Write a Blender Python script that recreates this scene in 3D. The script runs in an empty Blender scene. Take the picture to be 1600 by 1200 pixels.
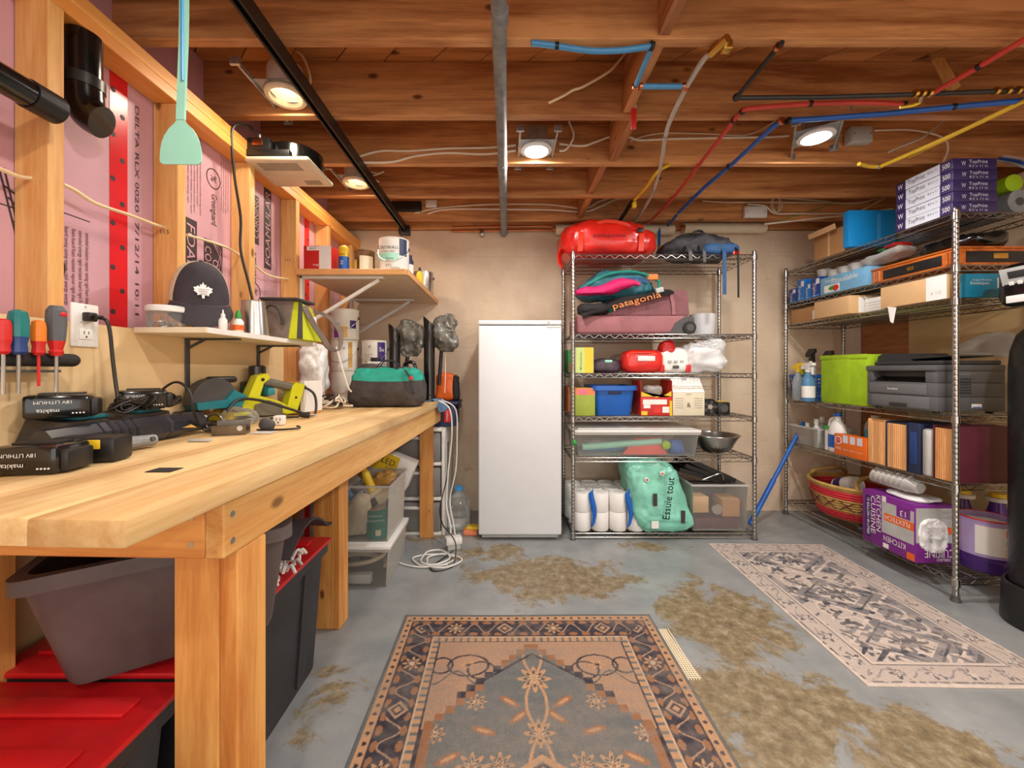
import bpy, bmesh, math, random
import numpy as np
from mathutils import Vector, Matrix, noise, Euler

S = bpy.context.scene
COL = S.collection
R = math.radians

# ------------------------------------------------------------------ camera, world, exposure
CAM_Z = 1.116
FPX, CXP, CYP = 640.0, 790.0, 578.0
cd = bpy.data.cameras.new('camera')
cam = bpy.data.objects.new('camera', cd)
COL.objects.link(cam)
cam.location = (0, 0, CAM_Z)
cam.rotation_euler = (R(90), 0, 0)
cd.sensor_width = 36.0
cd.lens = FPX / 1600 * 36
cd.shift_x = 10 / 1600
cd.shift_y = -22 / 1600
cd.clip_start = 0.02
S.camera = cam

w = bpy.data.worlds.new('world')
S.world = w
w.use_nodes = True
bg = w.node_tree.nodes['Background']
bg.inputs[0].default_value = (1.0, 0.955, 0.91, 1)
bg.inputs[1].default_value = 1.55

S.view_settings.view_transform = 'Standard'
S.view_settings.look = 'None'
S.view_settings.gamma = 1.0
S.view_settings.use_curve_mapping = False
S.view_settings.exposure = 0.55
try:
    S.cycles.max_bounces = 8
    S.cycles.transparent_max_bounces = 12
except AttributeError:
    pass

def lamp(name, loc, power, size, color, parent=None):
    l = bpy.data.lights.new(name, 'AREA')
    l.shape = 'DISK'
    l.size = size
    l.energy = power
    l.color = color
    o = bpy.data.objects.new(name, l)
    COL.objects.link(o)
    o.location = loc
    if parent:
        o.parent = parent
    return o

# ------------------------------------------------------------------ helpers
def PX(px, py, Y):
    "point of the room seen at a pixel, at depth Y"
    return Vector(((px - CXP) / FPX * Y, Y, CAM_Z + (CYP - py) / FPX * Y))

def PC(px, py, z=2.185):
    "point at height z seen at a pixel"
    Y = FPX * (z - CAM_Z) / (CYP - py)
    return PX(px, py, Y)

def PW(px, py, X):
    "point on the plane x = X seen at a pixel"
    Y = FPX * X / (px - CXP)
    return PX(px, py, Y)

def lin(c):
    o = []
    for v in c:
        v = v / 255.0
        o.append(v / 12.92 if v <= 0.04045 else ((v + 0.055) / 1.055) ** 2.4)
    return (*o, 1.0)

class MB:
    def __init__(s):
        s.v = []
        s.f = []
    def add(s, v, f, M=None):
        n = len(s.v)
        if M is not None:
            v = [M @ Vector(p) for p in v]
        s.v.extend([tuple(p) for p in v])
        s.f.extend([tuple(i + n for i in q) for q in f])
        return s
    def box(s, x0, x1, y0, y1, z0, z1, M=None):
        v = [(x0, y0, z0), (x1, y0, z0), (x1, y1, z0), (x0, y1, z0), (x0, y0, z1), (x1, y0, z1), (x1, y1, z1), (x0, y1, z1)]
        f = [(3, 2, 1, 0), (4, 5, 6, 7), (0, 1, 5, 4), (1, 2, 6, 5), (2, 3, 7, 6), (3, 0, 4, 7)]
        return s.add(v, f, M)
    def hexa(s, b, t, M=None):
        "box from 4 bottom and 4 top corners"
        return s.add(list(b) + list(t), [(3, 2, 1, 0), (4, 5, 6, 7), (0, 1, 5, 4), (1, 2, 6, 5), (2, 3, 7, 6), (3, 0, 4, 7)], M)
    def rbox(s, x0, x1, y0, y1, z0, z1, r=.005, seg=2, M=None):
        bm = bmesh.new()
        bmesh.ops.create_cube(bm, size=1)
        for q in bm.verts:
            q.co = Vector(((x0 + x1) / 2 + q.co.x * (x1 - x0), (y0 + y1) / 2 + q.co.y * (y1 - y0), (z0 + z1) / 2 + q.co.z * (z1 - z0)))
        r = min(r, .49 * min(x1 - x0, y1 - y0, z1 - z0))
        bmesh.ops.bevel(bm, geom=list(bm.edges), offset=r, segments=seg, profile=.5, affect='EDGES')
        bm.verts.index_update()
        s.add([q.co.copy() for q in bm.verts], [[q.index for q in f.verts] for f in bm.faces], M)
        bm.free()
        return s
    def cyl(s, p0, p1, r0, r1=None, n=16, caps=True, M=None):
        p0, p1 = Vector(p0), Vector(p1)
        r1 = r0 if r1 is None else r1
        d = (p1 - p0).normalized()
        a = d.orthogonal().normalized()
        b = d.cross(a)
        v = []
        for p, r in ((p0, r0), (p1, r1)):
            for i in range(n):
                t = 2 * math.pi * i / n
                v.append(p + a * (r * math.cos(t)) + b * (r * math.sin(t)))
        f = [(i, (i + 1) % n, n + (i + 1) % n, n + i) for i in range(n)]
        if caps:
            f += [tuple(reversed(range(n))), tuple(range(n, 2 * n))]
        return s.add(v, f, M)
    def tube(s, pts, r, n=8, sub=0, M=None, flat=1.0):
        pts = [Vector(p) for p in pts]
        if sub:
            pts = smooth(pts, sub)
        v = []
        f = []
        up = None
        m = len(pts)
        for i, p in enumerate(pts):
            d = (pts[min(i + 1, m - 1)] - pts[max(i - 1, 0)])
            if d.length < 1e-9:
                d = Vector((0, 0, 1))
            d.normalize()
            if up is None:
                up = d.orthogonal().normalized()
            else:
                up = up - d * up.dot(d)
                up = up.normalized() if up.length > 1e-6 else d.orthogonal().normalized()
            b = d.cross(up)
            rr = r(i / (m - 1)) if callable(r) else r
            for k in range(n):
                t = 2 * math.pi * k / n
                v.append(p + up * (rr * math.cos(t)) + b * (rr * flat * math.sin(t)))
        for i in range(m - 1):
            for k in range(n):
                f.append((i * n + k, i * n + (k + 1) % n, (i + 1) * n + (k + 1) % n, (i + 1) * n + k))
        f += [tuple(reversed(range(n))), tuple(range((m - 1) * n, m * n))]
        return s.add(v, f, M)
    def ribbon(s, pts, wvec, t=.002, sub=0, M=None):
        "flat strap of width vector wvec along pts"
        pts = [Vector(p) for p in pts]
        if sub:
            pts = smooth(pts, sub)
        wv = Vector(wvec) / 2
        v = []
        f = []
        m = len(pts)
        for i, p in enumerate(pts):
            d = (pts[min(i + 1, m - 1)] - pts[max(i - 1, 0)]).normalized()
            nn = d.cross(wv)
            nn = nn.normalized() * t / 2 if nn.length > 1e-9 else Vector((0, 0, t / 2))
            v += [p - wv - nn, p + wv - nn, p + wv + nn, p - wv + nn]
        for i in range(m - 1):
            for k in range(4):
                f.append((i * 4 + k, i * 4 + (k + 1) % 4, (i + 1) * 4 + (k + 1) % 4, (i + 1) * 4 + k))
        f += [(3, 2, 1, 0), tuple((m - 1) * 4 + k for k in range(4))]
        return s.add(v, f, M)
    def lathe(s, prof, c=(0, 0, 0), n=24, M=None, sx=1, sy=1, caps=True):
        v = []
        f = []
        for r, z in prof:
            for i in range(n):
                t = 2 * math.pi * i / n
                v.append((c[0] + r * math.cos(t) * sx, c[1] + r * math.sin(t) * sy, c[2] + z))
        for j in range(len(prof) - 1):
            for i in range(n):
                f.append((j * n + i, j * n + (i + 1) % n, (j + 1) * n + (i + 1) % n, (j + 1) * n + i))
        if caps and len(prof) > 2:
            f += [tuple(reversed(range(n))), tuple(range((len(prof) - 1) * n, len(prof) * n))]
        return s.add(v, f, M)
    def prism(s, poly, a0, a1, plane='xy', M=None):
        n = len(poly)
        mk = {'xy': lambda u, v, a: (u, v, a), 'xz': lambda u, v, a: (u, a, v), 'yz': lambda u, v, a: (a, u, v)}[plane]
        v = [mk(u, q, a0) for u, q in poly] + [mk(u, q, a1) for u, q in poly]
        f = [tuple(reversed(range(n))), tuple(range(n, 2 * n))] + [(i, (i + 1) % n, n + (i + 1) % n, n + i) for i in range(n)]
        return s.add(v, f, M)
    def lump(s, w, d, h, e=.5, ez=None, amp=0, freq=4, seed=0, nu=40, nv=22, fn=None, c=(0, 0, 0), flat=.0, M=None):
        "soft super-ellipsoid resting on z=0 of its own frame"
        ez = e if ez is None else ez
        def sp(x, p):
            return math.copysign(abs(x) ** p, x)
        v = []
        f = []
        off = Vector((seed * 7.3, seed * 3.1, seed * 1.7))
        for j in range(nv + 1):
            a = -math.pi / 2 + math.pi * j / nv
            for i in range(nu):
                b = 2 * math.pi * i / nu
                x = sp(math.cos(a), ez) * sp(math.cos(b), e)
                y = sp(math.cos(a), ez) * sp(math.sin(b), e)
                z = sp(math.sin(a), ez)
                p = Vector((x * w / 2, y * d / 2, (z + 1) * h / 2))
                if fn:
                    p = Vector(fn(p, x, y, z))
                if amp:
                    q = p * freq + off
                    dirv = Vector((x / w, y / d, z / h))
                    if dirv.length > 1e-9:
                        dirv.normalize()
                    k = noise.noise(q) + .5 * (1 - 2 * abs(noise.noise(q * 2.1))) * .6 + .3 * noise.noise(q * 4.3)
                    p = p + dirv * (amp * k)
                if p.z < flat:
                    p.z = flat
                v.append(p + Vector(c))
        for j in range(nv):
            for i in range(nu):
                f.append((j * nu + i, j * nu + (i + 1) % nu, (j + 1) * nu + (i + 1) % nu, (j + 1) * nu + i))
        return s.add(v, f, M)
    def grid(s, fn, nu, nv, M=None, thick=None):
        "open or thick sheet from fn(u,v) in [0,1]"
        P = [[Vector(fn(i / nu, j / nv)) for i in range(nu + 1)] for j in range(nv + 1)]
        v = [p for row in P for p in row]
        W = nu + 1
        f = [(j * W + i, j * W + i + 1, (j + 1) * W + i + 1, (j + 1) * W + i) for j in range(nv) for i in range(nu)]
        if thick:
            N = len(v)
            nr = []
            for j in range(nv + 1):
                for i in range(nu + 1):
                    a = P[j][min(i + 1, nu)] - P[j][max(i - 1, 0)]
                    b = P[min(j + 1, nv)][i] - P[max(j - 1, 0)][i]
                    q = a.cross(b)
                    nr.append(q.normalized() if q.length > 1e-12 else Vector((0, 0, 1)))
            v = v + [p - q * thick for p, q in zip(v, nr)]
            f = f + [tuple(N + k for k in reversed(q)) for q in f]
            for i in range(nu):
                f.append((i, N + i, N + i + 1, i + 1))
                k = nv * W
                f.append((k + i + 1, N + k + i + 1, N + k + i, k + i))
            for j in range(nv):
                f.append(((j + 1) * W, N + (j + 1) * W, N + j * W, j * W))
                f.append((j * W + nu, N + j * W + nu, N + (j + 1) * W + nu, (j + 1) * W + nu))
        return s.add(v, f, M)
    def mesh(s, name, mat=None, sm=35):
        me = bpy.data.meshes.new(name)
        me.from_pydata(s.v, [], s.f)
        if mat is not None:
            me.materials.append(MT(mat))
        if sm:
            me.polygons.foreach_set('use_smooth', [True] * len(me.polygons))
            me.set_sharp_from_angle(angle=R(sm))
        me.update()
        return me
    def build(s, name, mat, parent=None, loc=(0, 0, 0), sm=35):
        return link(name, s.mesh(name, mat, sm), parent, loc)

def link(name, me, parent=None, loc=(0, 0, 0), rot=None):
    o = bpy.data.objects.new(name, me)
    COL.objects.link(o)
    o.location = loc
    if rot is not None:
        o.rotation_euler = rot
    if parent is not None:
        o.parent = parent
    return o

def smooth(pts, sub):
    out = []
    m = len(pts)
    for i in range(m - 1):
        p0, p1, p2, p3 = pts[max(i - 1, 0)], pts[i], pts[i + 1], pts[min(i + 2, m - 1)]
        for k in range(sub):
            t = k / sub
            out.append(.5 * ((2 * p1) + (p2 - p0) * t + (2 * p0 - 5 * p1 + 4 * p2 - p3) * t * t + (3 * p1 - p0 - 3 * p2 + p3) * t ** 3))
    out.append(pts[-1])
    return out

def tag(o, label, cat, group=None):
    o['label'] = label
    o['category'] = cat
    if group:
        o['group'] = group
    return o

def thing(name, label, cat, loc=(0, 0, 0), rz=0, group=None):
    o = bpy.data.objects.new(name, None)
    COL.objects.link(o)
    o.empty_display_size = .05
    o.location = loc
    o.rotation_euler = (0, 0, rz)
    return tag(o, label, cat, group)

def struct(o):
    o['kind'] = 'structure'
    return o

def copy_tree(o, parent=None, loc=None, rz=None, label=None):
    c = o.copy()
    COL.objects.link(c)
    if parent is not None:
        c.parent = parent
    if loc is not None:
        c.location = loc
    if rz is not None:
        c.rotation_euler = (0, 0, rz)
    if label:
        c['label'] = label
    for ch in list(o.children):
        copy_tree(ch, c)
    return c

# text as thin mesh
def text_mesh(s):
    cu = bpy.data.curves.new('t', 'FONT')
    cu.body = s
    cu.size = 1
    cu.resolution_u = 2
    o = bpy.data.objects.new('t', cu)
    me0 = o.to_mesh()
    v = [tuple(q.co) for q in me0.vertices]
    f = [tuple(p.vertices) for p in me0.polygons]
    o.to_mesh_clear()
    bpy.data.objects.remove(o)
    bpy.data.curves.remove(cu)
    return v, f
_tc = {}
def letter(parent, s, h, o, right, up, mat, w=None, align='c', skew=0, name='lettering'):
    """lettering of cap height h (or overall width w) whose middle is at o"""
    if s not in _tc:
        _tc[s] = text_mesh(s)
    v, f = _tc[s]
    if not v:
        return
    x0 = min(p[0] for p in v); x1 = max(p[0] for p in v)
    y0 = min(p[1] for p in v); y1 = max(p[1] for p in v)
    k = h / .69
    kx = k if w is None else w / max(1e-6, x1 - x0)
    right = Vector(right).normalized()
    up = Vector(up).normalized()
    n = right.cross(up)
    o = Vector(o)
    cx = {'c': (x0 + x1) / 2, 'l': x0, 'r': x1}[align]
    m = MB()
    m.add([o + right * ((p[0] - cx) * kx + skew * p[1] * k) + up * ((p[1] - (y0 + y1) / 2) * k) + n * .0006 for p in v], f)
    return m.build(name, mat, parent, sm=0)

# ------------------------------------------------------------------ materials
_MT = {}
_DEF = {}
def MT(m):
    if not isinstance(m, str):
        return m
    if m not in _MT:
        _MT[m] = _DEF[m]()
    return _MT[m]

def newmat(name):
    m = bpy.data.materials.new(name)
    m.use_nodes = True
    nt = m.node_tree
    return m, nt, nt.nodes['Principled BSDF']

def N(nt, t, **kw):
    n = nt.nodes.new(t)
    for k, v in kw.items():
        if k in n.inputs:
            n.inputs[k].default_value = v
        else:
            setattr(n, k, v)
    return n

def ramp(nt, stops):
    r = nt.nodes.new('ShaderNodeValToRGB')
    e = r.color_ramp.elements
    while len(e) < len(stops):
        e.new(.5)
    for q, (p, c) in zip(e, stops):
        q.position = p
        q.color = c if len(c) == 4 else (*c, 1)
    return r

def plain(name, c, rough=.5, metal=0, var=.08, scale=9, bump=0, bscale=60, coat=0, trans=0, emit=0, spec=.5, stretch=(1, 1, 1)):
    def mk():
        m, nt, b = newmat(name)
        L = nt.links.new
        co = N(nt, 'ShaderNodeTexCoord')
        mp = N(nt, 'ShaderNodeMapping')
        mp.inputs['Scale'].default_value = stretch
        L(co.outputs['Object'], mp.inputs['Vector'])
        nz = N(nt, 'ShaderNodeTexNoise', Scale=scale, Detail=5.0, Roughness=.6)
        L(mp.outputs['Vector'], nz.inputs['Vector'])
        base = lin(c)
        lo = tuple(max(0, x * (1 - var * 2.2)) for x in base[:3])
        hi = tuple(min(1, x * (1 + var * 1.6)) for x in base[:3])
        rp = ramp(nt, [(.3, lo), (.7, hi)])
        L(nz.outputs['Fac'], rp.inputs['Fac'])
        L(rp.outputs['Color'], b.inputs['Base Color'])
        b.inputs['Roughness'].default_value = rough
        b.inputs['Metallic'].default_value = metal
        b.inputs['Specular IOR Level'].default_value = spec
        b.inputs['Coat Weight'].default_value = coat
        if trans:
            b.inputs['Transmission Weight'].default_value = trans
        if emit:
            b.inputs['Emission Color'].default_value = base
            b.inputs['Emission Strength'].default_value = emit
        if bump:
            n2 = N(nt, 'ShaderNodeTexNoise', Scale=bscale, Detail=4.0)
            L(mp.outputs['Vector'], n2.inputs['Vector'])
            bp = N(nt, 'ShaderNodeBump', Strength=bump, Distance=.01)
            L(n2.outputs['Fac'], bp.inputs['Height'])
            L(bp.outputs['Normal'], b.inputs['Normal'])
        return m
    _DEF[name] = mk
    return name

def clear(name, c, a=.25, rough=.12):
    "clear or milky plastic and glass: see-through film with gloss"
    def mk():
        m, nt, b = newmat(name)
        L = nt.links.new
        b.inputs['Base Color'].default_value = lin(c)
        b.inputs['Roughness'].default_value = rough
        t = N(nt, 'ShaderNodeBsdfTransparent')
        t.inputs[0].default_value = tuple(.82 + .18 * x for x in lin(c)[:3]) + (1,)
        fr = N(nt, 'ShaderNodeFresnel', IOR=1.35)
        ad = N(nt, 'ShaderNodeMath', operation='ADD', use_clamp=True)
        ad.inputs[1].default_value = a
        L(fr.outputs[0], ad.inputs[0])
        mx = N(nt, 'ShaderNodeMixShader')
        L(ad.outputs[0], mx.inputs[0])
        L(t.outputs[0], mx.inputs[1])
        L(b.outputs[0], mx.inputs[2])
        L(mx.outputs[0], nt.nodes['Material Output'].inputs['Surface'])
        return m
    _DEF[name] = mk
    return name

def wood(name, c1, c2, axis=0, scale=1.0, rough=.55, knots=True, stain=None):
    "sawn timber, grain along the given axis (per-object variation)"
    def mk():
        m, nt, b = newmat(name)
        L = nt.links.new
        co = N(nt, 'ShaderNodeTexCoord')
        oi = N(nt, 'ShaderNodeObjectInfo')
        sc = N(nt, 'ShaderNodeVectorMath', operation='SCALE')
        sc.inputs[0].default_value = (13.0, 7.0, 11.0)
        L(oi.outputs['Random'], sc.inputs['Scale'])
        ad = N(nt, 'ShaderNodeVectorMath', operation='ADD')
        L(co.outputs['Object'], ad.inputs[0])
        L(sc.outputs[0], ad.inputs[1])
        mp = N(nt, 'ShaderNodeMapping')
        s = [14 * scale] * 3
        s[axis] = 1.1 * scale
        mp.inputs['Scale'].default_value = s
        L(ad.outputs[0], mp.inputs['Vector'])
        nz = N(nt, 'ShaderNodeTexNoise', Scale=1.0, Detail=6.0, Roughness=.62, Distortion=.6)
        L(mp.outputs['Vector'], nz.inputs['Vector'])
        wv = N(nt, 'ShaderNodeTexNoise', Scale=5.5, Detail=3.0, Roughness=.7)
        L(mp.outputs['Vector'], wv.inputs['Vector'])
        mxf = N(nt, 'ShaderNodeMath', operation='MULTIPLY_ADD')
        mxf.inputs[1].default_value = .35
        L(wv.outputs['Fac'], mxf.inputs[0])
        L(nz.outputs['Fac'], mxf.inputs[2])
        rp = ramp(nt, [(.52, lin(c2)), (.8, lin(c1))])
        L(mxf.outputs[0], rp.inputs['Fac'])
        out = rp.outputs['Color']
        # broad tone per piece
        hs = N(nt, 'ShaderNodeHueSaturation')
        mr = N(nt, 'ShaderNodeMapRange')
        mr.inputs['To Min'].default_value = .86
        mr.inputs['To Max'].default_value = 1.12
        L(oi.outputs['Random'], mr.inputs['Value'])
        L(mr.outputs[0], hs.inputs['Value'])
        L(out, hs.inputs['Color'])
        out = hs.outputs['Color']
        if stain:
            n3 = N(nt, 'ShaderNodeTexNoise', Scale=stain[1], Detail=4.0, Roughness=.6)
            L(ad.outputs[0], n3.inputs['Vector'])
            r3 = ramp(nt, [(.5, (0, 0, 0)), (.72, (1, 1, 1))])
            L(n3.outputs['Fac'], r3.inputs['Fac'])
            mm = N(nt, 'ShaderNodeMix', data_type='RGBA')
            mm.inputs[7].default_value = lin(stain[0])
            ms = N(nt, 'ShaderNodeMath', operation='MULTIPLY')
            ms.inputs[1].default_value = stain[2]
            L(r3.outputs['Color'], ms.inputs[0])
            L(ms.outputs[0], mm.inputs[0])
            L(out, mm.inputs[6])
            out = mm.outputs[2]
        if knots:
            mp2 = N(nt, 'ShaderNodeMapping')
            s2 = [8.5 * scale] * 3
            s2[axis] = 4.2 * scale
            mp2.inputs['Scale'].default_value = s2
            L(ad.outputs[0], mp2.inputs['Vector'])
            vo = N(nt, 'ShaderNodeTexVoronoi', Scale=1.0)
            L(mp2.outputs['Vector'], vo.inputs['Vector'])
            r2 = ramp(nt, [(.05, (1, 1, 1)), (.10, (0, 0, 0))])
            L(vo.outputs['Distance'], r2.inputs['Fac'])
            mk_ = N(nt, 'ShaderNodeMix', data_type='RGBA')
            mk_.inputs[7].default_value = tuple(x * .35 for x in lin(c2)[:3]) + (1,)
            L(r2.outputs['Color'], mk_.inputs[0])
            L(out, mk_.inputs[6])
            out = mk_.outputs[2]
        L(out, b.inputs['Base Color'])
        b.inputs['Roughness'].default_value = rough
        bp = N(nt, 'ShaderNodeBump', Strength=.15, Distance=.004)
        L(wv.outputs['Fac'], bp.inputs['Height'])
        L(bp.outputs['Normal'], b.inputs['Normal'])
        return m
    _DEF[name] = mk
    return name

wood('joist', (226, 162, 102), (156, 94, 50), 0, .8, .5, stain=((110, 68, 42), 1.6, .45))
wood('block', (206, 140, 88), (148, 92, 52), 1, .8, .5)
wood('subfloor', (208, 142, 84), (150, 92, 46), 0, .7, .55)
wood('stud_z', (240, 192, 122), (214, 146, 74), 2, .9, .5)
wood('stud_y', (236, 172, 92), (216, 138, 58), 1, .9, .5)
wood('bench_y', (234, 202, 148), (206, 160, 100), 1, .7, .5, stain=((140, 100, 60), 2.6, .45))
wood('bench_z', (230, 168, 92), (190, 114, 48), 2, .9, .5)
wood('bench_x', (226, 160, 86), (188, 112, 48), 0, .9, .5)
wood('rail_y', (236, 188, 116), (206, 142, 72), 1, .8, .5)
plain('osb', (232, 200, 150), .6, var=.05, scale=3, stretch=(1, 1, 3))
plain('foam', (212, 164, 178), .5, var=.03, scale=4)
plain('tape_red', (226, 28, 40), .3, var=.04)
plain('ink', (62, 48, 52), .6, var=.05)
plain('black', (26, 25, 25), .4, var=.1)
plain('black_shiny', (16, 15, 15), .18, var=.1, coat=.4)
plain('black_rough', (38, 36, 36), .75, var=.2, bump=.2)
plain('white', (236, 234, 230), .4, var=.02)
plain('white_shiny', (224, 226, 229), .3, var=.01)
plain('white_pl', (226, 224, 218), .4, var=.04)
plain('cream', (232, 216, 186), .45, var=.05)
plain('grey', (134, 136, 138), .65, var=.16, scale=22)
plain('dgrey', (74, 72, 72), .55, var=.1)
plain('lgrey', (186, 186, 184), .5, var=.06)
plain('steel', (196, 194, 190), .28, 1, var=.06)
plain('chrome', (176, 174, 170), .26, 1, var=.05)
plain('galv', (176, 180, 182), .4, .8, var=.12, scale=30)
plain('brass', (214, 170, 84), .3, 1, var=.08)
plain('copper', (206, 128, 86), .3, 1, var=.1)
plain('red', (206, 36, 34), .4, var=.06)
plain('orange', (236, 104, 30), .45, var=.06)
plain('yellow', (238, 200, 44), .4, var=.05)
plain('blue', (28, 100, 196), .35, var=.06)
plain('lblue', (64, 158, 222), .4, var=.05)
plain('teal', (34, 134, 146), .45, var=.07)
plain('mint', (160, 222, 200), .4, var=.03)
plain('lime', (168, 206, 28), .5, var=.06)
plain('green', (54, 150, 60), .45, var=.08)
plain('purple', (124, 44, 142), .45, var=.05)
plain('dpurple', (62, 38, 110), .4, var=.05)
plain('navy', (36, 44, 78), .55, var=.08)
plain('maroon', (92, 34, 48), .5, var=.05)
plain('pink', (226, 30, 110), .6, var=.08)
plain('cardboard', (190, 140, 92), .75, var=.06, scale=4)
plain('cardboard_lt', (218, 176, 126), .75, var=.05, scale=4)
plain('cardboard_dk', (160, 116, 78), .75, var=.06, scale=4)
plain('paper', (240, 238, 232), .6, var=.03)
plain('denim', (96, 134, 168), .8, var=.15)
plain('cable_w', (234, 222, 202), .45, var=.04)
plain('cable_cr', (236, 212, 168), .45, var=.05)
plain('cable_b', (34, 28, 24), .45, var=.1)
clear('clear', (236, 236, 232), .06, .08)
clear('milky', (234, 232, 228), .36, .25)
clear('smoky', (168, 166, 164), .5, .25)
clear('glass', (236, 240, 238), .1, .04)
plain('lamp_cool', (255, 255, 255), .4, var=0, emit=14)
plain('lamp_warm', (255, 240, 214), .4, var=0, emit=4.5)
plain('rail_black', (52, 44, 38), .4, .5, var=.15)
plain('pex_red', (206, 66, 56), .4, var=.05)
plain('pex_blue', (30, 96, 186), .4, var=.05)
plain('pex_sky', (72, 150, 206), .4, var=.05)
plain('pex_grey', (184, 176, 166), .4, var=.05)
plain('gas_yellow', (226, 184, 42), .45, var=.05)
plain('pipe_black', (50, 46, 44), .45, .3, var=.15)
plain('cap_navy', (62, 56, 62), .85, var=.12, bump=.15)
plain('cap_mesh', (214, 196, 164), .9, var=.15, scale=200)
plain('bag_grey', (118, 104, 96), .85, var=.15, bump=.2)
plain('bag_dark', (66, 60, 58), .85, var=.2, bump=.25)
plain('bag_lime', (198, 206, 30), .7, var=.08)
plain('bag_teal', (24, 150, 130), .7, var=.1)
plain('shelf_beige', (224, 196, 164), .55, var=.04)
plain('shelf_edge', (214, 158, 100), .5, var=.06)
plain('can_brown', (112, 78, 44), .5, var=.4, scale=20)
plain('can_tan', (206, 160, 84), .4, var=.2)
plain('can_white', (232, 226, 214), .4, var=.06)
plain('bag_plastic', (112, 108, 98), .3, var=.3, scale=12, bump=.4, bscale=25)
plain('tool_lime', (206, 204, 24), .4, var=.05)
plain('tool_grey', (104, 98, 84), .5, var=.1)
plain('tool_teal', (28, 120, 132), .4, var=.08)
plain('tool_dust', (66, 56, 46), .75, var=.25, bump=.2)
plain('vac_black', (40, 42, 52), .28, var=.25, scale=14)
plain('steel_dk', (120, 110, 100), .35, .9, var=.2)
plain('drv_teal', (28, 120, 120), .25, var=.15)
plain('drv_blue', (44, 70, 130), .3, var=.1)
plain('drv_grey', (92, 94, 100), .6, var=.12)
plain('drv_orange', (238, 130, 34), .35, var=.1)
plain('tote_grey', (92, 82, 80), .5, var=.1)
plain('tote_black', (50, 50, 54), .5, var=.12)
plain('lid_red', (204, 26, 34), .4, var=.08)
plain('mat_dark', (70, 62, 66), .8, var=.1)
plain('teal_can', (36, 136, 124), .4, var=.08)
plain('coral', (238, 140, 96), .8, var=.1)
plain('duffel_red', (222, 40, 30), .3, var=.1, coat=.25, bump=.35, bscale=14)
plain('bag_orange', (232, 60, 30), .4, var=.06)
plain('pack_dark', (62, 62, 66), .7, var=.25, bump=.5, bscale=22)
plain('pack_blue', (44, 84, 130), .7, var=.15)
plain('pack_teal', (52, 116, 128), .6, var=.2, bump=.5, bscale=18)
plain('luggage', (160, 102, 106), .65, var=.07, bump=.3, bscale=14)
plain('luggage_dk', (130, 78, 84), .65, var=.07, bump=.3, bscale=14)
plain('ptext_or', (232, 132, 60), .6)
plain('lime_pale', (206, 220, 130), .5, var=.05)
plain('pouch_dk', (70, 56, 66), .5, var=.3, scale=20)
plain('white_film', (236, 236, 236), .3, var=.03, bump=.5, bscale=30)
plain('moss', (160, 176, 66), .5, var=.06)
plain('pink_lt', (240, 120, 150), .5, var=.1)
plain('bin_blue', (24, 96, 186), .35, var=.05)
plain('snack_red', (204, 44, 34), .45, var=.05)
plain('cream_box', (226, 216, 190), .6, var=.03)
plain('coral_red', (226, 84, 70), .5, var=.06)
plain('tissue', (240, 238, 234), .8, var=.02, bump=.15, bscale=50)
plain('mint_film', (128, 204, 182), .22, var=.14, scale=7, bump=.45, bscale=14, coat=.3)
plain('ream_purple', (58, 44, 96), .4, var=.06)
plain('ream_white', (216, 220, 232), .45, var=.03)
plain('carton_blue', (20, 142, 214), .4, var=.03)
plain('zip_blue', (30, 120, 206), .35, var=.06)
plain('zip_dark', (26, 66, 150), .35, var=.06)
plain('wrap_blue', (120, 178, 216), .4, var=.08)
wood('case_wood', (206, 112, 44), (150, 70, 22), 1, 1, .3, False)
plain('env_blue', (22, 134, 170), .45, var=.04)
clear('spray_clear', (200, 206, 210), .45, .15)
clear('spray_blue', (110, 170, 216), .55, .12)
plain('lime_fabric', (160, 196, 24), .75, var=.08, bump=.1)
plain('prn_grey', (88, 88, 90), .5, var=.05)
plain('prn_dark', (48, 48, 50), .5, var=.06)
plain('prn_mid', (104, 104, 106), .5, var=.04)
plain('soda_orange', (236, 112, 32), .45, var=.05)
plain('manila', (226, 170, 110), .7, var=.05)
wood('pleat', (236, 186, 126), (212, 150, 90), 2, 2, .7, False)
plain('basket_straw', (196, 158, 88), .8, var=.15)
plain('basket_red', (214, 48, 60), .7, var=.12)
plain('kc_purple', (126, 40, 140), .45, var=.05)
plain('det_purple', (92, 48, 150), .3, var=.08)
plain('det_lilac', (176, 156, 206), .4, var=.06)
clear('det_clear', (96, 60, 150), .5, .1)
plain('tank_black', (20, 19, 19), .3, var=.3, scale=60, bump=.3, bscale=90)

# ------------------------------------------------------------------ the room
XI, XF = -1.15, -1.238           # stud face, foam face
ZJ, ZS = 2.203, 2.436            # joist underside, subfloor underside
YB, XR = 3.25, 2.84
YN = -2.6

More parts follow.
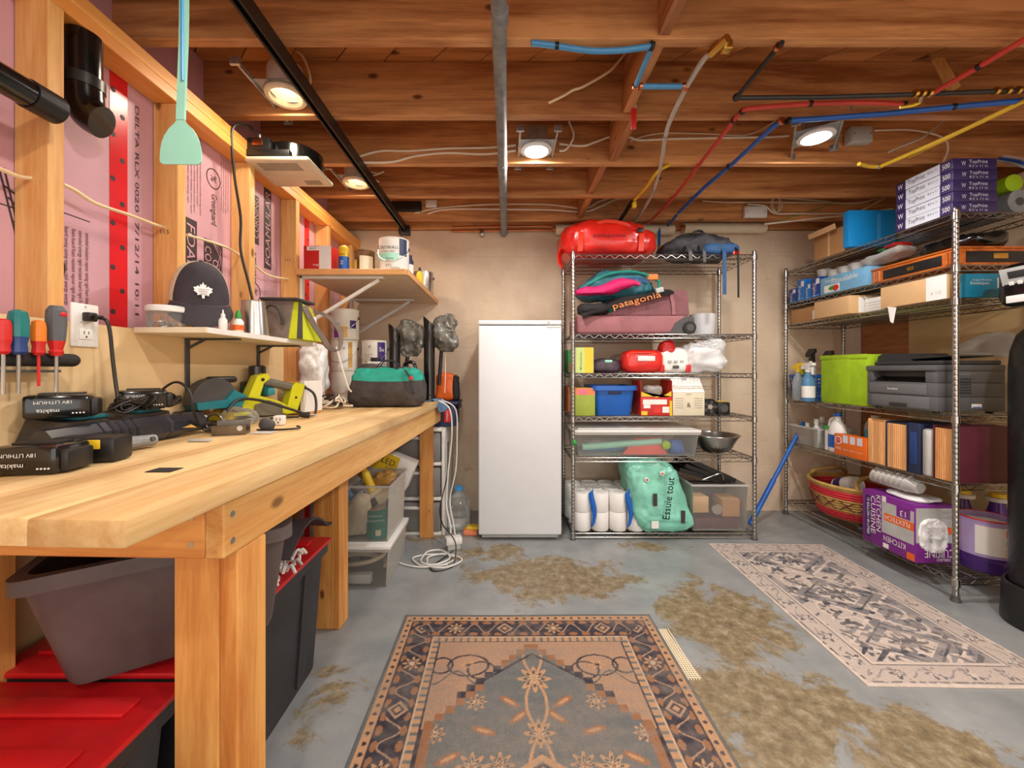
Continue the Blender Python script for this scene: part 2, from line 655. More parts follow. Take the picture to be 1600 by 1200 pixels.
def floor_mat():
    m, nt, b = newmat('painted_concrete_floor')
    L = nt.links.new
    co = N(nt, 'ShaderNodeTexCoord')
    # worn-through region: centre of the room
    sx = N(nt, 'ShaderNodeSeparateXYZ')
    L(co.outputs['Object'], sx.inputs[0])
    def gauss(cx, cy, rx, ry, amp):
        mp = N(nt, 'ShaderNodeMapping')
        mp.inputs['Location'].default_value = (-cx / rx, -cy / ry, 0)
        mp.inputs['Scale'].default_value = (1 / rx, 1 / ry, 0)
        L(co.outputs['Object'], mp.inputs['Vector'])
        ln = N(nt, 'ShaderNodeVectorMath', operation='LENGTH')
        L(mp.outputs[0], ln.inputs[0])
        mr = N(nt, 'ShaderNodeMapRange', interpolation_type='SMOOTHSTEP')
        mr.inputs['From Min'].default_value = 0
        mr.inputs['From Max'].default_value = 1
        mr.inputs['To Min'].default_value = amp
        mr.inputs['To Max'].default_value = 0
        L(ln.outputs['Value'], mr.inputs['Value'])
        return mr.outputs[0]
    spots = [(.25, 2.22, .85, .46, .42), (.98, 1.85, .55, .65, .40), (.85, 1.35, .7, .55, .38), (-.05, 2.5, .6, .36, .30),
             (1.2, 1.1, .7, .55, .34), (-.6, 1.35, .3, .5, .22), (1.55, .9, .8, .4, .28), (-.4, 2.75, .6, .35, .2), (.9, 2.6, .7, .3, .2)]
    acc = None
    for sp in spots:
        g = gauss(*sp)
        if acc is None:
            acc = g
        else:
            a = N(nt, 'ShaderNodeMath', operation='MAXIMUM')
            L(acc, a.inputs[0]); L(g, a.inputs[1])
            acc = a.outputs[0]
    nz = N(nt, 'ShaderNodeTexNoise', Scale=4.2, Detail=12.0, Roughness=.74, Distortion=.4)
    L(co.outputs['Object'], nz.inputs['Vector'])
    ad = N(nt, 'ShaderNodeMath', operation='ADD')
    L(nz.outputs['Fac'], ad.inputs[0]); L(acc, ad.inputs[1])
    rw = ramp(nt, [(.69, (0, 0, 0)), (.76, (1, 1, 1))])
    L(ad.outputs[0], rw.inputs['Fac'])
    n2 = N(nt, 'ShaderNodeTexNoise', Scale=5, Detail=6.0, Roughness=.6)
    L(co.outputs['Object'], n2.inputs['Vector'])
    paint = ramp(nt, [(.3, lin((126, 130, 132))), (.7, lin((154, 156, 156)))])
    L(n2.outputs['Fac'], paint.inputs['Fac'])
    n3 = N(nt, 'ShaderNodeTexNoise', Scale=22, Detail=8.0, Roughness=.7)
    L(co.outputs['Object'], n3.inputs['Vector'])
    worn = ramp(nt, [(.3, lin((92, 80, 60))), (.5, lin((130, 114, 86))), (.72, lin((168, 156, 132)))])
    L(n3.outputs['Fac'], worn.inputs['Fac'])
    mx = N(nt, 'ShaderNodeMix', data_type='RGBA')
    L(rw.outputs['Color'], mx.inputs[0]); L(paint.outputs['Color'], mx.inputs[6]); L(worn.outputs['Color'], mx.inputs[7])
    # small pale paint chips
    n4 = N(nt, 'ShaderNodeTexNoise', Scale=9, Detail=10.0, Roughness=.75)
    L(co.outputs['Object'], n4.inputs['Vector'])
    rc = ramp(nt, [(.725, (0, 0, 0)), (.745, (1, 1, 1))])
    L(n4.outputs['Fac'], rc.inputs['Fac'])
    m2 = N(nt, 'ShaderNodeMix', data_type='RGBA')
    m2.inputs[7].default_value = lin((206, 204, 198))
    L(rc.outputs['Color'], m2.inputs[0]); L(mx.outputs[2], m2.inputs[6])
    L(m2.outputs[2], b.inputs['Base Color'])
    rr = N(nt, 'ShaderNodeMapRange')
    rr.inputs['To Min'].default_value = .3
    rr.inputs['To Max'].default_value = .5
    L(rw.outputs['Color'], rr.inputs['Value'])
    L(rr.outputs[0], b.inputs['Roughness'])
    bp = N(nt, 'ShaderNodeBump', Strength=.25, Distance=.004)
    L(ad.outputs[0], bp.inputs['Height'])
    L(bp.outputs['Normal'], b.inputs['Normal'])
    return m
_DEF['floor'] = floor_mat

def wall_mat():
    m, nt, b = newmat('painted_concrete_wall')
    L = nt.links.new
    co = N(nt, 'ShaderNodeTexCoord')
    n1 = N(nt, 'ShaderNodeTexNoise', Scale=2.2, Detail=7.0, Roughness=.6)
    L(co.outputs['Object'], n1.inputs['Vector'])
    rp = ramp(nt, [(.3, lin((214, 188, 160))), (.52, lin((230, 206, 178))), (.75, lin((240, 220, 194)))])
    L(n1.outputs['Fac'], rp.inputs['Fac'])
    # board-form lines
    sx = N(nt, 'ShaderNodeSeparateXYZ')
    L(co.outputs['Object'], sx.inputs[0])
    n0 = N(nt, 'ShaderNodeTexNoise', Scale=2.0, Detail=3.0)
    L(co.outputs['Object'], n0.inputs['Vector'])
    ma = N(nt, 'ShaderNodeMath', operation='MULTIPLY_ADD')
    ma.inputs[1].default_value = .02
    L(n0.outputs['Fac'], ma.inputs[0]); L(sx.outputs['Z'], ma.inputs[2])
    md = N(nt, 'ShaderNodeMath', operation='PINGPONG')
    md.inputs[1].default_value = .0925
    L(ma.outputs[0], md.inputs[0])
    rl = ramp(nt, [(.0, (0, 0, 0)), (.006, (1, 1, 1))])
    L(md.outputs[0], rl.inputs['Fac'])
    n2 = N(nt, 'ShaderNodeTexNoise', Scale=24, Detail=8.0, Roughness=.65)
    L(co.outputs['Object'], n2.inputs['Vector'])
    hh = N(nt, 'ShaderNodeMath', operation='MULTIPLY_ADD')
    hh.inputs[1].default_value = .35
    L(rl.outputs['Color'], hh.inputs[0]); L(n2.outputs['Fac'], hh.inputs[2])
    bp = N(nt, 'ShaderNodeBump', Strength=.5, Distance=.006)
    L(hh.outputs[0], bp.inputs['Height'])
    L(bp.outputs['Normal'], b.inputs['Normal'])
    # chipped / stained spots
    n3 = N(nt, 'ShaderNodeTexNoise', Scale=5, Detail=9.0, Roughness=.75)
    L(co.outputs['Object'], n3.inputs['Vector'])
    rs = ramp(nt, [(.64, (0, 0, 0)), (.72, (1, 1, 1))])
    L(n3.outputs['Fac'], rs.inputs['Fac'])
    mx = N(nt, 'ShaderNodeMix', data_type='RGBA')
    mx.inputs[7].default_value = lin((178, 140, 100))
    L(rs.outputs['Color'], mx.inputs[0]); L(rp.outputs['Color'], mx.inputs[6])
    L(mx.outputs[2], b.inputs['Base Color'])
    b.inputs['Roughness'].default_value = .7
    return m
_DEF['wall'] = wall_mat

struct(MB().box(-1.6, 3.1, YN, 3.5, -.12, 0).build('floor', 'floor', sm=0))
struct(MB().box(-1.6, 3.1, YB, 3.5, 0, 2.22).build('wall_back', 'wall', sm=0))
wr = struct(MB().box(XR, 3.1, YN, YB, 0, 2.201).build('wall_right', 'wall', sm=0))
MB().box(XR - .02, XR, 2.86, 3.24, 0, 2.2).build('wood_panel', 'block', wr, sm=0)
pp = MB().box(XR - .03, XR, 1.2, 2.855, .0, 1.52).build('plaster_panel', 'osb', wr, sm=0)
MB().prism([(PW(x, y, XR).y, PW(x, y, XR).z) for x, y in ((1502, 553), (1508, 538), (1530, 528), (1552, 520), (1585, 518), (1620, 536), (1620, 560), (1560, 556))], XR - .033, XR - .0302, 'yz').build('bare_patch', 'white_pl', pp, sm=0)
wl = struct(MB().box(-1.6, XF - .05, YN, YB, 0, 2.2).build('wall_left', 'wall', sm=0))

# foam boards, taped at their joints
joints = [-2.37, -1.15, .07, 1.31, 2.55, 3.25]
foams = []
for i in range(5):
    y0, y1 = joints[i], min(joints[i + 1], YB)
    foams.append(MB().box(XF - .05, XF, y0 + .001, y1 - .001, 0, 2.135).build('foam_panel', 'foam', wl, sm=0))
for k, yj in enumerate(joints[1:5]):
    t = MB().box(XF, XF + .0012, yj - .03, yj + .03, 0, 2.1).build('sealing_tape', 'tape_red', wl, sm=0)
    if yj > 0:
        for j in range(16):
            zz = 1.02 + j * .07
            for dy in ((.012,) if j % 2 else (-.02,)):
                MB().cyl((XF + .0012, yj + dy, zz), (XF + .0018, yj + dy, zz), .0085, n=14).build('tape_print', 'ink', t, sm=0)
# studs, plates
studs = [1.03 + .406 * k for k in range(-9, 6)]
sm_ = MB().rbox(XF + .002, XI, 0, .038, .04, 2.052, .002, 1).mesh('stud', 'stud_z', 0)
for y in studs:
    link('stud', sm_, wl, (0, y, 0))
for z0, z1 in ((2.052, 2.092), (2.092, 2.136)):
    MB().rbox(XF + .002, XI, YN, YB - .01, z0 + .0005, z1, .002, 1).build('top_plate', 'stud_y', wl, sm=0)
MB().rbox(XF + .002, XI, YN, YB - .01, 0.001, .039, .002, 1).build('bottom_plate', 'stud_y', wl, sm=0)
MB().box(XI, XI + .012, YN, 2.1, .0, 1.243).build('board_panel', 'osb', wl, sm=0)
# faint prints on studs
for y, z in ((1.436, 1.60), (1.436, 1.30), (2.248, 1.72)):
    letter(wl, 'I I S', .014, (-1.194, y - .0005, z), (1, 0, 0), (0, 0, 1), 'ink')

# prints on the foam boards (lettering runs down the board)
DN = (0, 0, -1)
YY = (0, 1, 0)
def fprint(fo, s, h, y, z, w=None, up=YY, right=DN, mat='ink'):
    return letter(fo, s, h, (XF + .0005, y, z), right, up, mat, w)
def foam_block(fo, y, z, ln, rows, dy=.012, h=.007, rnd=1, flip=False):
    rg = random.Random(rnd)
    wds = ['rigid', 'foam', 'insulation', 'board', 'thermal', 'extruded', 'vapour', 'panel', 'resistant', 'energy', 'saving', 'moisture', 'type', 'sheathing']
    for i in range(rows):
        s = ' '.join(rg.choice(wds) for _ in range(7))
        L_ = ln * rg.uniform(.75, 1)
        sgn = -1 if not flip else 1
        fprint(fo, s, h, y - i * dy if not flip else y + i * dy, z - sgn * 0 - L_ / 2 if not flip else z + L_ / 2, L_, up=(0, 1, 0) if not flip else (0, -1, 0), right=DN if not flip else (0, 0, 1))
F1, F2, F3 = foams[2], foams[3], foams[4]
def logo_block(fo, y, z, flip=False):
    s = -1 if flip else 1
    rt = (0, 0, 1) if flip else DN
    up = (0, -1, 0) if flip else YY
    MB().box(XF, XF + .0006, y - .055, y + .055, z - .12, z + .12).build('logo_block', 'ink', fo, sm=0)
    letter(fo, 'OWENS', .036, (XF + .001, y + s * .012, z - s * .03), rt, up, 'foam', .15)
    letter(fo, 'CORNING', .036, (XF + .001, y - s * .032, z - s * .01), rt, up, 'foam', .2)
    m = MB()
    for k in range(3):
        m.tube([(XF + .0008, y + s * (.05 - .02 * k), z + s * .0), (XF + .0008, y + s * .045, z + s * (.05 + .02 * k)), (XF + .0008, y + s * .0, z + s * .11)], .0012, 4, 4)
    m.build('logo_stroke', 'foam', fo, sm=0)
def foam_word(fo, y, z, flip=False):
    s = -1 if flip else 1
    rt = (0, 0, 1) if flip else DN
    up = (0, -1, 0) if flip else YY
    MB().box(XF, XF + .0006, y - .032, y + .032, z - .21, z + .21).build('logo_block', 'ink', fo, sm=0)
    letter(fo, 'FOAMULAR', .042, (XF + .001, y, z), rt, up, 'foam', .38, skew=.2)
def ring_print(fo, y, z, r):
    pts = [(XF + .0006, y + r * math.cos(t), z + r * math.sin(t)) for t in np.linspace(0, 2 * math.pi, 25)]
    MB().tube(pts, .0022, 4).build('ring_print', 'ink', fo, sm=0)
    letter(fo, '%', r * .8, (XF + .0006, y, z), DN, YY, 'ink')
logo_block(F2, 1.735, 1.54)
foam_word(F2, 1.61, 1.50)
fprint(F2, 'Energy-Saving, Moisture-Resistant', .016, 1.545, 1.56, .34)
fprint(F2, 'Isolant rigide / Rigid insulation', .016, 1.515, 1.54, .36)
ring_print(F2, 1.735, 1.925, .04)
fprint(F2, 'Greenguard', .032, 1.735, 1.795, .13)
foam_block(F2, 1.66, 2.05, .34, 9, .016, .008, 3)
foam_block(F2, 1.825, 2.05, .3, 4, .014, .006, 4)
logo_block(F2, 2.0, 1.86, True)
foam_word(F2, 2.13, 1.80 + .05, True)
fprint(F2, 'Greenguard', .034, 2.02, 1.62, .15, up=(0, -1, 0), right=(0, 0, 1))
ring_print(F2, 2.02, 1.50, .045)
foam_block(F2, 2.10, 1.42, .3, 8, .016, .008, 6, True)
foam_block(F1, 1.21, 1.52, .26, 8, .019, .011, 7)
foam_block(F1, .985, 1.505, .24, 8, .019, .011, 8)
foam_block(F1, .60, 2.0, .5, 8, .02, .011, 9)
ring_print(F1, 1.115, 1.40, .035)
foam_word(F3, 2.75, 1.55)
foam_block(F3, 2.95, 1.9, .4, 5, .02, .01, 12)
fprint(F2, '2017/12/14 10:11', .014, 1.375, 1.5, .4)
fprint(F2, 'DELTA RLX 00', .014, 1.375, 1.85, .3)
m = MB()
for q0, q1 in (((-2, 262), (34, 405)), ((6, 262), (38, 398)), ((4, 288), (34, 312)), ((12, 308), (34, 330)), ((16, 323), (34, 327)), ((20, 346), (34, 347)), ((25, 362), (34, 364))):
    m.tube([PW(*q0, XF + .0006), PW(*q1, XF + .0006)], .0022, 4)
m.build('line_print', 'ink', F1, sm=0)
MB().box(XF, XF + .0006, .9, 1.03, 1.522, 1.525).box(XF, XF + .0006, 1.07, 1.22, 1.555, 1.558).build('rule_print', 'ink', F1, sm=0)

# ceiling: subfloor, joists, blocking
ce = struct(MB().box(-1.6, 3.1, YN, 3.5, ZS + .022, ZS + .06).build('ceiling', 'subfloor', sm=0))
def clip(poly, a, b, c):
    out = []
    for i in range(len(poly)):
        p, q = poly[i], poly[(i + 1) % len(poly)]
        dp, dq = a * p[0] + b * p[1] - c, a * q[0] + b * q[1] - c
        if dp <= 0:
            out.append(p)
        if dp * dq < 0:
            t = dp / (dp - dq)
            out.append((p[0] + (q[0] - p[0]) * t, p[1] + (q[1] - p[1]) * t))
    return out
bw = .145
u = Vector((1, -1)).normalized()
nrm = Vector((1, 1)).normalized()
k = -40
for k in range(-30, 45):
    c0 = nrm * (k * bw + .002)
    c1 = nrm * ((k + 1) * bw - .002)
    poly = [tuple(c0 - u * 9), tuple(c0 + u * 9), tuple(c1 + u * 9), tuple(c1 - u * 9)]
    for a, b, c in ((-1, 0, 1.59), (1, 0, 3.09), (0, -1, -.2), (0, 1, 3.49)):
        poly = clip(poly, a, b, c)
        if not poly:
            break
    if len(poly) > 2:
        MB().prism(poly, ZS, ZS + .0215).build('subfloor_board', 'subfloor', ce, sm=0)
jm = MB().rbox(-1.55, 3.08, 0, .038, ZJ, ZS - .001, .002, 1).mesh('joist', 'joist', 0)
JY = [1.344 + .406 * k for k in range(-9, 5)]
for y in JY:
    link('joist', jm, ce, (0, y, 0))
bx_ = [(.50, 9), (.545, 10), (.51, 11), (.52, 12), (.5, 8)]
for x, k in bx_:
    if k + 1 < len(JY):
        MB().rbox(x, x + .038, JY[k] + .0385, JY[k + 1] - .0005, ZJ + .01, ZS - .002, .002, 1).build('blocking', 'block', ce, sm=0)
MB().rbox(-1.55, 3.08, YB - .055, YB - .012, ZJ + .018, ZS - .002, .003, 1).build('rim_joist', 'joist', ce, sm=0)
q4 = [PX(x, y, 1.742) for x, y in ((1456, 90), (1468, 88), (1497, 138), (1483, 143))]
MB().hexa([p - Vector((0, .012, 0)) for p in q4], [p + Vector((0, .007, 0)) for p in q4]).build('wood_brace', 'stud_z', ce, sm=0)
for k in range(len(JY)):
    y0 = JY[k] + .039
    y1 = JY[k + 1] - .001 if k + 1 < len(JY) else YB - .06
    MB().box(-1.34, -1.29, y0, y1, 2.14, ZS - .003).build('rim_foam', 'foam', ce, sm=0)
for k_ in range(len(JY)):
    y1_ = JY[k_ + 1] - .001 if k_ + 1 < len(JY) else YB - .06
    MB().box(2.9, 2.94, JY[k_] + .039, y1_, 2.203, ZS - .003).build('rim_block', 'block', ce, sm=0)
MB().box(-1.6, 3.1, YB, 3.5, 2.2215, ZS - .002).build('sill_plate', 'block', ce, sm=0)

# ------------------------------------------------------------------ ceiling lamps
def pot(name, label, c, p_on, col, kind, rz=0, tilt=0):
    "recessed lamp pan between joists; c = centre of the lens"
    r = thing(name, label, 'ceiling light', c, rz)
    h_ = .052
    MB().box(-.085, .085, -.085, -h_, .014, .017).box(-.085, .085, h_, .085, .014, .017).box(-.085, -h_, -h_, h_, .014, .017).box(h_, .085, -h_, h_, .014, .017).build('mounting_plate', 'galv', r, sm=0)
    for s in (-1, 1):
        m = MB().box(s * .088 - .004, s * .088 + .004, -.175, .175, .006, .024)
        m.box(s * .088 - .018, s * .088 + .018, -.186, -.175, -.002, .026).box(s * .088 - .018, s * .088 + .018, .175, .186, -.002, .026)
        m.build('hanger_bar', 'galv', r, sm=0)
    if kind == 'led':
        MB().rbox(-.055, .055, -.02, .075, .018, .13, .015, 2).build('junction_box', 'galv', r)
        MB().lathe([(.075, .013), (.078, .004), (.07, .0), (.06, -.002), (.058, .004)], n=32).build('trim_ring', 'white', r)
        MB().cyl((0, 0, -.003), (0, 0, .003), .0585, n=32).build('lens', 'lamp_cool', r)
        z = -.012
    else:
        MB().lathe([(.07, .017), (.07, .1), (.06, .12), (0.001, .12)], n=28, caps=False).build('housing', 'white_pl', r)
        MB().lathe([(.076, .013), (.08, .004), (.076, -.004), (.062, -.004), (.052, .05), (.048, .09), (.001, .09)], n=32, caps=False).build('reflector', 'cream', r)
        MB().lathe([(.001, .022), (.018, .026), (.026, .042), (.02, .07), (.014, .086)], n=20).build('bulb', 'lamp_warm', r)
        z = -.012
    l = lamp('lamp_light', (0, 0, z), p_on, .11, col, r)
    return r
COOL, WARM = (1, .97, .93), (1, .86, .68)
PW1 = 9
pot('recessed_light', 'lit white recessed ceiling light with metal box above freezer', PC(838, 237, 2.225), PW1, COOL, 'led')
pot('recessed_light', 'lit white recessed ceiling light beside the blue pipe', PC(1275, 216, 2.225), PW1, COOL, 'led', R(-32))
pot('recessed_light', 'open can ceiling light with cream reflector beside black rail, nearer one', PC(447, 152, 2.225), PW1 * .35, WARM, 'can')
pot('recessed_light', 'open can ceiling light with cream reflector beyond the exhaust fan', PC(557, 287, 2.225), PW1 * .35, WARM, 'can')
for i, (x, y) in enumerate(((-.2, .45), (1.5, .45), (-.2, -.75), (1.5, -.75))):  # added lamps out of view, put in to fill the room with light
    pot('recessed_light', 'added ceiling fill light out of view, %s' % ('left front', 'right front', 'left rear', 'right rear')[i], (x, y + .16, 2.225), PW1 * (.85 if x < 0 else 1.9), (1, .93, .84), 'led')

# ------------------------------------------------------------------ pipes, cables and fittings under the joists
def run(name, label, cat, pts, r, mat, sub=6, n=10, extra=None):
    m = MB().tube(pts, r, n, sub)
    if extra is None:
        return tag(m.build(name, mat), label, cat)
    o = thing(name, label, cat)
    m.build('pipe', mat, o)
    for nm, mb, mt in extra:
        mb.build(nm, mt, o)
    return o
ZP = 2.188
def ext(pts, X=2.82):
    "carry a run on in a straight line to the right wall"
    a_, b_ = pts[-2], pts[-1]
    return pts + [b_ + (b_ - a_) * ((X - b_.x) / (b_.x - a_.x))]
def clampring(p, d, r=.012):
    d = Vector(d).normalized() * .006
    return MB().cyl(Vector(p) - d, Vector(p) + d, r, n=12)

o = thing('steel_conduit', 'thick grey metal pipe running under the joists above freezer', 'pipe')
MB().cyl((-.025, .1, 2.176), (-.012, 3.2, 2.176), .0235, n=20).build('pipe', 'grey', o)
for y in (1.2, 2.10):
    MB().cyl((-.017, y, 2.176), (-.017, y + .05, 2.176), .026, n=20).build('coupling', 'grey', o)
MB().cyl((-.012, 3.18, 2.176), (-.012, 3.18, 2.20), .03, n=16).build('end_elbow', 'grey', o)

o = thing('slotted_rail', 'long black slotted steel rail under the joists at left', 'rail')
m = MB()
for x in (-.773, -.741):
    m.box(x - .0015, x + .0015, .1, 3.08, 2.152, 2.2)
m.box(-.773, -.741, .1, 3.08, 2.196, 2.2)
m.box(-.773, -.765, .1, 3.08, 2.150, 2.153).box(-.749, -.741, .1, 3.08, 2.150, 2.153)
m.build('channel', 'rail_black', o, sm=0)
MB().rbox(-.80, -.72, 3.06, 3.11, 2.13, 2.2, .004).build('end_bracket', 'black', o)
for y in (1.36, 1.77, 2.17, 2.58):
    MB().box(-.79, -.77, y, y + .02, 2.19, 2.202).build('fixing_clip', 'galv', o, sm=0)


P3 = [PC(*q, ZP) for q in ((830, 67), (870, 72), (920, 79), (965, 79), (1000, 75), (1018, 72))]
run('water_pipe', 'light blue flexible water pipe curving along the nearest joist', 'pipe', P3, .0095, 'pex_sky', extra=[('clip', clampring(P3[1], (1, 0, 0)), 'black'), ('tee_fitting', clampring(P3[-1], (1, .3, 0), .014), 'pipe_black')])
a, b = PC(1017, 76, ZP), PC(993, 134, ZP)
run('water_pipe', 'short light blue pipe running from joist to copper elbow', 'pipe', [a, b], .0095, 'pex_sky', 0, extra=[('elbow', clampring(b, b - a, .013), 'copper')])
a, b = PC(1001, 135, ZP), PC(1068, 135, ZP)
run('water_pipe', 'short level light blue pipe joining the grey pipe', 'pipe', [a, b], .0095, 'pex_sky', 0, extra=[('coupling', clampring(b, b - a, .013), 'copper'), ('coupling', clampring(a, b - a, .013), 'copper')])
G = [PC(*q, ZP) for q in ((1110, 84), (1098, 95), (1073, 136), (1050, 182), (1040, 212), (1033, 256), (1022, 295), (1008, 323), (990, 349))]
run('water_pipe', 'grey flexible water pipe snaking back with a brass valve', 'pipe', G, .0095, 'pex_grey', extra=[('tee_fitting', clampring(G[2], G[2] - G[1], .014), 'copper'), ('clip', clampring(G[4], G[4] - G[3], .013), 'steel'), ('clip', clampring(G[6], G[6] - G[5], .012), 'steel'),
    ('valve', MB().cyl(G[0], G[0] + (G[0] - G[1]).normalized() * .07, .014, n=14).rbox(G[0].x + .02, G[0].x + .05, G[0].y - .05, G[0].y - .02, ZP - .02, ZP + .012, .004), 'brass')])
a, b = PC(992, 150, 2.18), PC(988, 202, 2.10)
o = thing('shutoff_lever', 'red lever handle hanging at the wood blocking', 'valve', (0, 0, 0))
p = PX(990, 180, 1.72)
MB().rbox(p.x - .011, p.x + .011, p.y - .004, p.y + .004, p.z - .06, p.z + .03, .003).build('lever', 'red', o)
MB().cyl((p.x, p.y - .004, p.z + .03), (p.x, p.y + .012, p.z + .06), .011, n=12).build('stem', 'steel', o)

Rd = [PC(*q, ZP) for q in ((1012, 350), (1050, 311), (1100, 248), (1147, 188), (1160, 174), (1175, 169), (1266, 162), (1350, 160), (1412, 163))]
run('water_pipe', 'red flexible water pipe bending sharply along the second joist', 'pipe', Rd, .0095, 'pex_red', 5, extra=[('clip', clampring(q, dd, .0125), 'black') for q, dd in ((Rd[3], Rd[3] - Rd[2]), (Rd[4], Rd[4] - Rd[3]), (Rd[6], (1, 0, 0)), (Rd[8], (1, 0, 0)))])
Rd = [PC(*q, ZP - .01) for q in ((1456, 146), (1530, 104), (1600, 62), (1680, 14))]
Rd.append(Rd[-1] + Vector((.03, -.06, .2)))
run('water_pipe', 'straight red water pipe slanting up at the right', 'pipe', Rd, .0095, 'pex_red', 0, extra=[('clip', clampring(Rd[1], Rd[1] - Rd[0], .012), 'black')])
Bl = [PC(*q, ZP) for q in ((1044, 352), (1060, 333), (1100, 293), (1140, 260), (1209, 197), (1222, 189))]
run('water_pipe', 'dark blue water pipe slanting back to the rear wall', 'pipe', Bl, .0105, 'pex_blue', 0, extra=[('elbow', clampring(Bl[5], Bl[5] - Bl[4], .016), 'copper'), ('clip', clampring(Bl[3], Bl[3] - Bl[2], .014), 'black'), ('clip', clampring(Bl[1], Bl[1] - Bl[0], .013), 'steel')])
Bl = ext([PC(*q, ZP) for q in ((1232, 189), (1381, 178), (1490, 167), (1600, 157), (1720, 147))])
run('water_pipe', 'dark blue water pipe running right above the ceiling light', 'pipe', Bl, .0105, 'pex_blue', 0, extra=[('coupling', clampring(Bl[0], (1, 0, 0), .014), 'black'), ('clip', clampring(Bl[2], Bl[2] - Bl[1], .0135), 'black')])
Bk = [PC(*q, ZP - .012) for q in ((1222, 66), (1151, 152))]
Bk2 = ext([PC(*q, ZP - .012) for q in ((1151, 153), (1287, 152), (1419, 148), (1553, 143), (1700, 140))])
run('gas_pipe', 'black iron gas pipe with corner elbow and brass unions', 'pipe', Bk2, .0085, 'pipe_black', 0, extra=[('branch_pipe', MB().cyl(Bk[0], Bk[1], .0085, n=10), 'pipe_black'), ('elbow', MB().lump(.03, .03, .03, 1, c=(Bk[1].x, Bk[1].y, Bk[1].z - .015), nu=14, nv=8), 'pipe_black'), ('top_union', clampring(Bk[0] + (Bk[1] - Bk[0]) * .07, Bk[1] - Bk[0], .014), 'copper')]
    + [('union', clampring(PC(x, 146 - (x - 1430) * .03, ZP - .012), (1, 0, 0), .0145), 'brass') for x in (1430, 1441, 1452, 1556, 1574, 1590)])
a = PC(1406, 168, ZP - .03)
o = thing('valve_handle', 'yellow gas valve handle below the brass union', 'valve')
MB().tube([PC(1437, 160, ZP - .02), PC(1425, 165, ZP - .03), PC(1406, 168, ZP - .03)], .008, 8, 4, flat=.5).build('lever', 'yellow', o)
MB().cyl(PC(1440, 150, ZP - .015), PC(1437, 160, ZP - .02), .007, n=10).build('stem', 'steel', o)
Ye = ext([PC(*q, ZP - .01) for q in ((1342, 256), (1358, 260), (1374, 260), (1390, 254), (1506, 203), (1600, 158), (1700, 110))])
run('gas_line', 'long yellow coated gas line slanting up to the right', 'pipe', Ye, .0095, 'gas_yellow', 5, extra=[('clip', clampring(Ye[2], Ye[3] - Ye[2], .0135), 'steel')])
Ye = [PC(*q, ZP) for q in ((1047, 257), (1028, 268), (1010, 292), (992, 312))]
run('gas_line', 'short yellow gas line with black connector over red duffel', 'pipe', Ye, .0095, 'gas_yellow', 6, extra=[('valve', MB().rbox(Ye[3].x - .012, Ye[3].x + .012, Ye[3].y + .0, Ye[3].y + .03, ZP - .045, ZP - .01, .003), 'yellow'), ('connector', MB().cyl(PC(987, 316, ZP), PC(966, 349, ZP), .014, n=12), 'black')])

# house wiring
def cable(label, pts, r=.0056, mat='cable_w', sub=6, name='wall_cable'):
    return tag(MB().tube(pts, r, 6, sub).build(name, mat), label, 'cable')
YBf = 2.149
cable('upper white cable stapled along third joist, left of lamp', [PX(*q, YBf) for q in ((557, 246), (595, 236), (640, 236), (700, 232), (760, 231), (806, 227))])
cable('lower white cable stapled along third joist, left of lamp', [PX(*q, YBf) for q in ((562, 254), (612, 253), (650, 244), (700, 239), (758, 241), (806, 235))])
cable('white cable sagging right from lamp through the blocking', [PX(*q, YBf) for q in ((874, 225), (910, 228), (930, 222), (958, 213), (985, 215), (1000, 219), (1050, 217), (1100, 216), (1200, 214), (1232, 212))])
cable('white cable looping beside the lamp box', [PX(*q, YBf - .02) for q in ((874, 236), (884, 234), (894, 220), (896, 208), (889, 190))])
cable('thin cable dipping beside the grey pipe', [PX(*q, YBf) for q in ((985, 220), (1010, 212), (1040, 208), (1100, 209), (1165, 211), (1200, 196), (1215, 186))], .003)
cable('upper cream cable along the rearmost joist', [PX(*q, 2.961) for q in ((648, 333), (680, 326), (720, 322), (782, 319), (860, 320), (912, 326), (935, 315), (960, 308))], .0056)
cable('lower cream cable along the rearmost joist', [PX(*q, 2.958) for q in ((668, 334), (700, 327), (782, 327), (860, 328), (912, 331), (940, 322), (962, 312), (1000, 309), (1050, 309), (1180, 308), (1260, 312), (1340, 318), (1390, 300))], .0056)
cable('loose cream cable hanging before the second joist', [PX(*q, 1.70) for q in ((980, 80), (965, 98), (950, 113), (912, 135), (895, 141), (880, 150), (857, 161))], .0055, 'cable_cr')
cable('dark cable end poking out under the ceiling right', [PX(*q, 2.05) for q in ((1480, 184), (1465, 196), (1440, 216), (1410, 228), (1388, 238))], .004, 'lgrey')
cable('white cable from junction box bending down at right', [PX(*q, 2.12) for q in ((1366, 204), (1420, 203), (1460, 210), (1478, 220), (1481, 235), (1474, 252))], .0042)
cable('white cable rising from back wall to the paper stack', [PX(*q, 2.9) for q in ((1195, 350), (1260, 343), (1330, 334), (1370, 316), (1400, 300))], .006)
cable('white cable along rear joist to the paper stack', [PX(*q, 2.94) for q in ((1098, 314), (1130, 316), (1200, 316), (1290, 317), (1345, 316), (1372, 308), (1400, 291))], .005)
cable('white cable curving under coil by small box', [PX(*q, 2.93) for q in ((1168, 319), (1195, 322), (1210, 333), (1240, 334), (1340, 333), (1395, 326))], .0056)
cable('thin green ground wire crossing above cardboard box', [PX(*q, 2.94) for q in ((1205, 350), (1240, 338), (1277, 327), (1310, 312), (1340, 305), (1390, 306))], .0025, 'green')
cable('coil of thin white wire above the small box', [PX(1213 + 10 * math.cos(t) * (1 - .02 * k_), 319 + 13 * math.sin(t), 2.93) for k_, t in enumerate(np.linspace(0, 4 * math.pi * 1.2, 34))], .0025, 'cable_w', 0)
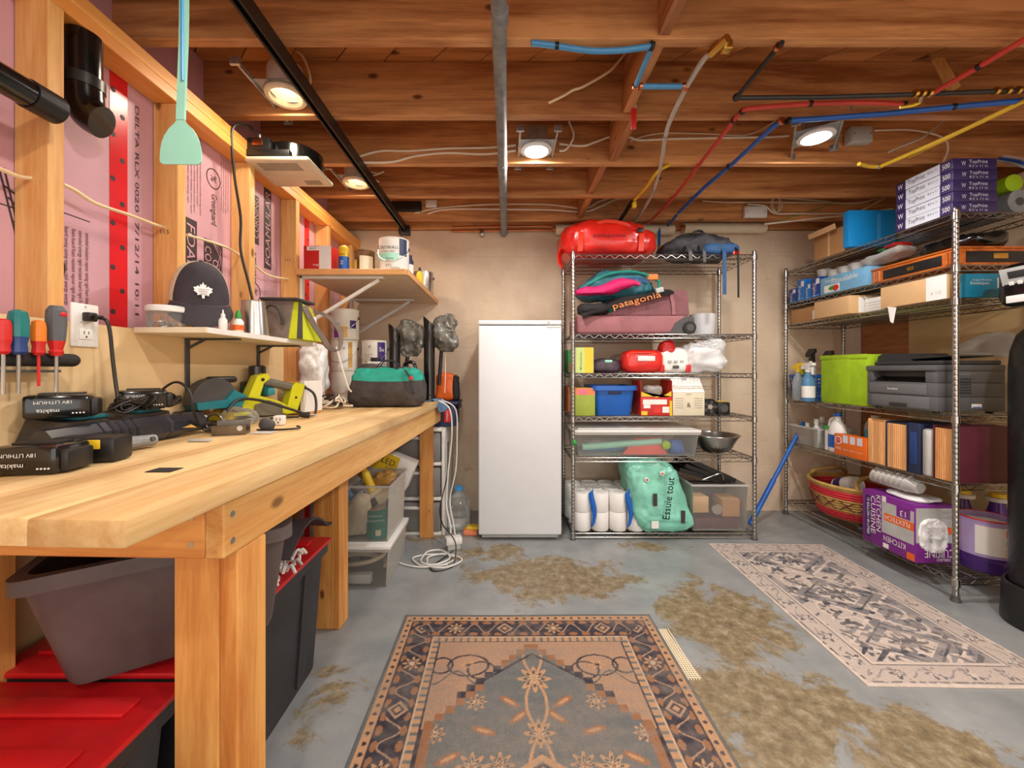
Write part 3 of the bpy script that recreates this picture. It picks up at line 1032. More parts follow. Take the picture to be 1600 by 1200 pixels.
cable('cream cable hanging beside nearest can light', [PX(*q, 1.7) for q in ((447, 72), (470, 85), (482, 110), (485, 128), (480, 135))], .0055, 'cable_cr')
cable('white cable stub beyond far can light', [PX(*q, 2.45) for q in ((572, 267), (590, 271), (600, 268), (588, 273), (578, 276), (592, 284))], .004)

def jbox(label, px0, px1, py0, py1, Y, mat, d=.03, name='junction_box'):
    a, b = PX(px0, py1, Y), PX(px1, py0, Y)
    o = thing(name, label, 'box', ((a.x + b.x) / 2, Y, a.z))
    w, h = b.x - a.x, b.z - a.z
    MB().rbox(-w / 2, w / 2, 0, d, 0, h, .003).build('box_body', mat, o)
    MB().rbox(-w / 2 + .004, w / 2 - .004, -.003, -.0002, .004, h - .004, .001).build('cover', mat, o)
    for s in (-1, 1):
        MB().cyl((s * w * .38, -.005, h / 2), (s * w * .38, -.0031, h / 2), .003, n=8).build('screw', 'dgrey', o)
    return o
jbox('pale grey junction box right of the lit lamp', 1330, 1364, 197, 221, 2.10, 'lgrey', .045)
jbox('small white junction box on the rearmost joist', 1164, 1199, 322, 339, 2.935, 'white', .028)
jbox('tiny white box beside black driver on rear joist', 665, 682, 312, 323, 2.94, 'white', .02)
jbox('flat black driver box on the rear joist', 611, 658, 314, 329, 2.935, 'black', .028, 'driver_box')

# pipes along the top of the back wall
for nm, lb, x0, x1, y0 in (('insulated_pipe', 'cream insulated pipe behind the red duffel', 868, 1052, 359), ('insulated_pipe', 'cream insulated pipe at top of back wall, right piece', 1068, 1195, 356)):
    a, b = PX(x0, y0, 3.17), PX(x1, y0, 3.17)
    o = thing(nm, lb, 'pipe')
    MB().cyl(a, b, .04, n=20).build('insulation', 'cream', o)
    MB().cyl(a - Vector((.02, 0, 0)), b + Vector((.02, 0, 0)), .016, n=12).build('core_pipe', 'copper', o)
o = thing('copper_pipe', 'thin copper pipes at top of back wall', 'pipe')
for i, z in enumerate((355, 361)):
    MB().cyl(PX(705, z, 3.2), PX(862, z - 2, 3.2), .0095, n=10).build('pipe', 'copper', o)
MB().rbox(-.2, -.17, 3.17, 3.23, 2.16, 2.2, .004).build('pipe_clip', 'steel', o)
o = thing('hose_valve', 'small brass valve on blue hose at back wall', 'valve')
p = PX(1030, 385, 3.14)
MB().cyl(p + Vector((0, 0, .14)), p, .011, n=10).build('pipe', 'pex_blue', o)
MB().cyl(p, p - Vector((0, 0, .04)), .014, n=10).build('valve_body', 'brass', o)
# torn insulation at the wall top
tag(MB().lump(.35, .03, .05, .7, amp=.02, freq=14, seed=3, c=(0, 0, 0)).build('torn_insulation', 'cardboard_dk', loc=PX(682, 356, 3.215)), 'torn brown paper at the top edge of the back wall', 'debris')

# exhaust fan
o = thing('exhaust_fan', 'ceiling exhaust fan with cream grille and black housing', 'fan', (-1.02, 1.95, 2.045))
g = MB().rbox(-.145, .145, -.135, .135, 0, .022, .02, 3).build('grille', 'cream', o)
for blk, (x0, x1, y0, y1) in enumerate(((-.1, .09, -.11, -.03), (.03, .11, .06, .115))):
    m = MB()
    nx = int((x1 - x0) / .008)
    ny = int((y1 - y0) / .012)
    for i in range(nx):
        for j in range(ny):
            m.box(x0 + i * .008, x0 + i * .008 + .004, y0 + j * .012, y0 + j * .012 + .008, -.0008, .0004)
    so = m.build('grille_slots', 'dgrey', g, sm=0)
    so['kind'] = 'stuff'
MB().lathe([(.125, .0225), (.125, .1), (.115, .108), (.001, .108)], n=32, c=(.01, .02, 0)).build('housing', 'black_shiny', o)
MB().rbox(-.14, .06, -.135, -.105, .0225, .05, .003).build('flange', 'black', o)
MB().rbox(-.13, -.03, -.13, -.10, .051, .105, .003).build('wiring_box', 'black', o)
MB().rbox(-.105, -.06, -.133, -.1305, .07, .098, .0008).build('cover_plate', 'copper', o)
MB().cyl((-.085, -.11, .1055), (-.085, -.11, .125), .01, n=12).build('cable_gland', 'steel', o)
cable('black power cord looping from exhaust fan down the stud', [Vector((-1.105, 1.84, 2.172)), PX(398, 205, 1.83), PX(388, 196, 1.8), PX(374, 195, 1.75), PX(364, 200, 1.72), PX(362, 225, 1.72), PX(367, 280, 1.74), PX(376, 340, 1.75), PX(376, 390, 1.74), PX(388, 440, 1.70), PX(395, 470, 1.66)], .006, 'cable_b', name='extension_cord')

# ------------------------------------------------------------------ cartons and other simple kinds of things
class Box:
    def __init__(s, name, label, cat, x0, x1, y0, y1, z0, z1, mat, rz=0, group=None, part='box_body', r=.003, body=True, tilt=None):
        s.w, s.d, s.h = x1 - x0, y1 - y0, z1 - z0
        s.k = 0
        s.o = thing(name, label, cat, ((x0 + x1) / 2, (y0 + y1) / 2, z0), rz, group)
        if tilt:
            s.o.rotation_euler = tilt
        if body:
            s.b = MB().rbox(-s.w / 2, s.w / 2, -s.d / 2, s.d / 2, 0, s.h, r, 2).build(part, mat, s.o)
    def frame(s, f):
        w, d, h = s.w, s.d, s.h
        return {'f': (Vector((-w / 2, -d / 2, 0)), Vector((1, 0, 0)), Vector((0, 0, 1)), w, h),
                'l': (Vector((-w / 2, d / 2, 0)), Vector((0, -1, 0)), Vector((0, 0, 1)), d, h),
                'r': (Vector((w / 2, -d / 2, 0)), Vector((0, 1, 0)), Vector((0, 0, 1)), d, h),
                't': (Vector((-w / 2, -d / 2, h)), Vector((1, 0, 0)), Vector((0, 1, 0)), w, d)}[f]
    def patch(s, f, u0, v0, u1, v1, mat, name='printed_panel', t=.0008):
        O, rt, up, W, H = s.frame(f)
        n = rt.cross(up)
        t += s.k * .0003
        s.k += 1
        c = [O + rt * (u * W) + up * (v * H) for u, v in ((u0, v0), (u1, v0), (u1, v1), (u0, v1))]
        return MB().hexa([p + n * .0001 for p in c], [p + n * t for p in c]).build(name, mat, s.o, sm=0)
    def text(s, f, u, v, st, hf, mat, wf=None, vert=0, lift=.0006, skew=0):
        O, rt, up, W, H = s.frame(f)
        n = rt.cross(up)
        p = O + rt * (u * W) + up * (v * H) + n * (lift + s.k * .0003)
        if vert == 1:      # reading downwards
            return letter(s.o, st, hf * W, p, -up, rt, mat, None if wf is None else wf * H)
        if vert == -1:     # reading upwards
            return letter(s.o, st, hf * W, p, up, -rt, mat, None if wf is None else wf * H)
        if vert == 2:      # upside down
            return letter(s.o, st, hf * H, p, -rt, -up, mat, None if wf is None else wf * W)
        return letter(s.o, st, hf * H, p, rt, up, mat, None if wf is None else wf * W, skew=skew)

def can(name, label, x, y, z, r, h, body, cat='paint can', lid='steel', bands=(), handle=False, txt=None, n=28):
    o = thing(name, label, cat, (x, y, z))
    MB().lathe([(r * .97, 0), (r, .004), (r, h - .008), (r * 1.02, h - .006), (r * 1.02, h - .001), (r * .98, h)], n=n).build('can_body', body, o)
    MB().lathe([(r * .93, h + .0003), (r * .93, h - .004), (r * .8, h - .003), (.001, h - .003)], n=n).build('lid', lid, o)
    for z0, z1, m, a0, a1 in bands:
        k = max(4, int((a1 - a0) / 12))
        mb = MB()
        mb.grid(lambda u, v: ((r + .0009) * math.cos(R(a0 + (a1 - a0) * u)), (r + .0009) * math.sin(R(a0 + (a1 - a0) * u)), z0 + (z1 - z0) * v), k, 1, thick=.0007)
        mb.build('printed_label', m, o)
    if handle:
        pts = [(math.cos(t) * (r + .004), -.012 - .03 * math.sin(t), h * .72 - h * .45 * math.sin(t)) for t in np.linspace(0, math.pi, 9)]
        MB().tube([(p[0], -abs(r * math.sin(t_)) - .008, p[2]) for p, t_ in zip(pts, np.linspace(0, math.pi, 9))], .0018, 6).build('handle', 'steel', o)
        for sx in (-1, 1):
            MB().cyl((sx * r, 0, h * .72), (sx * (r + .006), 0, h * .72), .009, n=12).build('handle_ear', 'dgrey', o)
    if txt:
        for s_, hh, zz, mt, ang in txt:
            a = R(ang)
            letter(o, s_, hh, ((r + .002) * math.cos(a), (r + .002) * math.sin(a), zz), (-math.sin(a), math.cos(a), 0), (0, 0, 1), mt)
    return o

def spray(name, label, x, y, z, r, h, mat, head, cat='bottle', lab=None):
    "trigger spray bottle"
    o = thing(name, label, cat, (x, y, z))
    MB().lathe([(r * .9, 0), (r, .006), (r, h * .45), (r * .85, h * .6), (r * .4, h * .72), (r * .36, h * .76)], n=20, sy=.75).build('bottle_body', mat, o)
    MB().lathe([(r * .45, h * .761), (r * .45, h * .8), (r * .3, h * .82)], n=16).build('collar', head, o)
    MB().prism([(-r * .5, h * .82), (r * 1.2, h * .84), (r * 1.3, h * .9), (r * .3, h), (-r * 1.1, h), (-r * 1.2, h * .93), (-r * .5, h * .9)], -r * .3, r * .3, 'yz').build('spray_head', head, o)
    MB().prism([(-r * .9, h * .9), (-r * .6, h * .9), (-r * .75, h * .72), (-r * .95, h * .7)], -r * .15, r * .15, 'yz').build('trigger', head, o)
    if lab:
        MB().lathe([(r + .0006, h * .1), (r + .0006, h * .4)], n=20, sy=.75).build('printed_label', lab, o)
    return o

# ------------------------------------------------------------------ wire racks
def shelf_mesh(Lx, D):
    m = MB()
    e = .006
    def rod(a, b, r):
        m.cyl(a, b, r, n=5)
    for z, r in ((-.004, .0032), (-.03, .0032)):
        rod((0, e, z), (Lx, e, z), r); rod((0, D - e, z), (Lx, D - e, z), r)
        rod((e, 0, z), (e, D, z), r); rod((Lx - e, 0, z), (Lx - e, D, z), r)
    def zig(p, q, n):
        p, q = Vector(p), Vector(q)
        pts = []
        for i in range(n + 1):
            c = p.lerp(q, i / n)
            pts.append((c.x, c.y, -.005 if i % 2 else -.029))
        m.tube(pts, .0022, 4)
    nx, ny = int(Lx / .034), int(D / .034)
    zig((.01, e, 0), (Lx - .01, e, 0), nx)
    zig((.01, D - e, 0), (Lx - .01, D - e, 0), nx)
    zig((e, .01, 0), (e, D - .01, 0), ny)
    zig((Lx - e, .01, 0), (Lx - e, D - .01, 0), ny)
    return m.mesh('shelf', 'chrome', 40)
def deck_mesh(Lx, D):
    m = MB()
    n = int(Lx / .0254)
    for i in range(1, n):
        x = Lx * i / n
        m.cyl((x, .004, -.0022), (x, D - .004, -.0022), .0017, n=4)
    for y in (D * .27, D * .5, D * .73):
        m.cyl((.004, y, -.0065), (Lx - .004, y, -.0065), .0028, n=5)
    return m.mesh('wire_grid', 'chrome', 40)
def post_mesh(h):
    prof = [(.0125, .02)]
    z = .045
    while z < h - .02:
        prof += [(.0127, z), (.0120, z + .0018), (.0120, z + .0036), (.0127, z + .006)]
        z += .0254
    prof += [(.0127, h - .008), (.010, h), (.001, h)]
    return MB().lathe(prof, n=12).mesh('post', 'chrome', 40)
def rack(label, loc, rz, Lx, D, zs, H):
    o = thing('wire_shelving_rack', label, 'shelving', loc, rz)
    sm, dm, pm = shelf_mesh(Lx, D), deck_mesh(Lx, D), post_mesh(H)
    cm = MB().lathe([(.0135, -.038), (.0175, -.036), (.016, -.002), (.0135, 0)], n=14).mesh('collar', 'chrome')
    fm = MB().lathe([(.013, .03), (.016, .028), (.016, .012), (.02, .006), (.02, .0), (.001, 0)], n=14).mesh('foot', 'dgrey')
    for x in (0.006, Lx - .006):
        for y in (.006, D - .006):
            p = link('post', pm, o, (x, y, 0))
            link('foot', fm, p)
            for z in zs:
                link('collar', cm, p, (0, 0, z))
    for z in zs:
        s = link('shelf', sm, o, (0, 0, z))
        link('wire_grid', dm, s)
    return o
RBX0, RBX1, RBY0, RBY1 = .437, 1.643, 2.69, 3.147
ZB = [.045, .542, .81, 1.095, 1.354, 1.878]
rack('chrome wire shelving rack beside the white freezer', (RBX0, RBY0, 0), 0, RBX1 - RBX0, RBY1 - RBY0, ZB, 1.90)
RRX0, RRX1, RRY0, RRY1 = 2.165, 2.622, 1.97, 3.18
ZR = [.11, .565, .895, 1.465, 1.625, 1.878]
rack('chrome wire shelving rack along the right wall', (RRX0, RRY1, 0), R(-90), RRY1 - RRY0, RRX1 - RRX0, ZR, 1.90)

# ------------------------------------------------------------------ upright freezer
o = thing('upright_freezer', 'tall white upright freezer between bench and wire rack', 'freezer', (.0935, 2.93, 0))
W2, DF = .2715, .265
MB().rbox(-W2, W2, -DF + .06, DF, .025, 1.435, .006).build('cabinet', 'white_shiny', o)
MB().rbox(-W2, W2, -DF, -DF + .055, .04, 1.405, .012, 3).build('door', 'white_shiny', o)
MB().rbox(-W2, W2, -DF + .002, DF, 1.412, 1.44, .006, 2).build('top_cap', 'white_shiny', o)
MB().rbox(W2 - .10, W2 - .008, -DF - .004, -DF + .02, 1.392, 1.4045, .003).build('grip', 'white_pl', o)
MB().rbox(-W2 + .02, W2 - .02, -DF + .03, -DF + .06, .012, .038, .004).build('kick_plate', 'lgrey', o)
MB().cyl((W2 - .085, -DF - .001, 1.425), (W2 - .085, -DF + .004, 1.425), .009, n=14).build('badge', 'lgrey', o)
for x in (-W2 + .05, W2 - .05):
    for y in (-DF + .1, DF - .06):
        MB().cyl((x, y, 0), (x, y, .026), .016, n=12).build('foot', 'black', o)
MB().rbox(-W2 + .2, W2 - .03, -DF + .2, DF - .1, 1.4405, 1.447, .002).build('top_tray', 'white', o)

# ------------------------------------------------------------------ workbench
BR = .0355
bench = thing('workbench', 'long wooden workbench along the pink foam wall', 'workbench', (-.51, .55, 0), -BR)
ZT = .915
yl = 2.27
xs = [0, -.14, -.297, -.454, -.61]
rg = random.Random(5)
for i in range(4):
    x1, x0 = xs[i] - .0012, xs[i + 1] + .0012
    m = MB()
    y0 = 0 if i == 0 else rg.uniform(-.006, .004)
    m.rbox(x0, x1, y0, yl + rg.uniform(-.01, .01), ZT - .04, ZT - rg.uniform(0, .0012), .003, 2)
    m.build('top_board', 'bench_y', bench)
MB().rbox(-.05, -.013, .20, 2.25, .768, .874, .003, 1).build('front_rail', 'rail_y', bench, sm=0)
MB().rbox(-.60, -.0505, .20, .238, .768, .874, .003, 1).build('end_rail', 'bench_x', bench, sm=0)
MB().rbox(-.60, -.0505, 2.21, 2.248, .768, .874, .003, 1).build('end_rail', 'bench_x', bench, sm=0)
MB().rbox(-.61, -.572, .239, 2.209, .768, .874, .003, 1).build('back_rail', 'rail_y', bench, sm=0)
lg = MB().rbox(-.142, -.052, .2385, .276, .0, .872, .003, 1)
l0 = lg.build('leg', 'bench_z', bench, sm=0)
MB().rbox(-.0515, -.0145, .2385, .328, .0, .767, .003, 1).build('leg_side_board', 'bench_z', l0, sm=0)
MB().rbox(-.36, -.27, 1.20, 1.238, 0, .872, .003, 1).build('leg', 'bench_z', bench, sm=0)
MB().rbox(-.2699, -.245, 1.20, 1.289, 0, .872, .003, 1).build('leg', 'bench_z', bench, sm=0)
MB().rbox(-.139, -.052, 2.165, 2.2095, 0, .872, .003, 1).build('leg', 'bench_z', bench, sm=0)
MB().rbox(-.609, -.573, .2385, .328, 0, .767, .003, 1).build('leg', 'bench_z', bench, sm=0)
MB().rbox(-.57, -.48, 2.165, 2.2095, 0, .872, .003, 1).build('leg', 'bench_z', bench, sm=0)
for x, z in ((-.075, .845), (-.075, .795)):
    MB().cyl((x, .1985, z), (x, .201, z), .006, n=12).build('screw', 'steel', bench)
for y, z in ((.222, .845), (.222, .795)):
    MB().cyl((-.0135, y, z), (-.0115, y, z), .006, n=12).build('screw', 'steel', bench)
tag(MB().box(0, .05, 0, .035, 0, .0006).build('dark_sticker', 'black_rough', loc=(-.71, .805, ZT + .0002), sm=0), 'small black strip stuck on the near bench top', 'strip')

# ------------------------------------------------------------------ lower white shelf on the left wall and what stands on it
sh = thing('wall_shelf', 'short white wall shelf holding the cap', 'shelf', (XI + .012, 1.25, 1.229))
MB().rbox(0.001, .225, 0, .73, 0, .018, .002, 1).build('board', 'cream', sh, sm=0)
MB().rbox(.2252, .227, .002, .728, 0.0005, .0175, .0008, 1).build('front_edging', 'white', sh, sm=0)
for y in (.2, .62):
    b_ = MB().rbox(.001, .006, y, y + .022, -.26, -.001, .002, 1).rbox(.001, .19, y, y + .022, -.007, -.001, .002, 1)
    b_.prism([(.006, -.04), (.006, -.03), (.05, -.007), (.07, -.007)], y + .008, y + .014, 'xz')
    b_.build('bracket', 'dgrey', sh, sm=0)
ZS1 = 1.2475
# jar of screws
o = thing('screw_jar', 'clear round jar of screws with white lid on white shelf', 'jar', (-1.08, 1.305, ZS1))
MB().lathe([(.044, 0), (.05, .006), (.05, .04), (.047, .05)], n=28).build('jar_body', 'glass', o)
MB().lathe([(.052, .0505), (.054, .053), (.054, .066), (.05, .07), (.001, .07)], n=28).build('lid', 'white', o)
m = MB()
rg = random.Random(2)
for i in range(60):
    a, r_, z = rg.uniform(0, 6.28), rg.uniform(0, .038), rg.uniform(.004, .022)
    p = Vector((r_ * math.cos(a), r_ * math.sin(a), z))
    d = Vector((rg.uniform(-1, 1), rg.uniform(-1, 1), rg.uniform(-.4, .4))).normalized() * .008
    m.cyl(p - d, p + d, .0016, n=5)
q = m.build('screws', 'steel', o)
q['kind'] = 'stuff'
# baseball cap
o = thing('baseball_cap', 'navy cap with pale mesh back and white leaf emblem', 'cap', (-1.045, 1.40, ZS1), 0)
o.scale = (.87, .87, .95)
AZ = -48
def dome(u, v, a0, a1, rr=1):
    th = R(AZ + a0 + (a1 - a0) * u)
    ph = R(2 + 86 * v)
    c_ = math.cos(ph) ** .8
    q = Vector((rr * .098 * math.cos(th) * c_, rr * .098 * math.sin(th) * c_, .145 * math.sin(ph) * rr))
    return q
Mc = Matrix.Translation((0, 0, .105)) @ Matrix.Rotation(R(16), 4, Vector((-math.sin(R(AZ)), math.cos(R(AZ)), 0)))
MB().grid(lambda u, v: dome(u, v, -62, 74), 26, 12, M=Mc, thick=.002).build('front_panel', 'cap_navy', o)
MB().grid(lambda u, v: dome(u, v, 74, 298), 30, 12, M=Mc, thick=.002).build('mesh_back', 'cap_mesh', o)
def brim(u, v):
    t = R(AZ - 66 + 132 * u)
    k = math.sin(math.pi * (.06 + .88 * u)) ** .55
    r_ = .099 + .035 * v * k
    return (r_ * math.cos(t), r_ * math.sin(t), .004 - .068 * v * k)
MB().grid(brim, 22, 7, M=Mc, thick=.003).build('brim', 'cap_navy', o)
MB().lump(.016, .016, .01, 1, M=Mc @ Matrix.Translation((0, 0, .14)), nu=10, nv=6).build('button', 'cap_navy', o)
def leaf_poly():
    half = [(0, 1.0), (.14, .7), (.3, .78), (.26, .48), (.5, .62), (.58, .5), (.86, .42), (.74, .22), (.84, .1), (.5, -.14), (.54, -.32), (.14, -.26), (.1, -.6)]
    return [(x, y) for x, y in half] + [(-x, y) for x, y in reversed(half[1:])]
lp = leaf_poly()
c0 = Mc @ Vector(dome(.5, .2, -62, 62, 1.03))
th = R(AZ)
rt = Vector((-math.sin(th), math.cos(th), 0))
up = Vector((-.22 * math.cos(th), -.22 * math.sin(th), 1)).normalized()
nn = rt.cross(up)
m = MB()
vv = [c0 + rt * (x * .034) + up * (y * .036) + nn * .006 for x, y in lp]
cen = [c0 + up * .004 + nn * .007]
m.add(cen + vv, [(0, i + 1, (i + 1) % len(vv) + 1) for i in range(len(vv))])
m.add(cen + [p - nn * .004 for p in vv], [(0, (i + 1) % len(vv) + 1, i + 1) for i in range(len(vv))])
em = m.build('leaf_emblem', 'white', o, sm=0)
letter(em, 'TORONTO', .0045, c0 + up * .008 + nn * .0085, rt, up, 'cap_navy', .034)
letter(em, 'MAPLE', .0045, c0 + nn * .0085, rt, up, 'cap_navy', .026)
letter(em, 'LEAFS', .0045, c0 - up * .008 + nn * .0085, rt, up, 'cap_navy', .022)
# small bottles, cup
o = thing('dropper_bottle', 'small white dropper bottle beside the cap brim', 'bottle', (-.928, 1.345, ZS1))
MB().lathe([(.011, 0), (.0125, .003), (.0125, .032), (.006, .042)], n=16).build('bottle_body', 'white', o)
MB().lathe([(.0065, .0425), (.0065, .05), (.0025, .056), (.002, .066)], n=12).build('nozzle', 'white', o)
o = thing('glue_bottle', 'small glue bottle with green cap and orange label', 'bottle', (-.93, 1.425, ZS1))
MB().lathe([(.015, 0), (.017, .003), (.017, .035), (.01, .046)], n=16).build('bottle_body', 'white', o)
MB().lathe([(.0176, .006), (.0176, .024)], n=16).build('printed_label', 'orange', o)
MB().lathe([(.0105, .0465), (.0095, .06), (.004, .076), (.001, .077)], n=12).build('cap', 'green', o)
o = thing('steel_cup', 'brushed stainless steel cup beside the tool bag', 'cup', (-.975, 1.585, ZS1))
MB().lathe([(.052, 0), (.054, .003), (.045, .09), (.04, .13), (.042, .133), (.039, .134), (.042, .09), (.048, .006), (.001, .006)], n=32).build('cup_body', 'steel', o)
o = thing('tool_tin', 'yellow and black small bits behind the jar', 'bits', (-1.06, 1.39, ZS1))
MB().rbox(-.02, .02, -.02, .02, 0, .022, .004).build('case', 'black', o)
MB().rbox(-.012, .012, -.021, -.0203, .004, .018, .0003).build('printed_label', 'yellow', o)

# soft tool bags
def toolbag(name, label, loc, rz, w, d, h, low, top, trim, split=.55, seed=1, handles=True):
    o = thing(name, label, 'tool bag', loc, rz)
    def fn(p, x, y, z):
        t = p.z / h
        k = 1 - .55 * max(0, t - .45) ** 1.1 * 1.2
        return (p.x * (1 - .12 * t), p.y * k, p.z - .03 * h * 4 * t * (1 - (2 * p.x / w) ** 2) * t * .6)
    bm = MB().lump(w, d, h, .35, .4, amp=.02, freq=9, seed=seed, fn=fn, nu=150, nv=80)
    lo, hi = MB(), MB()
    for f in bm.f:
        zc = sum(bm.v[i][2] for i in f) / len(f)
        xc = sum(bm.v[i][0] for i in f) / len(f)
        lim = h * split
        (lo if zc < lim else hi).f.append(f)
    for q, nm, mt in ((lo, 'lower_shell', low), (hi, 'upper_shell', top)):
        idx = sorted({i for f in q.f for i in f})
        mp = {i: k for k, i in enumerate(idx)}
        MB().add([bm.v[i] for i in idx], [[mp[i] for i in f] for f in q.f]).build(nm, mt, o, sm=60)
    zt = h * .93
    MB().tube([(-w * .4, 0, zt - .02), (-w * .2, -.004, zt - .008), (0, 0, zt - .02), (w * .2, .004, zt - .008), (w * .4, 0, zt - .02)], .006, 8, 6).build('zip_seam', trim, o)
    if handles:
        for s in (-1, 1):
            MB().ribbon([(-w * .18, s * d * .27, h * .62), (-w * .15, s * d * .2, h * .9), (-.03, s * d * .12, h * 1.1), (.03, s * d * .12, h * 1.1), (w * .15, s * d * .2, h * .9), (w * .18, s * d * .27, h * .62)], (0, .022, 0.004), .005, 6).build('handle', trim, o)
    return o
# grey and lime open bag at the end of the white shelf
o = thing('tool_tote', 'grey and lime green tool tote on white shelf end', 'tool bag', (-.965, 1.82, ZS1), R(-4))
MB().hexa([(-.10, -.10, 0), (.098, -.10, 0), (.098, .12, 0), (-.10, .12, 0)], [(-.09, -.04, .17), (.07, -.04, .165), (.07, .07, .15), (-.09, .07, .16)]).build('lime_body', 'bag_lime', o, sm=0)
MB().hexa([(-.102, -.108, 0), (.062, -.108, 0), (.062, -.1005, 0), (-.102, -.1005, 0)], [(-.092, -.05, .172), (.05, -.05, .168), (.05, -.0405, .168), (-.092, -.0405, .172)]).build('grey_panel', 'bag_grey', o, sm=0)
MB().hexa([(.0985, -.1, 0), (.1015, -.1, 0), (.1015, -.06, 0), (.0985, -.06, 0)], [(.0705, -.04, .165), (.0735, -.04, .165), (.0735, -.015, .165), (.0705, -.015, .165)]).build('edge_trim', 'bag_dark', o, sm=0)
MB().rbox(-.1, .075, -.06, .085, .168, .182, .007, 2, M=Matrix.Rotation(R(1.5), 4, 'Y')).build('flap', 'bag_dark', o)
MB().tube([(-.05, -.082, .125), (-.02, -.1, .14), (.02, -.11, .13), (.045, -.118, .09), (.05, -.118, .055)], .008, 6, 6, flat=.6).build('handle', 'bag_dark', o)
MB().ribbon([(.078, -.01, .15), (.1, .01, .09), (.12, .05, .03), (.145, .1, -.035), (.16, .15, -.03), (.15, .18, .05), (.11, .15, .12), (.078, .08, .14)], (.012, .02, .01), .006, 6).build('shoulder_strap', 'bag_grey', o)
MB().hexa([(.0885, .03, .08), (.0905, .03, .08), (.0905, .075, .08), (.0885, .075, .08)], [(.084, .03, .11), (.086, .03, .11), (.086, .075, .11), (.084, .075, .11)]).build('care_label', 'white', o, sm=0)

# ------------------------------------------------------------------ upper deep shelf
us = thing('deep_shelf', 'deep beige shelf on white diagonal brackets in corner', 'shelf', (XI, 2.25, 1.64))
MB().rbox(.001, .605, 0, .99, 0, .03, .002, 1).build('board', 'shelf_beige', us, sm=0)
MB().rbox(.6055, .6175, 0, .99, -.004, .030, .002, 1).build('front_edging', 'shelf_edge', us, sm=0)
MB().rbox(.001, .6, -.009, -.0005, -.002, .030, .002, 1).build('side_edging', 'shelf_edge', us, sm=0)
for y in (.03, .76):
    m = MB().rbox(.002, .018, y, y + .03, -.31, -.001, .002, 1).rbox(.002, .47, y, y + .03, -.014, -.001, .002, 1)
    m.build('bracket_angle', 'white_pl', us, sm=0)
    MB().cyl((.44, y + .015, -.02), (.03, y + .015, -.27), .011, n=8).build('bracket_brace', 'white_pl', us)
ZU = 1.6705
b = Box('cardboard_box', 'red and white small box on the deep corner shelf', 'box', -1.12, -.965, 2.27, 2.42, ZU, ZU + .135, 'red')
b.patch('f', .56, 0, .99, .99, 'white')
b.patch('f', .12, .80, .56, .97, 'white')
b.text('f', .55, .2, 'magnetic', .09, 'white', .4)
b.text('f', .35, .88, 'BOSTITCH'[:4], .08, 'ink')
o = thing('spray_can', 'yellow and blue aerosol can beside red box', 'aerosol can', (-.92, 2.33, ZU))
MB().lathe([(.026, 0), (.028, .003), (.028, .085), (.0285, .0855)], n=20).build('can_body', 'blue', o)
MB().lathe([(.0287, .0857), (.0287, .13), (.024, .142), (.016, .15), (.001, .151)], n=20).build('cap', 'yellow', o)
letter(o, 'EXPO', .012, (0, -.0292, .095), (1, 0, 0), (0, 0, 1), 'navy', .036)
letter(o, 'Z', .02, (0, -.0292, .05), (1, 0, 0), (0, 0, 1), 'white')
can('paint_can', 'small brown and cream dripped paint can on deep shelf', -.812, 2.36, ZU, .056, .125, 'can_brown', bands=[(.01, .09, 'cream', -100, -20), (.02, .07, 'yellow', -160, -120)])
can('paint_can', 'large white drywall compound can on the deep shelf', -.645, 2.37, ZU, .084, .192, 'white_pl', handle=True, bands=[(.06, .1, 'mint', -150, -60), (.09, .19, 'navy', -55, -20)],
    txt=[('DRYWALL', .018, .13, 'ink', -95), ('primer sealer', .01, .108, 'ink', -95), ('Interior', .01, .07, 'ink', -90), ('3.7 L', .012, .03, 'ink', -95), ('LATEX', .012, .015, 'ink', -70)])
can('paint_can', 'bare metal paint can near the wall on deep shelf', -.60, 2.98, ZU, .075, .15, 'steel', handle=True)
o = thing('spray_can', 'dark blue aerosol can behind the white drywall can', 'aerosol can', (-.605, 2.56, ZU))
MB().lathe([(.027, 0), (.029, .003), (.029, .12), (.02, .14), (.02, .16), (.001, .16)], n=18).build('can_body', 'navy', o)
MB().lathe([(.0295, .03), (.0295, .1)], n=18).build('printed_label', 'white', o)
o = thing('glue_tube', 'small yellow bottle behind the white drywall can', 'bottle', (-.57, 2.72, ZU))
MB().lathe([(.022, 0), (.024, .003), (.024, .08), (.01, .1), (.001, .1)], n=16).build('bottle_body', 'yellow', o)
MB().lathe([(.0105, .1005), (.007, .125), (.001, .126)], n=12).build('cap', 'black', o)

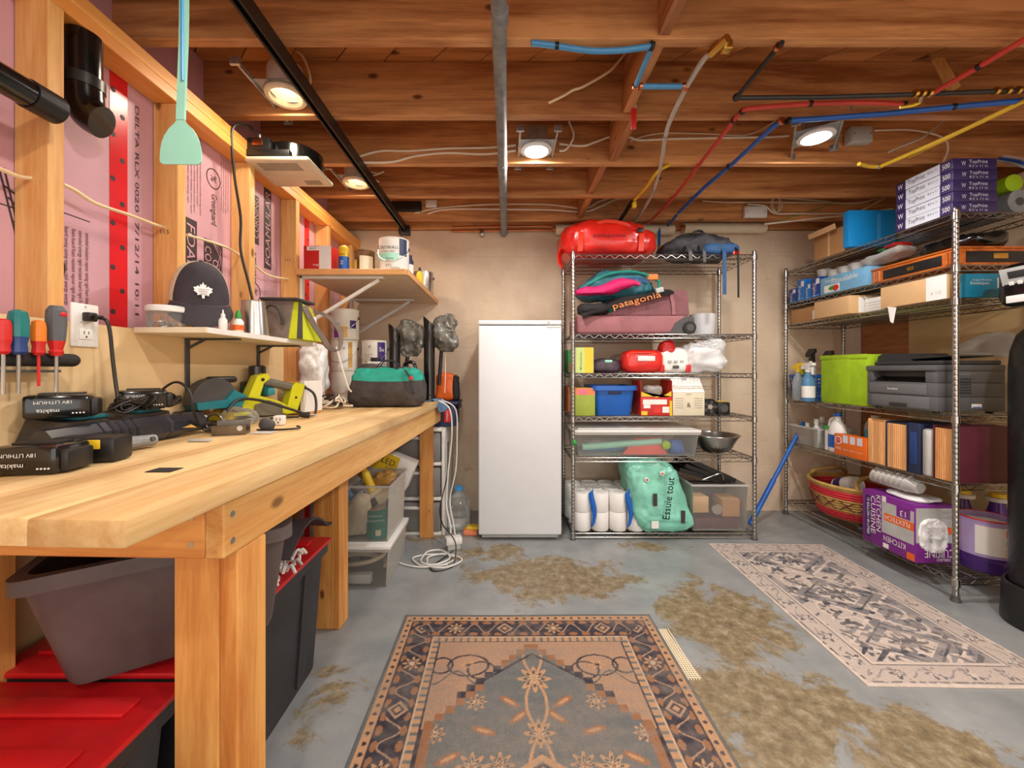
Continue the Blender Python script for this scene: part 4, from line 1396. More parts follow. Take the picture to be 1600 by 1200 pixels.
# ------------------------------------------------------------------ paint cans stacked on the bench
YC = 2.62
cg = 'paint cans on the bench'
can('paint_can', 'cream paint can at the bottom of the corner stack', -1.03, YC, ZT + .001, .083, .192, 'can_white', handle=True)
can('paint_can', 'shiny label paint can in middle of corner stack', -1.03, YC, ZT + .196, .083, .192, 'can_white', handle=True, bands=[(.02, .17, 'white', -95, -55), (.02, .18, 'can_tan', -54, -36)], txt=[('o', .02, .14, 'ink', -72)])
can('paint_can', 'topmost dripped paint can of the corner stack', -1.025, YC, ZT + .391, .083, .192, 'can_white', handle=True, bands=[(.01, .1, 'purple', -120, -95), (.01, .08, 'can_tan', -95, -60), (.07, .12, 'dpurple', -50, -20)])
can('paint_can', 'white paint can under the purple labelled can', -.845, YC + .03, ZT + .001, .083, .192, 'can_white', handle=True)
can('paint_can', 'white paint can with purple label beside corner stack', -.845, YC + .03, ZT + .196, .083, .192, 'can_white', handle=True, bands=[(.01, .18, 'purple', -170, -150), (.03, .18, 'dpurple', -62, -25)], txt=[('Su', .026, .135, 'white', -45), ('o', .022, .15, 'ink', -95), ('paint and primer', .006, .1, 'ink', -98), ('interior satin', .006, .085, 'ink', -98), ('low odour', .006, .07, 'ink', -98)])
# plastic sack leaning in the corner
tag(MB().lump(.12, .13, .34, .6, .7, amp=.03, freq=11, seed=4, nu=48, nv=34).build('plastic_sack', 'white_film', loc=(-1.055, 2.27, ZT + .001), sm=60), 'crumpled white plastic sack leaning in the bench corner', 'sack')
# heap of white cords
o = thing('cord_heap', 'tangled heap of white cords before paint cans', 'cords', (-.93, 2.14, ZT))
rg = random.Random(9)
for i in range(9):
    pts = []
    a0 = rg.uniform(0, 6)
    for k in range(8):
        a = a0 + k * rg.uniform(.5, 1.0)
        r_ = rg.uniform(.04, .11)
        pts.append((r_ * math.cos(a) * 1.1, r_ * math.sin(a) * .6, .008 + rg.uniform(0, .1) * (1 - r_ / .16)))
    MB().tube(pts, .0042, 6, 5).build('cord', 'cable_w' if i % 4 else 'cable_b', o)
MB().tube([(-.02, .16, .33), (.04, .1, .2), (.1, .02, .11), (.13, -.02, .09)], .005, 6, 5).build('cord', 'cable_w', o)
# teal and black tool bag
tb = toolbag('tool_bag', 'teal and black soft tool bag on the bench', (-.655, 2.30, ZT + .001), R(6), .41, .24, .225, 'bag_dark', 'bag_teal', 'black_rough', .58, 2)
MB().ribbon([(.1, -.1, .2), (.13, -.125, .16), (.14, -.13, .1), (.15, -.128, .07)], (.012, 0, 0), .003, 4).build('zip_pull', 'black', tb)
MB().rbox(.128, .148, -.136, -.13, .145, .165, .002).build('tag_patch', 'red', tb)
for s_ in (-1, 1):
    MB().ribbon([(-.17, s_ * .03, .19), (-.12, s_ * .045, .215), (-.03, s_ * .06, .2), (.02, s_ * .062, .185), (.09, s_ * .05, .2), (.16, s_ * .03, .18)], (0, .035 * s_, -.035), .006, 6).build('zip_flap', 'bag_dark', tb)
# open wooden box
o = thing('wooden_box', 'open wooden box with one white end on bench', 'box', (-.955, 1.905, ZT + .001), R(-12))
MB().box(-.07, .07, -.06, .06, 0, .01).build('bottom', 'bench_x', o, sm=0)
MB().box(-.07, -.062, -.06, .06, .0102, .145).build('side', 'bench_y', o, sm=0)
MB().box(.0, .0, 0, 0, 0, 0)
MB().box(-.0618, .05, .052, .06, .0102, .145).build('back', 'bench_x', o, sm=0)
MB().box(-.0618, .05, -.06, .0518, .137, .145).build('lid_strip', 'bench_x', o, sm=0)
MB().box(.05, .07, -.062, .062, .0102, .15).build('end_panel', 'white', o, sm=0)

# ------------------------------------------------------------------ leaf-blower tubes
def blower(label, x, y, h, lean, seed):
    o = thing('blower_tube', label, 'blower', (x, y, ZT + .001))
    MB().lathe([(.04, 0), (.04, .035), (.036, .04), (.036, h * .82), (.034, h * .85)], n=24).build('tube', 'black_shiny', o)
    MB().grid(lambda u, v: ((.035 + .005 * v) * math.cos(6.2832 * u), (.035 + .005 * v) * math.sin(6.2832 * u), h * .85 + v * (.03 + .07 * (.5 - .5 * math.cos(6.2832 * u)))), 24, 4, thick=.002).build('cut_nozzle', 'black_shiny', o)
    MB().lump(.15, .08, .24, .6, .8, amp=.032, freq=12, seed=seed, nu=70, nv=46, c=(.098, .03, h * .60)).build('crumpled_bag', 'bag_plastic', o)
    MB().cyl((.055, .045, .1), (.075, .045, h * .7), .012, n=12).build('strut', 'black', o)
    MB().tube([(.1, .03, h * .62), (.1, .03, h * .3), (.095, .03, .05)], .0025, 5).build('pull_cord', 'cable_w', o)
    return o
blower('black blower tube with crumpled bag, left of the orange tool', -.715, 2.64, .47, 0, 5)
blower('taller black blower tube with crumpled bag at bench end', -.495, 2.66, .53, 0, 8)
o = thing('inflator', 'black and orange tool standing between blower tubes', 'power tool', (-.60, 2.56, ZT + .001))
MB().rbox(-.045, .045, -.03, .04, 0, .19, .015, 3).build('body', 'black_shiny', o)
MB().rbox(-.048, .012, -.036, -.0305, .06, .165, .004).build('orange_panel', 'orange', o)
MB().cyl((-.015, -.042, .125), (-.015, -.0362, .125), .013, n=16).build('dial', 'black', o)
MB().tube([(-.04, 0, .19), (-.03, 0, .235), (.0, 0, .25), (.03, 0, .235), (.045, 0, .17)], .011, 8, 5).build('handle', 'black_shiny', o)
b = Box('storage_case', 'grey lidded case behind the teal tool bag', 'case', -.83, -.745, 2.46, 2.53, ZT + .001, ZT + .235, 'lgrey')
MB().rbox(-.045, .045, -.037, .037, .2355, .25, .005).build('lid', 'white_pl', b.o)
MB().rbox(-.03, .02, -.02, .02, .2505, .275, .005).build('knob', 'black', b.o)
# cloth at bench end
tag(MB().grid(lambda u, v: (-.60 + .17 * u + .03 * v, 2.60 + .19 * v, ZT + .006 + .006 * math.sin(9 * u + 5 * v) - (max(0, u - .78) * .35 if u > .78 else 0)), 24, 12, thick=.003).build('denim_cloth', 'denim', loc=(0.01, 0, .004)), 'faded blue cloth draped over the far bench end', 'cloth')

# ------------------------------------------------------------------ power tools on the bench
o = thing('jigsaw', 'lime yellow and grey corded reciprocating saw on bench', 'power tool', (-1.075, 1.56, ZT + .012), R(57))
MB().prism([(.02, .012), (.0, .03), (.0, .06), (.03, .075), (.075, .08), (.11, .165), (.15, .175), (.16, .155), (.135, .135), (.12, .085), (.19, .062), (.23, .04), (.24, .005)], -.028, .028, 'xz').build('body', 'tool_lime', o, sm=0)
MB().prism([(.225, .0), (.275, .005), (.312, .125), (.27, .135), (.255, .12), (.235, .04)], -.024, .024, 'xz').build('rear_post', 'tool_lime', o, sm=0)
MB().rbox(.12, .285, -.02, .02, -.016, .018, .012, 3, M=Matrix.Translation((0, 0, .178)) @ Matrix.Rotation(R(14), 4, 'Y')).build('grip', 'tool_grey', o)
MB().prism([(.09, .008), (.21, .0), (.205, .045), (.15, .066), (.1, .05)], -.034, .034, 'xz').build('motor_cover', 'tool_grey', o, sm=0)
MB().rbox(.15, .18, -.03, .03, .085, .115, .006).build('trigger', 'teal', o)
MB().cyl((.035, -.031, .045), (.035, .031, .045), .02, n=18).build('nose_ring', 'tool_grey', o)
MB().cyl((.1, -.0305, .02), (.1, -.029, .02), .006, n=10).cyl((.13, -.0305, .15), (.13, -.029, .15), .007, n=10).cyl((.27, -.0265, .07), (.27, -.0245, .07), .005, n=10).build('screw', 'black', o)
MB().box(.02, .22, -.03, .03, -.011, -.001).build('shoe', 'steel', o, sm=0)
MB().tube([(.30, 0, .12), (.34, -.01, .1), (.355, -.03, .07), (.34, -.06, .01), (.29, -.1, -.004), (.2, -.1, .03), (.1, -.06, .07), (.03, -.05, .075), (-.02, -.08, .04)], .0055, 8, 6).build('power_cord', 'cable_b', o)
MB().cyl((.295, 0, .125), (.325, -.004, .112), .009, .007, n=10).build('cord_sleeve', 'cable_b', o)

o = thing('circular_saw', 'teal circular saw with dark round guard by wall', 'power tool', (-1.075, 1.50, ZT + .001), R(70))
MB().prism([(.085 * math.cos(t), .085 + .085 * math.sin(t)) for t in np.linspace(-.5, math.pi + .1, 20)], -.022, .022, 'xz').build('blade_guard', 'dgrey', o, sm=40)
MB().prism([(-.07, .06), (.09, .06), (.11, .1), (.06, .125), (.03, .09), (-.075, .085)], -.034, .0338, 'xz').build('motor_housing', 'tool_teal', o, sm=0)
MB().rbox(-.13, .1, -.05, .05, .0, .012, .003).build('base_plate', 'black', o)
MB().rbox(-.12, -.05, -.03, .03, .02, .058, .01, 2).build('battery', 'black', o)
MB().rbox(-.02, .09, -.016, .016, .152, .176, .011, 3).build('grip', 'black', o)
o = thing('trim_router', 'small teal and black round tool under shelf', 'power tool', (-1.085, 1.79, ZT + .001))
MB().lathe([(.05, 0), (.05, .012), (.02, .014), (.02, .075), (.055, .095), (.06, .115), (.06, .145), (.045, .15), (.03, .155), (.03, .165), (.024, .17)], n=24).build('body', 'tool_teal', o)
MB().lathe([(.0605, .13), (.061, .15), (.034, .158), (.034, .215), (.026, .22), (.001, .22)], n=20).build('top_cap', 'black_shiny', o)

# batteries, charger, vacuum on the near bench
o = thing('battery_charger', 'dark dusty twin battery charger by the wall', 'charger', (-1.055, 1.1, ZT + .001))
MB().hexa([(-.075, -.17, 0), (.03, -.17, 0), (.03, .17, 0), (-.075, .17, 0)], [(-.07, -.14, .085), (.02, -.14, .075), (.02, .16, .075), (-.07, .16, .085)]).build('case', 'tool_dust', o, sm=0)
for y in (-.07, .09):
    MB().rbox(-.04, .016, y - .03, y + .045, .077, .0855, .002, M=Matrix.Identity(4)).build('teal_plate', 'teal', o)
def battery(label, loc, rz):
    o = thing('tool_battery', label, 'battery', loc, rz)
    MB().rbox(-.062, .05, -.042, .042, 0, .055, .009, 2).build('case', 'black_shiny', o)
    MB().rbox(.035, .062, -.032, .032, .003, .045, .006).build('latch_end', 'black', o)
    letter(o, 'makita', .009, (-.02, -.043, .018), (-1, 0, 0), (0, 0, -1), 'white', .036)
    letter(o, '18V LITHIUM', .007, (-.012, -.043, .038), (-1, 0, 0), (0, 0, -1), 'white', .06)
    for k in range(4):
        MB().cyl((.02 + k * .006, -.0432, .012), (.02 + k * .006, -.042, .012), .0018, n=8).build('charge_light', 'white', o)
    MB().box(-.04, .035, -.02, .02, .0552, .059).build('rail', 'black', o, sm=0)
    return o
battery('black tool battery on the left end of charger', (-1.06, .985, ZT + .088), R(38))
battery('black tool battery on the right end of charger', (-1.06, 1.205, ZT + .088), R(40))
battery('black tool battery with yellow contacts at near bench edge', (-.915, .815, ZT + .001), R(10))
o = thing('battery_adapter', 'black adapter with yellow contacts beside the near battery', 'adapter', (-.905, .905, ZT + .001), R(10))
MB().rbox(-.07, .055, -.03, .03, 0, .055, .008, 2).build('case', 'black', o)
MB().rbox(.0, .03, -.0345, -.0302, .03, .05, .002).build('yellow_contact', 'yellow', o)
MB().rbox(-.07, -.005, -.034, -.0302, .032, .045, .002).build('pale_strip', 'cream', o)
# long ribbed black body
o = thing('cordless_vacuum', 'long ribbed black cordless tool lying along bench', 'power tool', (-1.0, 1.12, ZT + .001), R(84))
pf = [(-.22, .032), (-.12, .036), (-.118, .032), (-.114, .036)]
for k in range(4):
    pf += [(-.1 + k * .02, .037), (-.094 + k * .02, .034), (-.09 + k * .02, .037)]
pf += [(-.02, .037), (.06, .036), (.064, .033), (.068, .036), (.11, .035), (.115, .031), (.19, .029), (.2, .02)]
Mh = Matrix.Translation((0, 0, .036)) @ Matrix.Rotation(R(90), 4, 'Y')
MB().lathe([(r_, x) for x, r_ in pf], n=8, M=Mh @ Matrix.Rotation(R(22.5), 4, 'Z')).build('ribbed_body', 'vac_black', o, sm=20)
MB().rbox(.17, .205, -.02, .02, .0365, .055, .005).build('switch', 'lgrey', o)
MB().prism([(-.01, 0), (.02, .006), (.04, -.006)], 0, .001, 'xz', M=Matrix.Translation((.1, -.04, .03))).build('chipped_mark', 'can_tan', o, sm=0)
o = thing('putty_knife', 'grey handled putty knife lying on near bench', 'hand tool', (-.935, 1.0, ZT + .02), R(80))
MB().tube([(-.075, 0, 0), (-.03, 0, .002), (.03, 0, .0), (.075, 0, -.002)], lambda t: .018 + .004 * math.cos(t * 3.5), 10, 5).build('handle', 'grey', o)
MB().cyl((.06, -.018, .004), (.06, .018, -.004), .006, n=10).build('hang_hole', 'dgrey', o)
MB().prism([(-.12, -.02), (-.07, -.008), (-.07, .008), (-.12, .02)], -.006, -.004).build('blade', 'steel', o, sm=0)
# tangle of black cord on the charger
o = thing('cord_bundle', 'bundle of thin black charger cord tied in middle', 'cord', (-1.02, 1.17, ZT + .085))
rg = random.Random(12)
for i in range(6):
    a = rg.uniform(-.4, .4)
    Lc, Wc = rg.uniform(.08, .12), rg.uniform(.015, .04)
    pts = [(Wc * math.sin(2 * t) * math.cos(a) * .6, Lc * math.cos(t), .015 + .012 * math.sin(3 * t + i) + .004 * i) for t in np.linspace(0, 6.28, 13)]
    MB().tube(pts, .003, 6, 4).build('cord_loop', 'cable_b', o)
MB().tube([(0, -.01, .01), (.02, 0, .035), (0, .01, .045), (-.02, 0, .03), (0, -.01, .01)], .005, 6, 4).build('tie', 'cable_b', o)
cable('black cord arching from the charger over the bench', [PX(*q, 1.22) for q in ((235, 630), (250, 612), (270, 598), (285, 600), (297, 615), (302, 640))] + [PX(310, 664, 1.27)], .0036, 'cable_b', name='extension_cord')
cable('black plugged-in cord hanging from wall outlet', [PW(158, 497, -1.10), PW(167, 502, -1.085), PW(172, 520, -1.08), PW(176, 560, -1.075), PW(181, 600, -1.065), PW(186, 632, -1.05)], .0045, 'cable_b', name='extension_cord')
# small hardware
def hw(px, py):
    Y = FPX * (CAM_Z - ZT) / (py - CYP)
    return Vector(((px - CXP) / FPX * Y, Y, ZT + .0008))
p = hw(362, 678)
o = thing('steel_channel', 'short grey metal channel bracket among bench clutter', 'bracket', p, R(20))
MB().prism([(-.03, 0), (.03, 0), (.03, .04), (.024, .04), (.02, .008), (-.022, .008), (-.028, .03), (-.034, .03)], -.045, .045, 'yz').build('channel', 'steel_dk', o, sm=0)
MB().cyl((.03, -.036, .02), (.03, -.03, .02), .008, n=12).build('bolt', 'steel', o)
p = hw(318, 676)
o = thing('clamp_hardware', 'cluster of rusty metal clamps and bolts on bench', 'hardware', p)
rg = random.Random(3)
for i in range(7):
    a = Vector((rg.uniform(-.04, .05), rg.uniform(-.02, .04), .008 + rg.uniform(0, .02)))
    d = Vector((rg.uniform(-1, 1), rg.uniform(-.5, .5), rg.uniform(-.2, .2))).normalized() * .02
    MB().cyl(a - d, a + d, .006, n=8).cyl(a + d, a + d * 1.3, .011, n=6).build('bolt', 'steel_dk', o)
MB().tube([(.035 + .028 * math.cos(t), 0, .03 + .028 * math.sin(t)) for t in np.linspace(0, 6.28, 18)], .0035, 6).build('ring_clamp', 'steel_dk', o)
p = hw(325, 664)
b = Box('small_box', 'flat yellow box lying behind the bench hardware', 'box', p.x - .03, p.x + .05, p.y + .04, p.y + .1, ZT + .001, ZT + .04, 'yellow', R(15))
b.text('t', .5, .5, 'kit', .3, 'ink')
p = hw(375, 662)
tag(MB().lump(.12, .08, .045, .8, amp=.02, freq=18, seed=6, nu=30, nv=14).build('plastic_bag', 'clear', loc=p), 'crumpled clear plastic bag of parts on the bench', 'bag')
p = hw(290, 658)
tag(MB().lump(.1, .07, .05, .8, amp=.022, freq=20, seed=9, nu=30, nv=14).build('plastic_bag', 'milky', loc=p + Vector((0, .03, 0))), 'torn clear packet near the shelf bracket foot', 'bag')
p = hw(414, 673)
o = thing('drill_chuck_guard', 'dark oval plastic piece beside white plug', 'hand tool', p, R(10))
MB().lump(.05, .022, .04, .8, nu=20, nv=12, M=Matrix.Rotation(R(18), 4, 'Y')).build('shell', 'dgrey', o)
MB().tube([(-.02, -.01, .004), (.03, -.02, .004), (.09, -.015, .005), (.105, .01, .006), (.09, .03, .008)], .0035, 6, 5).build('wire', 'black', o)
p = hw(437, 664)
o = thing('plug_adapter', 'white cube plug adapter on the bench', 'plug', p, R(12))
MB().rbox(-.018, .018, -.016, .016, 0, .034, .004).build('cube', 'white', o)
for dx in (-.006, .006):
    MB().box(dx - .0012, dx + .0012, -.0166, -.0161, .016, .026).build('slot', 'black', o, sm=0)
MB().cyl((0, -.0166, .01), (0, -.0161, .01), .003, n=8).build('slot', 'black', o)
p = hw(475, 654)
o = thing('cord_plug', 'black three prong plug lying on the bench', 'plug', p, R(20))
MB().tube([(-.12, -.01, .006), (-.07, .004, .006), (-.02, 0, .007)], .004, 6, 4).build('cord', 'cable_b', o)
MB().lathe([(.006, -.02), (.012, 0), (.013, .022), (.001, .023)], n=12, M=Matrix.Translation((0, 0, .014)) @ Matrix.Rotation(R(90), 4, 'Y')).build('plug_body', 'cable_b', o)
for dy in (-.005, .005):
    MB().box(.023, .042, dy - .0008, dy + .0008, .012, .018).build('prong', 'steel', o, sm=0)
p = hw(312, 690)
tag(MB().rbox(-.03, .03, -.008, .008, 0, .006, .002).build('metal_scrap', 'lgrey', loc=p), 'small pale metal scrap at the clutter edge', 'scrap')
p = hw(385, 676)
tag(MB().rbox(-.035, .035, -.02, .02, 0, .003, .001).build('plastic_tray', 'milky', loc=p + Vector((.06, -.01, 0))), 'thin clear plastic tray under the hardware', 'tray')

# ------------------------------------------------------------------ things on the left wall
o = thing('fly_swatter', 'mint green fly swatter hanging from the ceiling', 'fly swatter', (-.785, .99, 1.612))
pad = [(-.05, .014), (-.049, .006), (-.042, .001), (.042, .0), (.05, .006), (.051, .016), (.0495, .035), (.045, .055), (.038, .072), (.028, .087), (.016, .098), (.008, .108), (-.008, .108), (-.016, .098), (-.028, .087), (-.038, .072), (-.045, .055), (-.049, .035)]
MB().prism(pad, -.0015, .0015, 'xz').build('paddle', 'mint', o, sm=0)
MB().ribbon([(0, 0, .108), (.004, 0, .22), (.008, 0, .35), (.008, 0, .605)], (.02, 0, 0), .006, 3).build('handle', 'mint', o)
MB().cyl((0.008, -.004, .2), (.006, -.004, .6), .0035, n=6).build('handle_rib', 'lblue', o)
MB().cyl((.008, -.016, .59), (.008, .004, .59), .003, n=8).build('nail', 'steel', o)
o = thing('wall_outlet', 'white double wall outlet with black plug in top', 'outlet', (XI + .012, 1.104, 1.178))
MB().rbox(.0002, .006, -.036, .036, 0, .116, .003).build('cover_plate', 'white', o)
for z in (.034, .08):
    MB().rbox(.0062, .0085, -.017, .017, z - .014, z + .014, .004).build('socket', 'white', o)
MB().cyl((.006, 0, .108), (.007, 0, .108), .003, n=8).build('screw', 'lgrey', o)
for dy in (-.006, .006):
    MB().box(.0086, .0089, dy - .001, dy + .001, .034, .042).build('slot', 'black', o, sm=0)
MB().cyl((.0086, 0, .027), (.0089, 0, .027), .0026, n=8).build('slot', 'black', o)
o2 = thing('power_plug', 'small black plug pushed into the wall outlet', 'plug', (XI + .0212, 1.104, 1.2585))
MB().rbox(0, .018, -.013, .013, -.012, .012, .003).build('plug_body', 'cable_b', o2)
MB().rbox(.0181, .03, -.004, .018, -.006, .006, .003).build('strain_relief', 'cable_b', o2)

o = thing('tool_holder', 'black padded wall bar holding screwdrivers', 'tool holder', (-1.085, .55, 1.128))
MB().cyl((0, 0, .012), (0, .475, .012), .016, n=16).lump(.032, .03, .032, 1, c=(0, .475, -.004), nu=16, nv=8).build('bar', 'black_rough', o)
MB().box(-.053, -.0, .02, .45, -.018, -.012).build('back_plate', 'dgrey', o, sm=0)
def driver(label, px, rgrip, hg, z0, mats, shaft=.1, kind=0):
    X = -1.085 + .012
    Y = FPX * X / (px - CXP)
    o = thing('screwdriver', label, 'screwdriver', (X + .012, Y, z0))
    if kind == 0:
        pf = [(rgrip * .55, 0), (rgrip * .9, .006), (rgrip * .8, hg * .25), (rgrip, hg * .4), (rgrip, hg * .8), (rgrip * .85, hg * .95), (rgrip * .4, hg)]
    else:
        pf = [(rgrip * .5, 0), (rgrip * .72, .01), (rgrip * .6, hg * .12), (rgrip * .85, hg * .3), (rgrip, hg * .65), (rgrip * .95, hg * .9), (rgrip * .6, hg)]
    cut = len(pf) // 2
    MB().lathe(pf[:cut + 1], n=12).build('handle_base', mats[0], o, sm=25)
    MB().lathe(pf[cut:] + [(.001, hg)], n=12).build('handle_grip', mats[1], o, sm=25)
    MB().cyl((0, 0, .001), (0, 0, -shaft), .0035 if len(mats) < 4 else .0028, n=8).build('shaft', mats[2], o)
    if kind == 1:
        MB().lump(.004, .016, .012, 1, c=(rgrip * .93, 0, hg * .78), nu=12, nv=6).build('hang_eye', 'red', o)
    return o
driver('screwdriver with clear teal ribbed handle and blue collar', 20, .017, .098, 1.149, ('drv_blue', 'drv_teal', 'steel'), .085)
driver('slim screwdriver with red and orange insulated handle', 52, .013, .08, 1.149, ('red', 'drv_orange', 'red', 1), .07)
driver('large screwdriver with grey and red soft handle', 80, .019, .118, 1.149, ('red', 'drv_grey', 'steel'), .085, 1)
driver('screwdriver with red handle at the left picture edge', -4, .013, .075, 1.149, ('red', 'red', 'steel'), .085)

o = thing('drain_pipe', 'level black plastic pipe across the nearest stud', 'pipe', (0, 0, 0))
MB().cyl((-1.10, .2, 1.752), (-1.10, 1.0, 1.752), .031, n=24).build('pipe', 'black_shiny', o)
MB().cyl((-1.10, .94, 1.752), (-1.10, 1.003, 1.752), .034, n=24).build('collar', 'black', o)
MB().cyl((-1.148, .6, 1.752), (-1.13, .6, 1.752), .012, n=10).build('wall_hook', 'steel', o)
o = thing('drain_pipe', 'upright black plastic pipe with bent end between studs', 'pipe', (0, 0, 0))
MB().cyl((-1.18, 1.145, 2.05), (-1.18, 1.145, 1.9), .04, n=24).build('pipe', 'black_shiny', o)
MB().tube([(-1.18, 1.145, 1.905), (-1.178, 1.147, 1.86), (-1.165, 1.152, 1.83), (-1.14, 1.158, 1.815)], .044, 20, 5).build('elbow', 'black_shiny', o)
MB().lathe([(.046, 0), (.046, .03), (.043, .032)], n=24, c=(-1.18, 1.145, 1.9)).build('collar', 'black', o)
for lb, pts in (('cream cable running through the nearest stud', ((-30, 258), (0, 264), (30, 276), (60, 280), (64, 286))),
                ('cream cable sagging from first stud to second stud', ((98, 288), (118, 298), (150, 318), (200, 335), (240, 350), (266, 358))),
                ('cream cable between second and third stud behind cap', ((292, 367), (320, 375), (350, 385), (372, 397), (380, 403))),
                ('cream cable between third and fourth stud', ((400, 416), (415, 428), (435, 434), (456, 436)))):
    cable(lb, [PW(x, y, -1.195) for x, y in pts], .0055, 'cable_cr', 6)

# ------------------------------------------------------------------ under and beside the bench
def tote(name, label, loc, rz, w0, d0, w1, d1, h, mat, lid=None, tilt=None, ribs=True, wall=.004):
    "open tapered tub; rim at the top; optional lid"
    o = thing(name, label, 'storage bin', loc, rz)
    if tilt:
        o.rotation_euler = tilt
    def ring(w, d, z, r=.03):
        out = []
        for cx, cy, a0 in ((1, 1, 0), (-1, 1, 90), (-1, -1, 180), (1, -1, 270)):
            for k in range(5):
                a = R(a0 + 22.5 * k)
                out.append((cx * (w / 2 - r) + r * math.cos(a), cy * (d / 2 - r) + r * math.sin(a), z))
        return out
    def loft(rings):
        n = 20
        v = [p for q in rings for p in q]
        f = [(j * n + i, j * n + (i + 1) % n, (j + 1) * n + (i + 1) % n, (j + 1) * n + i) for j in range(len(rings) - 1) for i in range(n)]
        return v, f, n
    rg_ = [ring(w0 * .97, d0 * .97, .0), ring(w0, d0, .012), ring(w1, d1, h - .03), ring(w1 - 2 * wall, d1 - 2 * wall, h - .03), ring(w0 - 2 * wall, d0 - 2 * wall, .014)]
    v, f, n = loft(rg_)
    f += [tuple(reversed(range(n))), tuple(range(4 * n, 5 * n))]
    MB().add(v, f).build('tub', mat, o)
    v, f, n = loft([ring(w1 + .001, d1 + .001, h - .03), ring(w1 + .03, d1 + .03, h - .03), ring(w1 + .03, d1 + .03, h), ring(w1 - .012, d1 - .012, h), ring(w1 - .012, d1 - .012, h - .03)])
    f += [(4 * n + i, 4 * n + (i + 1) % n, (i + 1) % n, i) for i in range(n)]
    MB().add(v, f).build('rim', mat, o)
    if ribs:
        for s in (-1, 1):
            for k in (-.3, .3):
                MB().hexa([(s * w0 / 2 - .004, k * d0 - .03, .03), (s * w0 / 2 + .006, k * d0 - .03, .03), (s * w0 / 2 + .006, k * d0 + .03, .03), (s * w0 / 2 - .004, k * d0 + .03, .03)],
                          [(s * w1 / 2 - .006, k * d1 - .03, h - .04), (s * w1 / 2 + .006, k * d1 - .03, h - .04), (s * w1 / 2 + .006, k * d1 + .03, h - .04), (s * w1 / 2 - .006, k * d1 + .03, h - .04)]).build('rib', mat, o, sm=0)
    if lid:
        L_ = MB().rbox(-w1 / 2 - .02, w1 / 2 + .02, -d1 / 2 - .02, d1 / 2 + .02, h + .001, h + .016, .006, 2).build('lid', lid, o)
        for k in range(6):
            y = -d1 / 2 + d1 * (k + .5) / 6
            MB().rbox(-w1 / 2 + .03, w1 / 2 - .03, y - .022, y + .022, h + .0162, h + .026, .004, 2).build('lid_ridge', lid, L_)
    return o
tote('storage_tote', 'black storage tote with red lid under bench, farther one', (-.895, 1.235, 0), 0, .36, .62, .40, .68, .452, 'tote_black', 'lid_red')
tote('storage_tote', 'black storage tote with red lid at near bench end', (-.895, .52, 0), 0, .36, .60, .40, .66, .44, 'tote_black', 'lid_red')
tote('storage_tote', 'open brown grey tub resting tilted on red lids', (-.80, 1.05, .49), R(28), .36, .36, .44, .42, .25, 'tote_grey', None, (R(0), R(-3), R(28)), False)
tag(MB().lump(.3, .26, .12, .7, amp=.03, freq=8, seed=3, nu=30, nv=16).build('red_jacket', 'lid_red', loc=(-.80, 1.06, .508)), 'red and dark clothing lying inside the tilted tub', 'clothing')
# foam mat and fluffy scarf on the far lid
tag(MB().grid(lambda u, v: (-.87 + .175 * u, 1.27 + .32 * v + .03 * u, .515 + .075 * math.sin(math.pi * min(1, v * 1.1)) * (.6 + .4 * u) - .02 * u), 12, 18, thick=.008).build('foam_mat', 'mat_dark', loc=(.01, 0, .02)), 'dark grey curled mat lying on the red tote lid', 'mat')
o = thing('fringed_scarf', 'white and grey fringed scarf on the red tote lid', 'scarf', (-.70, 1.30, .479))
rg = random.Random(4)
for i in range(26):
    x, y = rg.uniform(-.03, .012), rg.uniform(-.1, .12)
    d = Vector((rg.uniform(-.3, .5), rg.uniform(-1, .3), 0)).normalized() * rg.uniform(.02, .04)
    MB().tube([(x, y, .004), (x + d.x * .5, y + d.y * .5, .018 + rg.uniform(0, .01)), (x + d.x, y + d.y, .003)], .005, 5, 4).build('fringe', 'white_pl' if i % 3 else 'lgrey', o)
# clear bins
def clearbin(name, label, x0, x1, y0, y1, z0, z1, lid=None, mat='clear', taper=.94):
    o = thing(name, label, 'storage bin', ((x0 + x1) / 2, (y0 + y1) / 2, z0))
    w, d, h = x1 - x0, y1 - y0, z1 - z0
    t = .0025
    def rect(k, z, e=0):
        return [(-w / 2 * k + e, -d / 2 * k + e, z), (w / 2 * k - e, -d / 2 * k + e, z), (w / 2 * k - e, d / 2 * k - e, z), (-w / 2 * k + e, d / 2 * k - e, z)]
    m = MB()
    a, b, c, e = rect(taper, 0), rect(1, h), rect(1, h, t), rect(taper, t, t)
    v = a + b + c + e
    f = [(3, 2, 1, 0), (12, 13, 14, 15)]
    for j in range(3):
        for i in range(4):
            f.append((j * 4 + i, j * 4 + (i + 1) % 4, (j + 1) * 4 + (i + 1) % 4, (j + 1) * 4 + i))
    m.add(v, f).build('tub', mat, o, sm=0)
    q = .008
    m = MB()
    m.box(-w / 2 - q, w / 2 + q, -d / 2 - q, -d / 2, h - .012, h).box(-w / 2 - q, w / 2 + q, d / 2, d / 2 + q, h - .012, h)
    m.box(-w / 2 - q, -w / 2, -d / 2, d / 2, h - .012, h).box(w / 2, w / 2 + q, -d / 2, d / 2, h - .012, h)
    m.build('rim', 'milky', o, sm=0)
    if lid:
        L_ = MB().rbox(-w / 2 - .012, w / 2 + .012, -d / 2 - .012, d / 2 + .012, h + .0005, h + .02, .005, 2).build('lid', lid, o)
        MB().rbox(-w / 2 + .02, w / 2 - .02, -d / 2 + .02, d / 2 - .02, h + .0202, h + .026, .003, 2).build('lid_panel', lid, L_)
    return o
clearbin('clear_bin', 'lower clear plastic bin with white lid under the bench', -1.02, -.60, 2.09, 2.48, 0.001, .20, 'white')
